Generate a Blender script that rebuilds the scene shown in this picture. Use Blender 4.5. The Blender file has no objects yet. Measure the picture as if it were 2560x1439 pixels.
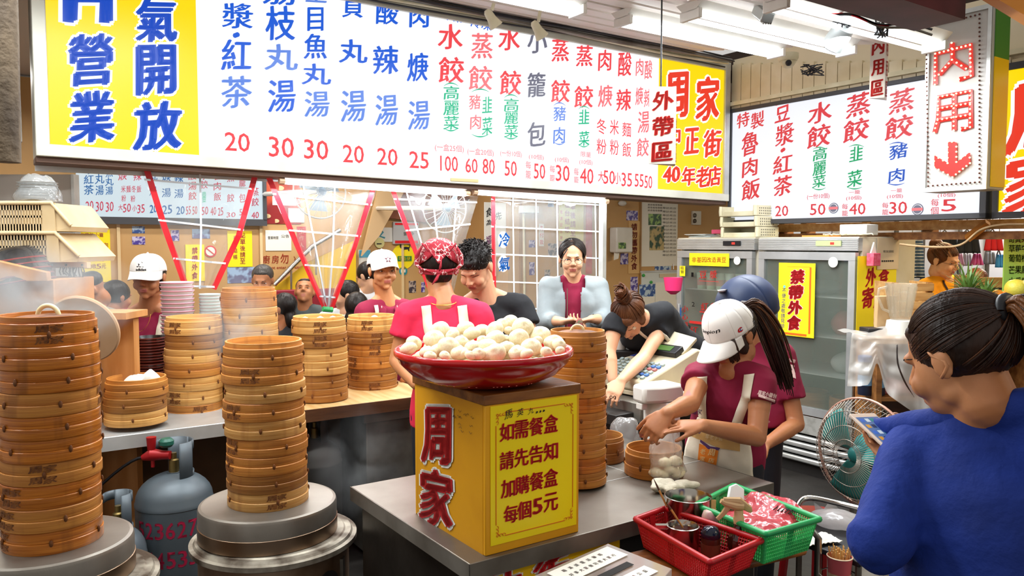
import bpy, math, random
from math import sin, cos, pi, radians, sqrt, atan2
from mathutils import Vector as V3, Matrix as M4, noise
from mathutils.bvhtree import BVHTree
random.seed(7)
sc = bpy.context.scene
COL = sc.collection
# ---------- camera ----------
F, CX, CY, PITCH, H = 1957.0, 1280.0, 719.5, radians(3.26), 1.65
cam = bpy.data.cameras.new('camera'); cam.lens = F/2560*36; cam.sensor_width = 36; cam.clip_start = .05; cam.clip_end = 200
camo = bpy.data.objects.new('camera', cam); COL.objects.link(camo)
camo.location = (0, 0, H); camo.rotation_euler = (pi/2-PITCH, 0, 0); sc.camera = camo
cam.dof.use_dof = False
# ---------- world, exposure ----------
sc.view_settings.view_transform = 'Standard'; sc.view_settings.look = 'None'
sc.view_settings.gamma = 1; sc.view_settings.use_curve_mapping = False
sc.view_settings.exposure = 0.0
w = bpy.data.worlds.new('world'); sc.world = w; w.use_nodes = True
bg = w.node_tree.nodes['Background']; bg.inputs[0].default_value = (1, .97, .93, 1); bg.inputs[1].default_value = .62
sc.cycles.max_bounces = 6; sc.cycles.diffuse_bounces = 3; sc.cycles.glossy_bounces = 3
sc.cycles.transmission_bounces = 4; sc.cycles.transparent_max_bounces = 16; sc.cycles.volume_bounces = 0
sc.cycles.caustics_reflective = False; sc.cycles.caustics_refractive = False
sc.cycles.sample_clamp_indirect = 4
# ---------- shop frame: u runs along the main sign, v away from the street ----------
A = radians(34.2); cA, sA = cos(A), sin(A)
def S(u, v, z=0): return V3((u*cA-v*sA, u*sA+v*cA, z))
def ray(x, y):
    a = (x-CX)/F; b = -(y-CY)/F
    return V3((a, cos(PITCH)+b*sin(PITCH), -sin(PITCH)+b*cos(PITCH)))
def P(x, y, Y): r = ray(x, y); return V3((0, 0, H))+r*(Y/r.y)
def PZ(x, y, z): r = ray(x, y); return V3((0, 0, H))+r*((z-H)/r.z)
def PU(x, y, U): r = ray(x, y); return V3((0, 0, H))+r*(U/(r.x*cA+r.y*sA))
def PV(x, y, V): r = ray(x, y); return V3((0, 0, H))+r*(V/(-r.x*sA+r.y*cA))
def UV(q): return (q.x*cA+q.y*sA, -q.x*sA+q.y*cA, q.z)
def area(name, loc, rot, sx, sy, power, col=(1, 1, 1)):
    l = bpy.data.lights.new(name, 'AREA'); l.shape = 'RECTANGLE'; l.size = sx; l.size_y = sy; l.energy = power; l.color = col
    o = bpy.data.objects.new(name, l); COL.objects.link(o); o.location = loc; o.rotation_euler = rot; return o
# fluorescent light of the arcade's ceiling fixtures, seen ones and added ones (each lamp sits in its fixture, built below)
def ceil_z(v): return 3.12-.17*(4.27-v)
TUBES = [(2.0, 3.3), (3.65, 3.3), (3.65, 2.8), (3.6, 2.25), (.4, 3.3), (1.9, 2.35), (.2, 2.4), (-1.2, 3.0)]  # entries after the maroon-beam one: added, out of view, to light the left part
for i, (u, v) in enumerate(TUBES):
    area('arcade_lamp', S(u, v, ceil_z(v)-.13), (0, 0, A), 1.25, .1, 28 if v > 2.3 else 20, (.93, .98, 1))
for u, v, pw in ((1.0, 5.4, 32), (3.2, 5.2, 32), (2.2, 6.3, 28), (-.6, 5.6, 26)):
    area('kitchen_lamp', S(u, v, 2.66), (0, 0, A), 1.2, .12, pw, (1, .97, .92))
area('fruit_stall_lamp', S(6.3, 3.2, 2.3), (0, 0, A), .6, .3, 45, (1, .78, .45))
area('fruit_stall_lamp', S(6.6, 1.7, 2.5), (0, 0, A), .6, .3, 45, (1, .78, .45))
area('clothes_shop_lamp', S(9.4, 3.2, 2.7), (0, 0, A), 1.5, .6, 80, (1, .97, .95))
area('market_lamp', S(3.4, -.6, 2.9), (0, 0, A), .5, .3, 26, (1, .8, .5))
# ---------- materials ----------
def lin(h):
    h = h.lstrip('#'); o = []
    for i in (0, 2, 4):
        c = int(h[i:i+2], 16)/255; o.append(c/12.92 if c <= .04045 else ((c+.055)/1.055)**2.4)
    return (*o, 1)
MATS = {}
def mat(name, col, rough=.5, metal=0, col2=None, scale=6, stretch=(1, 1, 1), fac=(.35, .65), bump=0, bscale=40, bstretch=(1, 1, 1),
        emit=0, trans=0, alpha=1, spec=.5, rand=0, sss=0, coat=0, sheen=0, detail=4, ior=1.45):
    if name in MATS: return MATS[name]
    m = bpy.data.materials.new(name); m.use_nodes = True; MATS[name] = m
    nt = m.node_tree; N = nt.nodes; L = nt.links; b = N['Principled BSDF']
    b.inputs['Roughness'].default_value = rough; b.inputs['Metallic'].default_value = metal
    b.inputs['Specular IOR Level'].default_value = spec; b.inputs['IOR'].default_value = ior
    b.inputs['Transmission Weight'].default_value = trans; b.inputs['Alpha'].default_value = alpha
    b.inputs['Coat Weight'].default_value = coat; b.inputs['Sheen Weight'].default_value = sheen
    if sss:
        b.inputs['Subsurface Weight'].default_value = sss; b.inputs['Subsurface Radius'].default_value = (.02, .008, .004); b.inputs['Subsurface Scale'].default_value = .5
    c1 = lin(col); out = None
    b.inputs['Base Color'].default_value = c1
    tc = None
    def coords(st):
        nonlocal tc
        tc = tc or N.new('ShaderNodeTexCoord'); mp = N.new('ShaderNodeMapping'); mp.inputs['Scale'].default_value = st
        L.new(tc.outputs['Object'], mp.inputs['Vector']); return mp.outputs[0]
    if col2 or rand:
        mx = N.new('ShaderNodeMix'); mx.data_type = 'RGBA'
        mx.inputs['A'].default_value = c1; mx.inputs['B'].default_value = lin(col2 or col)
        n = N.new('ShaderNodeTexNoise'); n.inputs['Scale'].default_value = scale; n.inputs['Detail'].default_value = detail
        L.new(coords(stretch), n.inputs['Vector'])
        r = N.new('ShaderNodeMapRange'); r.inputs['From Min'].default_value = fac[0]; r.inputs['From Max'].default_value = fac[1]
        L.new(n.outputs[0], r.inputs['Value']); L.new(r.outputs[0], mx.inputs['Factor']); out = mx.outputs['Result']
        if rand:
            oi = N.new('ShaderNodeObjectInfo'); hs = N.new('ShaderNodeHueSaturation')
            rr = N.new('ShaderNodeMapRange'); rr.inputs['To Min'].default_value = 1-rand; rr.inputs['To Max'].default_value = 1+rand*.5
            L.new(oi.outputs['Random'], rr.inputs['Value']); L.new(rr.outputs[0], hs.inputs['Value']); L.new(out, hs.inputs['Color']); out = hs.outputs[0]
        L.new(out, b.inputs['Base Color'])
    if bump:
        n = N.new('ShaderNodeTexNoise'); n.inputs['Scale'].default_value = bscale; n.inputs['Detail'].default_value = 3
        L.new(coords(bstretch), n.inputs['Vector']); bp = N.new('ShaderNodeBump'); bp.inputs['Strength'].default_value = bump; bp.inputs['Distance'].default_value = .01
        L.new(n.outputs[0], bp.inputs['Height']); L.new(bp.outputs[0], b.inputs['Normal'])
    if emit:
        b.inputs['Emission Strength'].default_value = emit
        if out: L.new(out, b.inputs['Emission Color'])
        else: b.inputs['Emission Color'].default_value = c1
    return m
def glow(name, col, e=1.0):
    if name in MATS: return MATS[name]
    m = mat(name, col, rough=.35, emit=e)
    k = lin(col); m.node_tree.nodes['Principled BSDF'].inputs['Base Color'].default_value = (k[0]*.15, k[1]*.15, k[2]*.15, 1); return m
def film(name, col, a, rough=.12, bump=.3, bscale=9):
    """clear plastic sheet: mostly see-through, glossy, slightly milky"""
    if name in MATS: return MATS[name]
    m = bpy.data.materials.new(name); m.use_nodes = True; MATS[name] = m
    N = m.node_tree.nodes; L = m.node_tree.links; N.clear()
    o = N.new('ShaderNodeOutputMaterial'); t = N.new('ShaderNodeBsdfTransparent'); g = N.new('ShaderNodeBsdfGlossy'); d = N.new('ShaderNodeBsdfDiffuse')
    tl = N.new('ShaderNodeBsdfTranslucent'); d.inputs[0].default_value = tl.inputs[0].default_value = lin(col)
    g.inputs['Roughness'].default_value = rough
    m1 = N.new('ShaderNodeMixShader'); m1.inputs[0].default_value = .5; L.new(d.outputs[0], m1.inputs[1]); L.new(tl.outputs[0], m1.inputs[2])
    m2 = N.new('ShaderNodeMixShader'); m2.inputs[0].default_value = a; L.new(t.outputs[0], m2.inputs[1]); L.new(m1.outputs[0], m2.inputs[2])
    fr = N.new('ShaderNodeLayerWeight'); fr.inputs[0].default_value = .12
    m3 = N.new('ShaderNodeMixShader'); L.new(fr.outputs[1], m3.inputs[0]); L.new(m2.outputs[0], m3.inputs[1]); L.new(g.outputs[0], m3.inputs[2])
    n = N.new('ShaderNodeTexNoise'); n.inputs['Scale'].default_value = bscale; tc = N.new('ShaderNodeTexCoord'); L.new(tc.outputs['Object'], n.inputs['Vector'])
    bp = N.new('ShaderNodeBump'); bp.inputs['Strength'].default_value = bump; bp.inputs['Distance'].default_value = .03; L.new(n.outputs[0], bp.inputs['Height'])
    L.new(bp.outputs[0], g.inputs['Normal']); L.new(bp.outputs[0], fr.inputs['Normal'])
    L.new(m3.outputs[0], o.inputs[0]); return m
# ---------- mesh building ----------
class MB:
    def __init__(s): s.v = []; s.f = []; s.m = []
    def add(s, vs, fs, m=0):
        k = len(s.v); s.v += [V3(q) for q in vs]; s.f += [[i+k for i in f] for f in fs]; s.m += [m]*len(fs); return s
    def xf(s, M, k=0):
        for i in range(k, len(s.v)): s.v[i] = M @ s.v[i]
        return s
    def box(s, c, d, m=0, rz=0, tilt=None):
        c = V3(c); x, y, z = d[0]/2, d[1]/2, d[2]/2; R = M4.Rotation(rz, 3, 'Z')
        if tilt: R = R @ M4.Rotation(tilt[0], 3, 'X') @ M4.Rotation(tilt[1], 3, 'Y')
        vs = [c+R @ V3((sx*x, sy*y, sz*z)) for sz in (-1, 1) for sy in (-1, 1) for sx in (-1, 1)]
        return s.add(vs, [(0, 2, 3, 1), (4, 5, 7, 6), (0, 1, 5, 4), (2, 6, 7, 3), (0, 4, 6, 2), (1, 3, 7, 5)], m)
    def lathe(s, prof, seg=32, c=(0, 0, 0), m=0, cap=(True, True), sx=1, sy=1, mfn=None):
        c = V3(c); n = len(prof); k = len(s.v)
        vs = [c+V3((r*cos(2*pi*j/seg)*sx, r*sin(2*pi*j/seg)*sy, z)) for r, z in prof for j in range(seg)]
        fs = []; ms = []
        for i in range(n-1):
            for j in range(seg):
                j2 = (j+1) % seg; fs.append((i*seg+j, i*seg+j2, (i+1)*seg+j2, (i+1)*seg+j)); ms.append(mfn(i, j) if mfn else m)
        if cap[0]: fs.append(tuple(reversed(range(seg)))); ms.append(mfn(0, 0) if mfn else m)
        if cap[1]: fs.append(tuple(range((n-1)*seg, n*seg))); ms.append(mfn(n-2, 0) if mfn else m)
        s.add(vs, fs); s.m[-len(fs):] = ms; return s
    def tube(s, pts, r, seg=8, m=0, caps=True, flat=1, up=(0, 0, 1)):
        pts = [V3(q) for q in pts]; n = len(pts); rs = r if isinstance(r, (list, tuple)) else [r]*n
        vs = []; prev = None
        for i, q in enumerate(pts):
            t = (pts[min(i+1, n-1)]-pts[max(i-1, 0)])
            t = t.normalized() if t.length > 1e-9 else V3((0, 0, 1))
            if prev is None:
                u = V3(up); u = u-t*u.dot(t)
                if u.length < 1e-3: u = V3((1, 0, 0))-t*t.x
            else: u = prev-t*prev.dot(t)
            u = u.normalized() if u.length > 1e-6 else V3((1, 0, 0)); prev = u; w = t.cross(u)
            for j in range(seg):
                a = 2*pi*j/seg; vs.append(q+(u*cos(a)*flat+w*sin(a))*rs[i])
        fs = [(i*seg+j, i*seg+(j+1) % seg, (i+1)*seg+(j+1) % seg, (i+1)*seg+j) for i in range(n-1) for j in range(seg)]
        if caps: fs += [tuple(reversed(range(seg))), tuple(range((n-1)*seg, n*seg))]
        return s.add(vs, fs, m)
    def ell(s, c, r, seg=16, rings=10, R=None, m=0):
        c = V3(c); r = (r, r, r) if isinstance(r, (int, float)) else r; vs = []
        for i in range(1, rings):
            t = pi*i/rings
            for j in range(seg):
                a = 2*pi*j/seg; vs.append(V3((r[0]*sin(t)*cos(a), r[1]*sin(t)*sin(a), -r[2]*cos(t))))
        vs += [V3((0, 0, -r[2])), V3((0, 0, r[2]))]
        if R: vs = [R @ q for q in vs]
        vs = [c+q for q in vs]; b = (rings-1)*seg; fs = []
        for i in range(rings-2):
            for j in range(seg): fs.append((i*seg+j, i*seg+(j+1) % seg, (i+1)*seg+(j+1) % seg, (i+1)*seg+j))
        for j in range(seg):
            fs.append((b, (j+1) % seg, j)); fs.append((b+1, (rings-2)*seg+j, (rings-2)*seg+(j+1) % seg))
        return s.add(vs, fs, m)
    def cap(s, a, b, ra, rb, seg=12, m=0):
        """tapered capsule"""
        a, b = V3(a), V3(b); t = (b-a); L = t.length
        if L < 1e-6: return s.ell(a, max(ra, rb), seg, 8, None, m)
        t /= L; q = V3((0, 0, 1)).rotation_difference(t).to_matrix(); vs = []; pr = []
        for i in range(4): g = pi/2*(i+.5)/4; pr.append((ra*sin(g), -ra*cos(g)))
        for i in range(4): g = pi/2*(i+.5)/4; pr.append((rb*cos(g), L+rb*sin(g)))
        vs = [a+q @ V3((r*cos(2*pi*j/seg), r*sin(2*pi*j/seg), z)) for r, z in pr for j in range(seg)]
        fs = [(i*seg+j, i*seg+(j+1) % seg, (i+1)*seg+(j+1) % seg, (i+1)*seg+j) for i in range(7) for j in range(seg)]
        fs += [tuple(reversed(range(seg))), tuple(range(7*seg, 8*seg))]
        return s.add(vs, fs, m)
    def loft(s, secs, seg=20, m=0):
        """secs: (center, X axis*rx, Y axis*ry)"""
        vs = [V3(c)+X*cos(2*pi*j/seg)+Y*sin(2*pi*j/seg) for c, X, Y in secs for j in range(seg)]; n = len(secs)
        fs = [(i*seg+j, i*seg+(j+1) % seg, (i+1)*seg+(j+1) % seg, (i+1)*seg+j) for i in range(n-1) for j in range(seg)]
        fs += [tuple(reversed(range(seg))), tuple(range((n-1)*seg, n*seg))]
        return s.add(vs, fs, m)
    def prism(s, poly, ex, m=0):
        """poly: list of points, ex: extrusion vector"""
        n = len(poly); ex = V3(ex); ps = [V3(q) for q in poly]
        return s.add(ps+[q+ex for q in ps], [tuple(reversed(range(n))), tuple(range(n, 2*n))]+[(i, (i+1) % n, n+(i+1) % n, n+i) for i in range(n)], m)
    def grid(s, fn, nu, nv, m=0, thick=None):
        vs = [V3(fn(i/nu, j/nv)) for i in range(nu+1) for j in range(nv+1)]
        fs = [(i*(nv+1)+j, (i+1)*(nv+1)+j, (i+1)*(nv+1)+j+1, i*(nv+1)+j+1) for i in range(nu) for j in range(nv)]
        return s.add(vs, fs, m)
def mesh_of(name, mb, mats, smooth=30):
    me = bpy.data.meshes.new(name); me.from_pydata([tuple(q) for q in mb.v], [], mb.f)
    mats = mats if isinstance(mats, (list, tuple)) else [mats]
    for m in mats: me.materials.append(m)
    if len(mats) > 1: me.polygons.foreach_set('material_index', mb.m)
    if smooth: me.shade_smooth(); me.set_sharp_from_angle(angle=radians(smooth))
    me.update(); return me
def rootmat(p): return M4.LocRotScale(p.location, p.rotation_euler, p.scale)
def wmat(p):
    M = rootmat(p)
    while p.parent: p = p.parent; M = rootmat(p) @ M
    return M
W, W0, W6, W8 = dict(world=True), dict(world=True, smooth=0), dict(world=True, smooth=60), dict(world=True, smooth=180)
def obj(name, mb, mats, parent=None, world=False, smooth=30, bevel=0, solid=0, label=None, loc=None, rot=None, kind=None, subsurf=0):
    if world and parent: mb.xf(wmat(parent).inverted())
    me = mb if isinstance(mb, bpy.types.Mesh) else mesh_of(name, mb, mats, smooth)
    o = bpy.data.objects.new(name, me); COL.objects.link(o); o.parent = parent
    if loc is not None: o.location = loc
    if rot is not None: o.rotation_euler = rot
    if solid: d = o.modifiers.new('solid', 'SOLIDIFY'); d.thickness = solid; d.offset = 0
    if bevel: d = o.modifiers.new('bevel', 'BEVEL'); d.width = bevel; d.segments = 2; d.limit_method = 'ANGLE'; d.angle_limit = radians(40)
    if subsurf: d = o.modifiers.new('sub', 'SUBSURF'); d.levels = d.render_levels = subsurf
    if label: o['label'] = label
    if kind: o['kind'] = kind
    return o
def tag(o, label, cat, group=None):
    o['label'] = label; o['category'] = cat
    if group: o['group'] = group
    return o
def thing(name, label, cat, loc=(0, 0, 0), rz=0, group=None, rot=None):
    o = bpy.data.objects.new(name, None); COL.objects.link(o); o.empty_display_size = .05
    o.location = loc; o.rotation_euler = rot or (0, 0, rz); return tag(o, label, cat, group)
def copy_tree(o, parent=None):
    c = o.copy(); COL.objects.link(c); c.parent = parent
    for ch in list(o.children): copy_tree(ch, c)
    return c
def remesh(mb, vox, smooth=3, wr=None):
    """union of closed shapes as one continuous surface"""
    me = mesh_of('tmp', mb, [], 0); o = bpy.data.objects.new('tmp', me); COL.objects.link(o)
    r = o.modifiers.new('r', 'REMESH'); r.mode = 'VOXEL'; r.voxel_size = vox
    if smooth: q = o.modifiers.new('s', 'SMOOTH'); q.iterations = smooth; q.factor = .5
    dg = bpy.context.evaluated_depsgraph_get(); ev = o.evaluated_get(dg); m2 = ev.to_mesh()
    out = MB(); out.v = [v.co.copy() for v in m2.vertices]; out.f = [list(p.vertices) for p in m2.polygons]; out.m = [0]*len(out.f)
    ev.to_mesh_clear(); bpy.data.objects.remove(o); bpy.data.meshes.remove(me); return out
GC = {}
def glyph(txt, bold=0.0, res=2):
    k = (txt, round(bold, 4))
    if k in GC: return GC[k]
    cu = bpy.data.curves.new('t', 'FONT'); cu.body = txt; cu.size = 1; cu.offset = bold; cu.resolution_u = res; cu.fill_mode = 'FRONT'
    o = bpy.data.objects.new('t', cu); COL.objects.link(o); dg = bpy.context.evaluated_depsgraph_get(); ev = o.evaluated_get(dg); m = ev.to_mesh()
    vs = [(v.co.x, v.co.y) for v in m.vertices]; fs = [tuple(p.vertices) for p in m.polygons]
    ev.to_mesh_clear(); bpy.data.objects.remove(o); bpy.data.curves.remove(cu); GC[k] = (vs, fs); return GC[k]
def inkbox(txt):
    vs, _ = glyph(txt); xs = [q[0] for q in vs] or [0, 1]; ys = [q[1] for q in vs] or [0, 1]; return min(xs), min(ys), max(xs), max(ys)
EM = inkbox('國')
def put(mb, txt, fn, w, h, bold=0.0, m=0, brush=0.0, thick=0):
    """fn(a,b) maps metres right / up of the centre to a point; weight comes from stamping the glyph along a slanted nib"""
    cjk = len(txt) == 1 and ord(txt) > 0x2e80
    b = EM if (cjk and txt in '一二三小丸') else inkbox(txt); vs, fs = glyph(txt, 0, 1 if bold < .01 else 2)
    cx, cy, sw, sh = (b[0]+b[2])/2, (b[1]+b[3])/2, max(b[2]-b[0], .05), max(b[3]-b[1], .05)
    if bold < .004: sh_ = [(0, 0)]
    elif bold >= .06: sh_ = [(bold*.8*cos(k*pi/5), bold*.8*sin(k*pi/5)) for k in range(10)]+[(bold*1.2, bold*.4), (-bold*1.2, -bold*.4)]
    elif bold >= .03: sh_ = [(k*bold*.6, k*bold*.25) for k in (-2, -1, 0, 1, 2)]+[(0, bold*.5), (0, -bold*.5)]
    elif brush: sh_ = [(bold*1.1, bold*.45), (0, 0), (-bold*1.1, -bold*.45)]
    else: sh_ = [(bold*.7, bold*.4), (-bold*.7, bold*.4), (bold*.7, -bold*.4), (-bold*.7, -bold*.4)]
    for k, (dx, dy) in enumerate(sh_):
        out = []
        for x, y in vs:
            a = (x+dx-cx)/sw; q = (y+dy-cy)/sh
            if brush: a += .045*sin(3.1*q+1)*brush; q += .11*a*brush+.04*sin(4.2*a)*brush
            out.append(fn(a*w, q*h))
        mb.add(out, fs, m)
def plane_fn(C, ex, ez, off=V3((0, 0, 0))):
    return lambda a, b: C+ex*a+ez*b+off
EZ = V3((0, 0, 1))
def lettering(parent, items, proj, ex, nrm, mt, name='lettering', bold=.012, brush=.6, off=.004, label=None):
    """items: (text, px, py, w_px, h_px); proj(px,py) gives the point of the sign's own plane"""
    small_ = MB(); last = None
    for t, x, y, w, h in items:
        mb = small_ if (w < 24 or len(t) > 3) else MB()
        C = proj(x, y); W = abs((proj(x+w/2, y)-proj(x-w/2, y)).dot(ex)); Hh = abs((proj(x, y-h/2)-proj(x, y+h/2)).z)
        put(mb, t, plane_fn(C, ex, EZ, nrm*off), W, Hh, bold, 0, brush)
        if mb is not small_: last = obj({'lettering': 'character', 'lettering_outline': 'character_outline'}.get(name, name), mb, mt, parent, **W0, label=label)
    if small_.v: last = obj(name, small_, mt, parent, **W0, label=label, kind='stuff' if len(items) > 1 else None)
    return last
def text_local(parent, items, mt, o, ex, ez, bold=.012, brush=0, name='lettering', label=None, world=False):
    """items: (text, a, b, w, h) metres in the frame o, ex, ez of the parent"""
    mb = MB()
    for t, a, b, w, h in items: put(mb, t, plane_fn(V3(o)+V3(ex)*a+V3(ez)*b, V3(ex), V3(ez)), w, h, bold, 0, brush)
    return obj(name, mb, mt, parent, smooth=0, label=label, world=world)
ORD = ['first', 'second', 'third', 'fourth', 'fifth', 'sixth', 'seventh', 'eighth', 'ninth', 'tenth', 'eleventh', 'twelfth', 'thirteenth', 'fourteenth']
# =================== materials ===================
m_steel = mat('brushed_steel', '#a39d94', .4, .8, '#857e74', 3, (1, 1, 1), bump=.05, bscale=30, bstretch=(1, 12, 1))
m_steel_dull = mat('dull_steel', '#8a857c', .5, .6, '#5c544a', 4, bump=.08, bscale=25)
m_alu = mat('aluminium', '#d5d6d4', .38, .6, '#b9bab6', 5)
m_chrome = mat('chrome', '#c9c5bd', .22, 1)
m_rust = mat('rusty_steel', '#6a5848', .6, .5, '#2a1f18', 7, fac=(.4, .6), bump=.2)
m_white = mat('white_plastic', '#e9e7e0', .4, col2='#d9d6cc', scale=4)
m_cream = mat('cream_plastic', '#e6e0c4', .45, col2='#cdc5a2', scale=6)
m_black = mat('black_plastic', '#17161a', .45)
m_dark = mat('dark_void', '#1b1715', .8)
m_red = mat('red_plastic', '#c4141c', .3, col2='#a80d16', scale=5)
m_wall = mat('tan_board', '#c79f69', .6, col2='#c0955c', scale=1.5, bump=.03)
m_wood = mat('plain_wood', '#a9713a', .55, col2='#7c4c22', scale=3, stretch=(1, 9, 9), bump=.1)
m_wood_light = mat('light_wood', '#c99d63', .55, col2='#ad7c44', scale=3, stretch=(1.5, 10, 10), bump=.08)
m_wood_dark = mat('dark_wood', '#5d3a20', .5, col2='#402513', scale=3, stretch=(1, 9, 9), bump=.1)
m_floor = mat('wet_floor', '#35322f', .35, col2='#1f1c1a', scale=2.5, bump=.15, bscale=20)
m_paper = mat('white_paper', '#ece9df', .7); m_yel = mat('yellow_card', '#ffe61a', .5); m_yeld = mat('amber_edge', '#f2b91d', .5)
m_redink = mat('red_ink', '#d61f26', .5); m_blueink = mat('blue_ink', '#3c4fa0', .5); m_blackink = mat('black_ink', '#221d1d', .6)
m_whiteink = mat('white_ink', '#f5efe6', .6)
e_white = glow('lit_white', '#f7f9ff', 1.02); e_yel = glow('lit_yellow', '#ffd900', 1.0); e_blue = glow('lit_blue', '#1f5fd6', .95)
e_blue2 = glow('lit_pale_blue', '#5f86dc', .95); e_red = glow('lit_red', '#ee4a50', .95); e_red2 = glow('lit_pale_red', '#f2777c', .95)
e_green = glow('lit_green', '#12b585', .95); e_grey = glow('lit_grey', '#6f6f80', .95); e_outline = glow('lit_outline', '#ffffff', 1.05)
e_rede = glow('lit_bright_red', '#e8402c', .95); e_bluee = glow('lit_deep_blue', '#1c4fc4', .9)
e_tube = glow('tube_glow', '#f6fbff', 8.0); e_in = glow('lit_inner_sign', '#d5e6ee', .8)
e_inblue = glow('inner_blue', '#2f6fae', .75); e_inred = glow('inner_red', '#d0435c', .8)
EU, EV = S(1, 0), S(0, 1)
# =================== floor, ceiling, walls ===================
def struct(name, mb, m, parent=None, **k):
    o = obj(name, mb, m, parent, **k)
    if not parent: o['kind'] = 'structure'
    return o
def sbox(mb, u0, u1, v0, v1, z0, z1, m=0):
    return mb.add([S(u, v, z) for z in (z0, z1) for v in (v0, v1) for u in (u0, u1)],
                  [(0, 2, 3, 1), (4, 5, 7, 6), (0, 1, 5, 4), (2, 6, 7, 3), (0, 4, 6, 2), (1, 3, 7, 5)], m)
struct('floor', sbox(MB(), -5, 13, -5, 11, -.1, 0), m_floor)
ceil = struct('ceiling', sbox(MB(), -3.5, 3.45, 1.9, 1.95, 2.72, 2.78), m_white)
m_slat = mat('ceiling_panel', '#e2dad0', .45, col2='#d6cabd', scale=2)
for i in range(12):
    v0 = 1.96+i*.1925; mb = MB(); u1_ = 3.45 if v0 < 2.3 else 4.5
    for k, (a, b) in enumerate(((0, .1825),)):
        z0, z1 = ceil_z(v0+a), ceil_z(v0+b)
        mb.add([S(u, v, z) for u in (-3.5, u1_) for v, z in ((v0+a, z0), (v0+a+.01, z0-.012), (v0+b-.01, z1-.012), (v0+b, z1), (v0+b, z1+.03), (v0+a, z0+.03))],
               [(0, 1, 7, 6), (1, 2, 8, 7), (2, 3, 9, 8), (3, 4, 10, 9), (4, 5, 11, 10), (5, 0, 6, 11), (5, 4, 3, 2, 1, 0), (6, 7, 8, 9, 10, 11)])
    obj('panel', mb, m_slat, ceil, smooth=0)
struct('wall_kitchen', sbox(MB(), -3.5, 4.28, 7.0, 7.1, 0, 2.9), m_wall)
struct('wall_side', sbox(MB(), 4.2, 8.2, 6.25, 6.35, 0, 2.9), m_wall)
struct('wall_return', sbox(MB(), 4.2, 4.28, 6.352, 6.998, 0, 2.9), m_wall)
struct('ceiling_kitchen', sbox(MB(), -3.5, 5.6, 4.5, 7.2, 2.92, 3.0), mat('kitchen_ceiling', '#b9ada0', .8))
struct('wall_left', sbox(MB(), -1.15, -1.05, 2.2, 6.99, 0, 3.4), mat('grey_panel', '#b9b2ab', .55, col2='#a79f97', scale=2))
for i, x in enumerate((296, 652, 1005)):
    q = UV(PV(x, 600, 7.0)); struct('trim_%d' % (i+1), sbox(MB(), q[0]-.012, q[0]+.012, 6.985, 6.999, .9, 2.9), mat('seam_strip', '#e0c493', .5))
for i, x in enumerate((1300, 1600)):
    q = UV(PV(x, 600, 6.25)); struct('trim_%d' % (i+4), sbox(MB(), q[0]-.01, q[0]+.01, 6.235, 6.249, .9, 2.9), mat('seam_strip2', '#a37a45', .5))
wt = struct('wall_right', sbox(MB(), 5.06, 5.1, 2.0, 4.28, 2.6, 3.12), mat('plank_wall', '#ded1b2', .5))
for i in range(24):
    a = 4.27-i*.094; b = a-.088; mb = MB()
    sbox(mb, 5.035, 5.06, b, a, 2.66, ceil_z(b)-.03); obj('plank', mb, mat('cream_plank', '#e6dabc', .5, col2='#d8c9a4', scale=5), wt, smooth=0)
struct('trim_8', sbox(MB(), 5.0, 5.05, 2.0, 4.27, 2.745, 2.775), m_cream)
struct('trim_9', sbox(MB(), -3.5, 3.5, 1.72, 1.94, 2.6, 2.86), mat('maroon_beam', '#5a1e24', .6, col2='#3c1216', scale=4))
struct('ceiling_street', sbox(MB(), 4.2, 12, -1.0, 1.7, 3.25, 3.35), mat('street_roof', '#2b211d', .8, col2='#3a2a20', scale=2))
struct('ceiling_market', sbox(MB(), 5.12, 12, 1.72, 7, 3.1, 3.2), mat('market_roof', '#3a2b22', .8))
struct('wall_market', sbox(MB(), 11.2, 11.3, -4, 7, 0, 3.2), mat('shop_back', '#d9d3c8', .7))
mb = MB(); c0 = P(12, 200, 2.2)
m_bark = mat('weathered_post', '#6b5a44', .8, col2='#3c3024', scale=12, stretch=(1, 1, .3), bump=.5)
o = obj('post', MB().tube([P(-8, -300, 2.2), P(4, 100, 2.2), P(10, 405, 2.2)], .042, 10), m_bark, smooth=40); tag(o, 'weathered wooden post hanging down at the far left edge', 'post')
o['kind'] = 'structure'; o.name = 'trim_10'; del o['label'], o['category']
struct('trim_11', sbox(MB(), -.95, .18, 4.3, 4.5, 2.12, 3.1), mat('roller_shutter', '#8d8a84', .5))
mb = MB()
rs = bpy.data.objects['trim_11']
for i in range(11): obj('slat', sbox(MB(), -.94, .17, 4.28, 4.3, 2.14+i*.085, 2.14+i*.085+.075), mat('shutter_slat', '#9a968e', .45), rs, smooth=0)
struct('trim_12', sbox(MB(), -.98, .2, 4.22, 4.48, 3.0, 3.3), m_dark)

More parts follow.
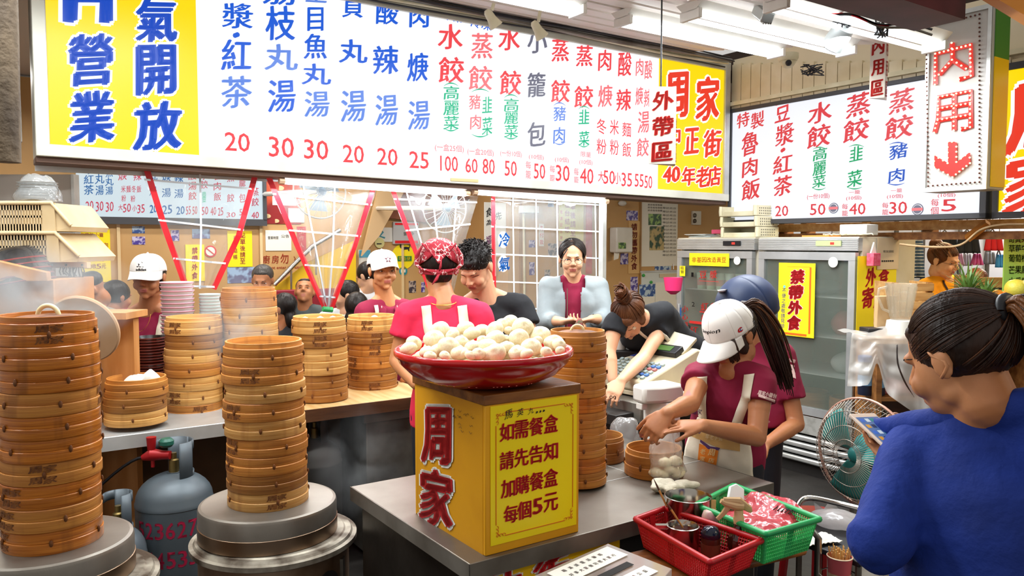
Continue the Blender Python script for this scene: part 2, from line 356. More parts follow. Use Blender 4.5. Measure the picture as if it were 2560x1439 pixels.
# =================== main sign ===================
VS = 4.27
def mz(u): return 2.055-(u-.23)*.0142          # lower edge of the sign, sagging to the right
sign = thing('menu_sign', 'long backlit white and yellow menu signboard over the kitchen opening', 'sign', S(2.6, VS, 2.0), A)
def spanel(u0, u1, zlo, zhi, m, name):
    mb = MB(); y0, y1 = VS, VS+.02
    mb.add([S(u, v, z) for u, z0, z1 in ((u0, mz(u0)+zlo, zhi), (u1, mz(u1)+zlo, zhi)) for v in (y0, y1) for z in (z0, z1)],
           [(0, 1, 3, 2), (4, 6, 7, 5), (0, 4, 5, 1), (2, 3, 7, 6), (0, 2, 6, 4), (1, 5, 7, 3)])
    return obj(name, mb, m, sign, **W0)
uy1, uy2 = UV(PV(496, 300, VS))[0], UV(PV(1645, 400, VS))[0]
spanel(.29, uy1, .058, 3.02, e_yel, 'yellow_panel'); spanel(uy1, uy2, .058, 3.02, e_white, 'white_panel'); spanel(uy2, 4.94, .058, 3.02, e_yel, 'yellow_panel')
mf = mat('sign_frame', '#dcdccf', .4, .2, '#c4c2b4', 3)
def sbar(u0, u1, zl0, zl1, v0, v1, m, name):
    mb = MB(); mb.add([S(u, v, mz(u)+z) for u in (u0, u1) for v in (v0, v1) for z in (zl0, zl1)],
           [(0, 1, 3, 2), (4, 6, 7, 5), (0, 4, 5, 1), (2, 3, 7, 6), (0, 2, 6, 4), (1, 5, 7, 3)])
    return obj(name, mb, m, sign, **W, bevel=.004)
sbar(.23, 5.0, 0, .058, VS-.02, VS+.2, mf, 'frame'); sbar(.23, 5.0, -.028, 0, VS+.01, VS+.2, mat('rust_angle', '#6b5347', .6, .3), 'angle_bar')
for u in (.23, 4.94):
    mb = MB(); sbox(mb, u, u+.058, VS-.02, VS+.2, mz(u)+.05, 3.08); obj('frame', mb, mf if u < 1 else m_alu, sign, **W, bevel=.004)
mb = MB(); sbox(mb, .23, 5.0, VS-.02, VS+.2, 3.02, 3.085); obj('frame', mb, mf, sign, **W, bevel=.004)
mb = MB(); sbox(mb, .235, 4.99, VS+.18, VS+.2, 2.0, 3.08); obj('back_panel', mb, m_alu, sign, **W)
t0 = UV(PV(1157, 452, VS)); mb = MB(); sbox(mb, t0[0]-.1, t0[0]+.1, VS-.0245, VS-.0205, t0[2]-.006, t0[2]+.012); obj('tape', mb, mat('brown_tape', '#c9ae7c', .4), sign, **W)
pv = lambda x, y: PV(x, y, VS)
nrm = -EV
blue = [('漿', 593, 40, 74, 62), ('豆', 590, -45, 74, 62), ('·', 590, 88, 13, 13), ('紅', 590, 137, 72, 76), ('茶', 590, 230, 74, 78),
        ('枝', 700, 58, 72, 84), ('荔', 698, -25, 78, 74), ('丸', 702, 145, 70, 62), ('湯', 703, 240, 66, 80),
        ('目', 788, 48, 38, 58), ('墨', 790, -22, 50, 56), ('魚', 788, 116, 56, 62), ('丸', 790, 187, 62, 50), ('湯', 791, 260, 60, 64),
        ('貢', 881, 14, 50, 60), ('丸', 882, 130, 60, 56), ('湯', 882, 265, 60, 78), ('酸', 967, 28, 54, 66), ('辣', 963, 150, 62, 70), ('湯', 965, 275, 54, 76),
        ('肉', 1047, 38, 46, 62), ('焿', 1043, 168, 50, 70), ('湯', 1046, 288, 52, 72)]
lettering(sign, [b for i, b in enumerate(blue) if i % 3 != 1], pv, EU, nrm, e_blue, bold=.022)
lettering(sign, [b for i, b in enumerate(blue) if i % 3 == 1], pv, EU, nrm, e_blue2, bold=.022)
lettering(sign, [('冷', 1112, 36, 26, 28), ('凍', 1140, 42, 26, 28), ('冷', 1188, 56, 25, 28), ('凍', 1215, 62, 25, 28)], pv, EU, nrm, e_blue, bold=.008, brush=0)
red = [('水', 1125, 92, 60, 62), ('餃', 1127, 175, 62, 64), ('水', 1272, 97, 52, 58), ('餃', 1275, 207, 52, 60), ('蒸', 1400, 125, 42, 58), ('餃', 1400, 228, 46, 56),
       ('蒸', 1460, 140, 40, 52), ('餃', 1458, 242, 46, 54), ('肉', 1511, 151, 31, 52), ('酸', 1561, 160, 32, 60), ('辣', 1558, 250, 36, 54)]
red2 = [('蒸', 1204, 115, 52, 64), ('餃', 1200, 195, 58, 60), ('豬', 1186, 255, 28, 36), ('肉', 1188, 305, 26, 36), ('焿', 1512, 240, 34, 54), ('肉', 1598, 168, 18, 42), ('酸', 1620, 174, 18, 46),
        ('焿', 1597, 240, 18, 44), ('辣', 1618, 245, 18, 44), ('湯', 1608, 305, 28, 54), ('餃', 1606, 368, 30, 46)]
lettering(sign, red, pv, EU, nrm, e_red, bold=.02); lettering(sign, red2, pv, EU, nrm, e_red2, bold=.016)
lettering(sign, [('冬', 1503, 316, 24, 38), ('粉', 1503, 366, 24, 38), ('米', 1535, 318, 22, 38), ('粉', 1535, 368, 22, 38), ('麵', 1566, 324, 22, 36), ('飯', 1566, 374, 22, 36)], pv, EU, nrm, e_red, bold=.004, brush=0)
green = [('高', 1127, 232, 38, 34), ('麗', 1127, 270, 38, 36), ('菜', 1127, 307, 38, 34), ('韭', 1217, 262, 24, 40), ('菜', 1217, 315, 25, 44), ('高', 1277, 262, 36, 32), ('麗', 1277, 294, 34, 32),
         ('菜', 1277, 328, 34, 32), ('韭', 1459, 292, 26, 36), ('菜', 1459, 346, 26, 36)]
lettering(sign, green, pv, EU, nrm, e_green, bold=.014)
lettering(sign, [('豬', 1398, 284, 30, 36), ('肉', 1397, 338, 28, 40)], pv, EU, nrm, e_blue2, bold=.014)
lettering(sign, [('小', 1342, 104, 42, 58), ('籠', 1340, 212, 44, 60), ('包', 1340, 335, 44, 60)], pv, EU, nrm, e_grey, bold=.024)
prices = [('20', 593, 355, 62, 46), ('30', 703, 368, 62, 50), ('30', 790, 374, 60, 48), ('20', 883, 385, 52, 44), ('20', 968, 392, 50, 42), ('25', 1047, 400, 48, 42), ('100', 1122, 409, 44, 38), ('60', 1178, 414, 30, 36),
          ('80', 1221, 416, 30, 38), ('50', 1276, 421, 30, 38), ('50', 1348, 428, 28, 38), ('30', 1406, 433, 34, 40), ('40', 1466, 440, 33, 38), ('大', 1502, 441, 15, 26), ('50', 1522, 443, 28, 34), ('小', 1543, 446, 14, 28), ('35', 1566, 449, 26, 34),
          ('55', 1597, 451, 22, 32), ('50', 1620, 455, 19, 32)]
lettering(sign, prices, pv, EU, nrm, e_red, bold=.008, brush=0, name='price')
small = [('(一盒25個)', 1123, 371, 72, 20), ('(一盒20個)', 1201, 381, 66, 19), ('(一份10個)', 1277, 385, 54, 18), ('(10個)', 1340, 393, 37, 15), ('每', 1320, 412, 13, 19), ('籠', 1320, 436, 13, 20), ('(10個)', 1404, 400, 35, 15),
         ('每', 1380, 422, 13, 18), ('籠', 1380, 446, 13, 19), ('限量', 1464, 386, 25, 13), ('(10個)', 1464, 406, 33, 15), ('每', 1440, 429, 12, 18), ('籠', 1440, 450, 12, 18)]
lettering(sign, small, pv, EU, nrm, e_red2, bold=.004, brush=0)
def paren(parent, proj, ex, n, x, y, w, h, up, m):
    mb = MB(); pts = []
    for i in range(9):
        a = -1+2*i/8; q = proj(x+a*w/2, y+(1 if up else -1)*(a*a)*h); pts.append(q+n*.004)
    mb.tube(pts, [.001+.0035*(1-abs(-1+2*i/8)) for i in range(9)], 5); return obj('bracket', mb, m, parent, **W)
for x, y, w, m in ((1127, 208, 36, e_green), (1200, 223, 44, e_green), (1277, 237, 34, e_green), (1398, 257, 30, e_blue2), (1459, 266, 28, e_green)): paren(sign, pv, EU, nrm, x, y, w, 7, True, m)
for x, y, w, m in ((1127, 330, 36, e_green), (1200, 345, 44, e_green), (1277, 350, 34, e_green), (1398, 364, 30, e_blue2), (1459, 370, 28, e_green)): paren(sign, pv, EU, nrm, x, y-3, w, -7, True, m)
big = [('24', 225, -80, 120, 70), ('H', 220, -4, 108, 116), ('營', 225, 150, 104, 124), ('業', 229, 292, 106, 122), ('冷', 385, -60, 100, 90), ('氣', 390, 50, 96, 106), ('開', 390, 175, 92, 120), ('放', 393, 314, 112, 116)]
big2 = [('周', 1690, 238, 54, 112), ('家', 1768, 246, 54, 106), ('中', 1683, 345, 30, 60), ('正', 1728, 352, 34, 62), ('街', 1779, 358, 42, 66), ('40', 1677, 436, 40, 38), ('年', 1720, 440, 32, 46), ('老', 1755, 442, 32, 50), ('店', 1784, 440, 31, 48)]
for lst, m in ((big, e_bluee), (big2, e_rede)):
    lettering(sign, lst, pv, EU, nrm, e_outline, name='lettering_outline', bold=.085, off=.003); lettering(sign, lst, pv, EU, nrm, m, bold=.04, off=.006)

# =================== side sign (over the fridges) ===================
US = 5.02
pu = lambda x, y: PU(x, y, US)
VL, VR = 4.27, UV(pu(2467, 550))[1]
side = thing('menu_sign', 'backlit white menu signboard hung above the two drinks fridges', 'sign', S(US, 3.2, 1.83), A)
zb, zt = 1.80, 2.72
def ubox(v0, v1, z0, z1, u0, u1, m, name, par, **k):
    return obj(name, sbox(MB(), u0, u1, v0, v1, z0, z1), m, par, **W, **k)
ubox(VR+.04, VL, zb+.035, zt-.03, US, US+.02, glow('lit_side_white', '#eef2fb', .95), 'white_panel', side, smooth=0)
mfd = mat('dark_frame', '#47484c', .5, .3)
ubox(VR, VL, zb, zb+.035, US-.015, US+.14, mfd, 'frame', side, bevel=.003); ubox(VR, VL, zt-.03, zt, US-.015, US+.14, mfd, 'frame', side, bevel=.003)
ubox(VR, VR+.04, zb, zt, US-.015, US+.14, mfd, 'frame', side, bevel=.003); ubox(VL-.025, VL, zb, zt, US-.015, US+.14, mfd, 'frame', side, bevel=.003)
ubox(VR, VL, zb, zt, US+.12, US+.14, m_alu, 'back_panel', side)
nU = -EU; eS = -EV
sl = [('特', 1858, 300, 30, 36), ('製', 1894, 300, 32, 40), ('魯', 1875, 358, 40, 58), ('肉', 1875, 418, 36, 46), ('飯', 1877, 473, 44, 50), ('豆', 1957, 279, 36, 48), ('漿', 1962, 336, 44, 52), ('·', 1958, 375, 9, 10),
      ('紅', 1957, 410, 46, 44), ('茶', 1957, 464, 44, 48), ('水', 2050, 281, 58, 50), ('餃', 2047, 340, 56, 54), ('蒸', 2146, 262, 58, 56), ('餃', 2140, 325, 62, 54), ('蒸', 2254, 252, 60, 56), ('餃', 2247, 318, 68, 56)]
e_sred = glow('lit_side_red', '#dc4349', .9); e_sgr = glow('lit_side_green', '#23a869', .85); e_sbl = glow('lit_side_blue', '#2c5bc0', .85)
lettering(side, sl, pu, eS, nU, e_sred, bold=.022)
lettering(side, [('高', 2050, 385, 34, 30), ('麗', 2049, 420, 32, 34), ('菜', 2048, 453, 32, 30), ('韭', 2141, 384, 32, 36), ('菜', 2137, 446, 36, 40)], pu, eS, nU, e_sgr, bold=.016)
lettering(side, [('豬', 2246, 378, 44, 36), ('肉', 2242, 438, 38, 34)], pu, eS, nU, e_sbl, bold=.016)
lettering(side, [('20', 1955, 527, 32, 26), ('50', 2045, 523, 38, 28), ('40', 2144, 522, 40, 28), ('30', 2246, 519, 44, 30), ('5', 2373, 513, 36, 30)], pu, eS, nU, e_sred, bold=.008, brush=0, name='price')
lettering(side, [('(一份10個)', 2046, 491, 56, 15), ('一籠', 2137, 480, 28, 10), ('(10個)', 2135, 495, 38, 12), ('每', 2113, 516, 15, 14), ('籠', 2113, 533, 15, 14), ('一籠', 2242, 476, 28, 10), ('(10個)', 2238, 491, 40, 12), ('每', 2214, 513, 16, 14), ('籠', 2214, 530, 16, 14),
                 ('(10個)', 2367, 488, 44, 12), ('每', 2338, 506, 20, 18), ('個', 2337, 526, 20, 18)], pu, eS, nU, e_sred, bold=.004, brush=0)
for x, y, w, up, m in ((2050, 368, 34, 1, e_sgr), (2048, 474, 34, 0, e_sgr), (2142, 362, 38, 1, e_sgr), (2137, 472, 38, 0, e_sgr), (2246, 356, 44, 1, e_sbl), (2240, 462, 44, 0, e_sbl)): paren(side, pu, eS, nU, x, y, w, 5 if up else -5, True, m)
for x, y in ((2085, 520), (2295, 523)):
    C = pu(x, y); R = M4.Rotation(A-pi/2, 3, 'Z') @ M4.Rotation(pi/2, 3, 'X')
    for r, m, o_, nm in ((.038, e_grey, .003, 'badge'), (.031, e_outline, .005, 'badge_ring'), (.028, e_grey, .007, 'badge_face')):
        mb = MB(); mb.lathe([(r, 0), (r, .002)], 24); mb.v = [C+nU*o_+R @ q for q in mb.v]; obj(nm, mb, m, side, **W)
    mb = MB(); mb.box((0, 0, 0), (.07, .003, .018)); mb.v = [C+nU*.011+M4.Rotation(A-pi/2, 3, 'Z') @ q for q in mb.v]; obj('badge_band', mb, e_red2, side, **W)
# =================== yellow sign on the far right ===================
ys = thing('shop_sign', 'backlit yellow shop signboard with dark frame at the right edge', 'sign', S(US, 1.95, 1.85), A)
v1 = UV(pu(2482, 548))[1]
ubox(.9, v1-.03, zb+.035, 2.66, US, US+.02, e_yel, 'yellow_panel', ys, smooth=0)
ubox(.85, v1, zb, zb+.035, US-.015, US+.14, mfd, 'frame', ys); ubox(.85, v1, 2.66, 2.70, US-.015, US+.14, mfd, 'frame', ys); ubox(v1-.03, v1, zb, 2.7, US-.015, US+.14, mfd, 'frame', ys)
yl = [('周', 2602, 285, 165, 170), ('家', 2590, 455, 150, 150)]
lettering(ys, yl, pu, eS, nU, e_outline, name='lettering_outline', bold=.09, off=.003); lettering(ys, yl, pu, eS, nU, e_rede, bold=.045, off=.006)
# =================== arrow light box ===================
UB = 4.55; pb = lambda x, y: PU(x, y, UB)
ab = thing('arrow_sign', 'tall metal light box with red bulb lettering and down arrow', 'sign', S(UB, 2.27, 1.95), A)
mw = mat('box_face', '#c4c1bc', .5, col2='#b8b4ad', scale=4)
q0, q1 = UV(pb(2306, 480))[1], UV(pb(2467, 470))[1]
ubox(q1, q0, 1.945, 2.94, UB+.004, UB+.2, mw, 'housing', ab, bevel=.006)
for a, b, c, d in ((q1, q0, 1.945, 1.97), (q1, q0, 2.915, 2.94), (q1, q1+.02, 1.97, 2.915), (q0-.02, q0, 1.97, 2.915)): ubox(a, b, c, d, UB-.008, UB+.003, m_alu, 'frame', ab)
mb = MB(); sbox(mb, UB+.03, UB+.19, q1-.006, q1-.001, 1.96, 2.66); obj('side_panel', mb, mat('side_yellow', '#e6b60e', .4, emit=.1), ab, **W)
mb = MB(); sbox(mb, UB+.03, UB+.19, q1-.006, q1-.001, 2.66, 2.93); obj('side_panel', mb, mat('side_green', '#4d8a2c', .5), ab, **W)
ar = lambda x, y: pb(x, y)+nU*.006
def gchar(segs, w): # thick strokes in pixel coordinates, joined as one flat character
    mb = MB()
    for pts in segs: mb.tube([ar(x, y) for x, y in pts], w, 4, flat=.3, up=tuple(nU))
    return mb
e_bulb = glow('bulb_glow', '#ffd9a0', 3.0); e_redb = glow('bulb_letter_red', '#e8352c', .85)
nei = [[(2340, 212), (2341, 135), (2428, 113), (2430, 190), (2400, 199)], [(2382, 108), (2383, 150), (2350, 187)], [(2383, 150), (2418, 172)]]
yong = [[(2338, 332), (2347, 298), (2348, 243), (2428, 228), (2428, 318), (2404, 323)], [(2387, 238), (2387, 326)], [(2348, 272), (2428, 258)], [(2347, 300), (2428, 287)]]
for nm, sg in (('lettering', nei), ('lettering', yong)): obj(nm, gchar(sg, .0145), e_redb, ab, **W)
arrow = [(2372, 355), (2394, 354), (2394, 405), (2427, 380), (2428, 408), (2384, 443), (2338, 418), (2338, 388), (2372, 408)]
obj('arrow', MB().prism([ar(x, y) for x, y in arrow], nU*.004), e_redb, ab, **W0)
def along(pts, step):
    out = []
    for (x0, y0), (x1, y1) in zip(pts, pts[1:]):
        n = max(1, int(math.hypot(x1-x0, y1-y0)/step)); out += [(x0+(x1-x0)*i/n, y0+(y1-y0)*i/n) for i in range(n)]
    return out+[pts[-1]]
bulb = MB().ell((0, 0, 0), .0055, 6, 4)
bm = mesh_of('bulb', bulb, e_bulb)
for pts in nei+yong+[arrow+[arrow[0]]]:
    for x, y in along(pts, 11): obj('bulb', bm, None, ab, loc=wmat(ab).inverted() @ (pb(x, y)+nU*.014))
bd = mesh_of('bulb', MB().ell((0, 0, 0), .006, 6, 4), mat('unlit_bulb', '#5c3428', .3))
for x, y in along([(2317, 70), (2322, 465), (2450, 455), (2450, 36), (2317, 70)], 11): obj('bulb', bd, None, ab, loc=wmat(ab).inverted() @ (pb(x, y)+nU*.006))
obj('hanger', MB().tube([S(UB+.1, 2.3, 2.935), S(UB+.1, 2.3, 3.24)], .012, 8), m_dark, ab, **W)
# =================== hanging plaques ===================
def plaque(label, x0, x1, y0, y1, Y, chars, sidew, ry, top):
    c = P((x0+x1)/2, y0, Y); cb = P((x0+x1)/2, y1, Y); wd = (x1-x0)/F*Y; h = c.z-cb.z
    t = thing('hanging_sign', label, 'sign', (c.x, c.y, cb.z), ry)
    mb = MB(); tri = [(-wd/2, 0), (wd/2, 0), (wd/2+sidew*.3, sidew)]
    mb.prism([(a, b, 0) for a, b in tri], (0, 0, h)); obj('panel', mb, mat('plaque_white', '#d9cfc2', .5), t, smooth=0, bevel=.002)
    n = len(chars)
    text_local(t, [(ch, 0, h*(1-(i+.5)/n)*.98, wd*.72, h/n*.72) for i, ch in enumerate(chars)], mat('plaque_red', '#c8221c', .5), (0, -.003, 0), (1, 0, 0), (0, 0, 1), .035, .6)
    d = V3((sidew*.3, sidew, 0)); L = d.length; d /= L
    text_local(t, [(ch, 0, h*(1-(i+.5)/n)*.98, L*.72, h/n*.72) for i, ch in enumerate(chars)], MATS['plaque_red'], V3((wd/2+sidew*.15, sidew/2, 0))+V3((d.y, -d.x, 0))*.003, d, (0, 0, 1), .03, .6)
    obj('wire', MB().tube([(0, .03, h-.002), (0, .03, top-cb.z)], .004, 6), m_black, t)
    return t
plaque('cream takeaway-area plaque hanging on a long black wire', 1622, 1692, 216, 410, 3.8, '外帶區', .10, .12, 2.83)
plaque('small three-sided dine-in plaque hanging below the maroon beam', 2178, 2214, 88, 245, 4.9, '內用區', .11, -.25, 2.7)

# =================== fluorescent fixtures ===================
def fixture(u, v, L, label, group='ceiling fluorescent fixtures'):
    z = ceil_z(v)-.017; t = thing('fluorescent_fixture', label, 'ceiling light', S(u, v, z), A, group)
    mb = MB(); mb.prism([(-L/2, -.09, 0), (-L/2, -.045, -.045), (-L/2, .045, -.045), (-L/2, .09, 0)], (L, 0, 0)); obj('reflector', mb, m_white, t, smooth=0)
    for y in (-.04, .04): obj('tube', MB().tube([(-L/2+.04, y, -.068), (L/2-.04, y, -.068)], .013, 10), e_tube, t)
    for x in (-L/2+.012, L/2-.012): obj('end_cap', MB().box((x, 0, -.062), (.024, .13, .05)), m_white, t, bevel=.003)
    return t
names = ['fluorescent fixture nearest the top of the long menu sign', 'fluorescent fixture nearest the corner where both menu signs meet', 'fluorescent fixture behind the silver camera, middle row',
         'bright fluorescent fixture beside the maroon beam', 'added out-of-view fluorescent fixture above the left end of the long sign', 'added out-of-view fluorescent fixture above the takeaway table', 'added out-of-view fluorescent fixture above the left steamers', 'added out-of-view fluorescent fixture at the far left of the ceiling']
for (u, v), n in zip(TUBES, names): fixture(u, v, 1.35, n)
def striplight(x0, y0, x1, y1, label):
    a, b = PV(x0, y0, 4.31), PV(x1, y1, 4.31); t = thing('strip_light', label, 'lamp', (a+b)/2, 0, 'strip lights under the long sign')
    d = (b-a).normalized(); up = V3((0, 0, .03))
    obj('tube', MB().tube([a+d*.02, b-d*.02], .017, 10), e_tube, t, **W)
    obj('batten', MB().tube([a+up*1.1, b+up*1.1], .014, 4), m_white, t, **W)
    for q in (a, b): obj('end_cap', MB().tube([q-d*.01, q+d*.02], .02, 8), mat('lamp_cap', '#c9a98a', .5), t, **W)
striplight(702, 452, 1166, 484, 'long strip light under the sign, left of the other'); striplight(1186, 480, 1514, 503, 'strip light under the sign beside the steel post')
area('strip_lamp', PV(930, 478, 4.31), (0, 0, A), 1.3, .06, 16, (.93, .98, 1)); area('strip_lamp', PV(1350, 502, 4.31), (0, 0, A), 1.3, .06, 16, (.93, .98, 1))
o = struct('trim_13', MB().tube([PV(1507, 505, 4.36), V3((*PV(1507, 505, 4.36).xy, 0))], .028, 4), m_alu, smooth=0)

# =================== clear curtains with red trim ===================
m_film = film('clear_film', '#e6eef2', .13, .07, .35, 7); m_trim = mat('red_trim', '#d2202c', .35); m_tape = mat('white_tape', '#cfd6dc', .5)
def poly_at(pts, t):
    n = len(pts)-1; k = min(int(t*n), n-1); f = t*n-k; return (pts[k][0]*(1-f)+pts[k+1][0]*f, pts[k][1]*(1-f)+pts[k+1][1]*f)
def curtain(label, Lp, Rp, V, folds, amp, sl_, tl_, trims, tie=None, grp='clear curtains hung below the long sign'):
    def fn(s, t):
        a, b = poly_at(Lp, t), poly_at(Rp, t); x, y = a[0]*(1-s)+b[0]*s, a[1]*(1-s)+b[1]*s
        return PV(x, y, V+amp*sin(folds*2*pi*s+2*t)*(.3+.7*t)+.012*noise.noise(V3((s*6, t*5, V))))
    top = fn(.5, 0); t_ = thing('clear_curtain', label, 'curtain', fn(.5, 1), A, grp)
    obj('sheet', MB().grid(fn, 36, 24), m_film, t_, **W8)
    def ribbon(p0, p1, w, m, name, n=24):
        mb = MB(); c = [V3(fn(p0[0]+(p1[0]-p0[0])*i/n, p0[1]+(p1[1]-p0[1])*i/n))-EV*.006 for i in range(n+1)]; vs = []
        for i, q in enumerate(c):
            d = (c[min(i+1, n)]-c[max(i-1, 0)]).normalized(); s_ = d.cross(EV); s_ = s_.normalized()*w/2; vs += [q-s_, q+s_, q+s_-EV*.002, q-s_-EV*.002]
        fs = []
        for i in range(n):
            for k in range(4): fs.append((i*4+k, i*4+(k+1) % 4, i*4+4+(k+1) % 4, i*4+4+k))
        mb.add(vs, fs+[(3, 2, 1, 0), (n*4, n*4+1, n*4+2, n*4+3)]); obj(name, mb, m, t_, **W0)
    for s in sl_: ribbon((s, 0), (s, 1), .010, m_tape, 'tape_line')
    for t in tl_: ribbon((0, t), (1, t), .010, m_tape, 'tape_line')
    for s in trims: ribbon((s, 0), (s, 1), .03, m_trim, 'red_trim')
    if tie: obj('tie', MB().tube([PV(tie[0]-12, tie[1], V-.01), PV(tie[0]+12, tie[1]+2, V-.01)], .016, 8), mat('green_tie', '#2f9e5a', .5), t_, **W)
curtain('clear curtain gathered to a point, leftmost, behind the white cap', [(348, 412), (400, 565), (462, 720)], [(650, 436), (604, 590), (536, 722)], 4.40, 2, .03, (.5,), (.12, .45, .76, .98), (.05, .96))
curtain('clear curtain gathered to a green tie above the middle steamers', [(660, 436), (736, 610), (812, 772)], [(944, 470), (890, 620), (826, 774)], 4.38, 3, .04, (.33, .62), (.14, .4, .66, .9), (.03, .96), (819, 772))
curtain('clear curtain gathered behind the red bandana', [(974, 474), (1030, 620), (1098, 790)], [(1196, 490), (1166, 590), (1120, 790)], 4.40, 3, .04, (.18, .47, .75), (.08, .35, .62), (.03,), None)
curtain('flat clear curtain with white grid lines beside the steel post', [(1226, 490), (1228, 680), (1230, 870)], [(1500, 505), (1503, 690), (1505, 880)], 4.40, 1.5, .01, (.2, .41, .6, .95), (.02, .2, .38, .56, .73, .92), (.02,), None)
# =================== bamboo steamers ===================
def bamboo(name, c1, c2, stain=.5):
    m = mat(name, c1, .5, col2=c2, scale=5, stretch=(1, 1, 30), rand=.16, bump=.12, bscale=60, bstretch=(.3, .3, 6))
    N = m.node_tree.nodes; L = m.node_tree.links; b = N['Principled BSDF']; src = b.inputs['Base Color'].links[0].from_socket
    tc = N.new('ShaderNodeTexCoord'); mp = N.new('ShaderNodeMapping'); mp.inputs['Scale'].default_value = (26, 26, 3); n = N.new('ShaderNodeTexNoise'); n.inputs['Scale'].default_value = 1
    oi = N.new('ShaderNodeObjectInfo'); ad = N.new('ShaderNodeVectorMath'); L.new(tc.outputs['Object'], ad.inputs[0]); L.new(oi.outputs['Location'], ad.inputs[1])
    L.new(ad.outputs[0], mp.inputs[0]); L.new(mp.outputs[0], n.inputs['Vector']); r = N.new('ShaderNodeMapRange'); r.inputs['From Min'].default_value = .56; r.inputs['From Max'].default_value = .72; r.inputs['To Max'].default_value = stain
    L.new(n.outputs[0], r.inputs[0]); mx = N.new('ShaderNodeMix'); mx.data_type = 'RGBA'; L.new(r.outputs[0], mx.inputs['Factor']); L.new(src, mx.inputs['A']); mx.inputs['B'].default_value = lin('#8a5122'); L.new(mx.outputs['Result'], b.inputs['Base Color']); return m
bam = {'pale': bamboo('bamboo_pale', '#e0ad66', '#c88f47', .35), 'honey': bamboo('bamboo_honey', '#cd8b3e', '#b37030', .5), 'brown': bamboo('bamboo_brown', '#ad7536', '#8e5a26', .6), 'wet': bamboo('bamboo_wet', '#cf7f30', '#a85c1e', .7)}
MATS['bamboo_wet'].node_tree.nodes['Principled BSDF'].inputs['Roughness'].default_value = .28
m_knot = mat('cane_stitch', '#7a4519', .6, col2='#55300f', scale=30); m_burn = mat('burnt_mark', '#5c3012', .7, col2='#8a5525', scale=60); m_in = mat('bamboo_inside', '#a8682c', .6, col2='#8a5020', scale=5, stretch=(1, 1, 20))
ST = {}
def steamer_proto(R, h, kind, tall=False):
    """one basket: meshes shared by all of its size and colour"""
    k = (round(R, 3), round(h, 3), kind)
    if k in ST: return ST[k]
    seg = 48; e = h*.5; t = R*.06; d = {}
    d['lower_band'] = mesh_of('lower_band', MB().lathe([(R-t, 0), (R-.001, 0), (R, .002), (R, e-.002), (R-.0015, e-.0005), (R-t, e-.0005), (R-t, 0)], seg, cap=(0, 0)), bam[kind])
    d['upper_band'] = mesh_of('upper_band', MB().lathe([(R-t, e), (R-.003, e), (R-.002, e+.002), (R-.002, h-.003), (R-.004, h-.001), (R-t, h-.001), (R-t, e)], seg, cap=(0, 0)), bam[kind])
    lip = .015 if not tall else .03
    d['inner_ring'] = mesh_of('inner_ring', MB().lathe([(R*.88, .003), (R*.935, .003), (R*.935, h+lip-.001), (R*.93, h+lip), (R*.885, h+lip), (R*.88, h+lip-.002), (R*.88, .003)], seg, cap=(0, 0)), bam[kind])
    mb = MB()
    for i in range(9):
        y = -.8+i*.2; L = 2*sqrt(max(.05, .86**2-y*y)); mb.box((0, y*R, h*.2), (L*R, R*.13, .004))
    d['floor_slats'] = mesh_of('floor_slats', mb, m_in)
    d['stitch'] = mesh_of('stitch', MB().ell((0, 0, 0), (.0035, .005, h*.16), 8, 6), m_knot)
    mb = MB(); q = .17*R/.14
    for zz in (h*.27, h*.76):
        for i, ch in enumerate('周家'):
            def fn(a, b_, i=i, zz=zz): th = ((i-.5)*.032*1.05+a)/R; return V3(((R+.0006)*cos(th), (R+.0006)*sin(th), zz+b_))
            put(mb, ch, fn, .03, h*.3, .03, 0, .7)
    d['burnt_mark'] = mesh_of('burnt_mark', mb, m_burn, 0)
    ST[k] = d; return d
def steamer(loc, R, h, kind, a0, label, group, top=False, tilt=(0, 0), mark=True):
    d = steamer_proto(R, h, kind); t = thing('bamboo_steamer', label, 'steamer', loc, 0, group, rot=(tilt[0], tilt[1], a0))
    obj('lower_band', d['lower_band'], None, t); obj('upper_band', d['upper_band'], None, t); obj('inner_ring', d['inner_ring'], None, t); obj('floor_slats', d['floor_slats'], None, t)
    for k in range(5):
        a = k*2*pi/5+random.uniform(-.25, .25); rr = R+.001
        obj('stitch', d['stitch'], None, t, loc=(rr*cos(a), rr*sin(a), h*.5), rot=(0, 0, a))
    if mark: obj('burnt_mark', d['burnt_mark'], None, t)
    return t
def stack(where, xb, yb, xt, yt, Y, dia_px, n, kinds, group, mark_deg, jit=.004):
    R = dia_px/F*Y/2*cos(math.atan((xb-CX)/F)); b = P(xb, yb, Y-R); b.y = Y; b.x = P(xb, yb, Y).x; tp = P(xt, yt, Y-R); h = (tp.z-b.z)/n; dx = (P(xt, yt, Y).x-P(xb, yb, Y).x); tops = []
    for i in range(n):
        f = i/n; j = 0 if i == 0 else jit
        c = V3((b.x+dx*f+random.uniform(-j, j), Y+random.uniform(-j, j), b.z+h*i+.0003*i)); 
        k = n-1-i
        pos = 'topmost steamer' if k == 0 else 'bottom steamer' if i == 0 else ORD[k]+' steamer from the top'
        a0 = radians(random.choice(mark_deg)+random.uniform(-12, 12))
        tops.append(steamer(c, R, h, kinds[i % len(kinds)], a0, 'bamboo %s of %s' % (pos, where), group, k == 0))
    return V3((b.x+dx*(n-1)/n, Y, b.z+h*n)), R, b.z, h
allr = list(range(0, 360, 25))
PLAT = {}
topL = stack('the very tall wet stack at the left edge', 136, 1392, 122, 812, 2.09, 264, 10, ['wet', 'honey', 'wet', 'honey', 'wet', 'wet', 'honey', 'wet', 'wet', 'wet'], 'steamers in the left tower', (-120, -60, 30, -100, 180))
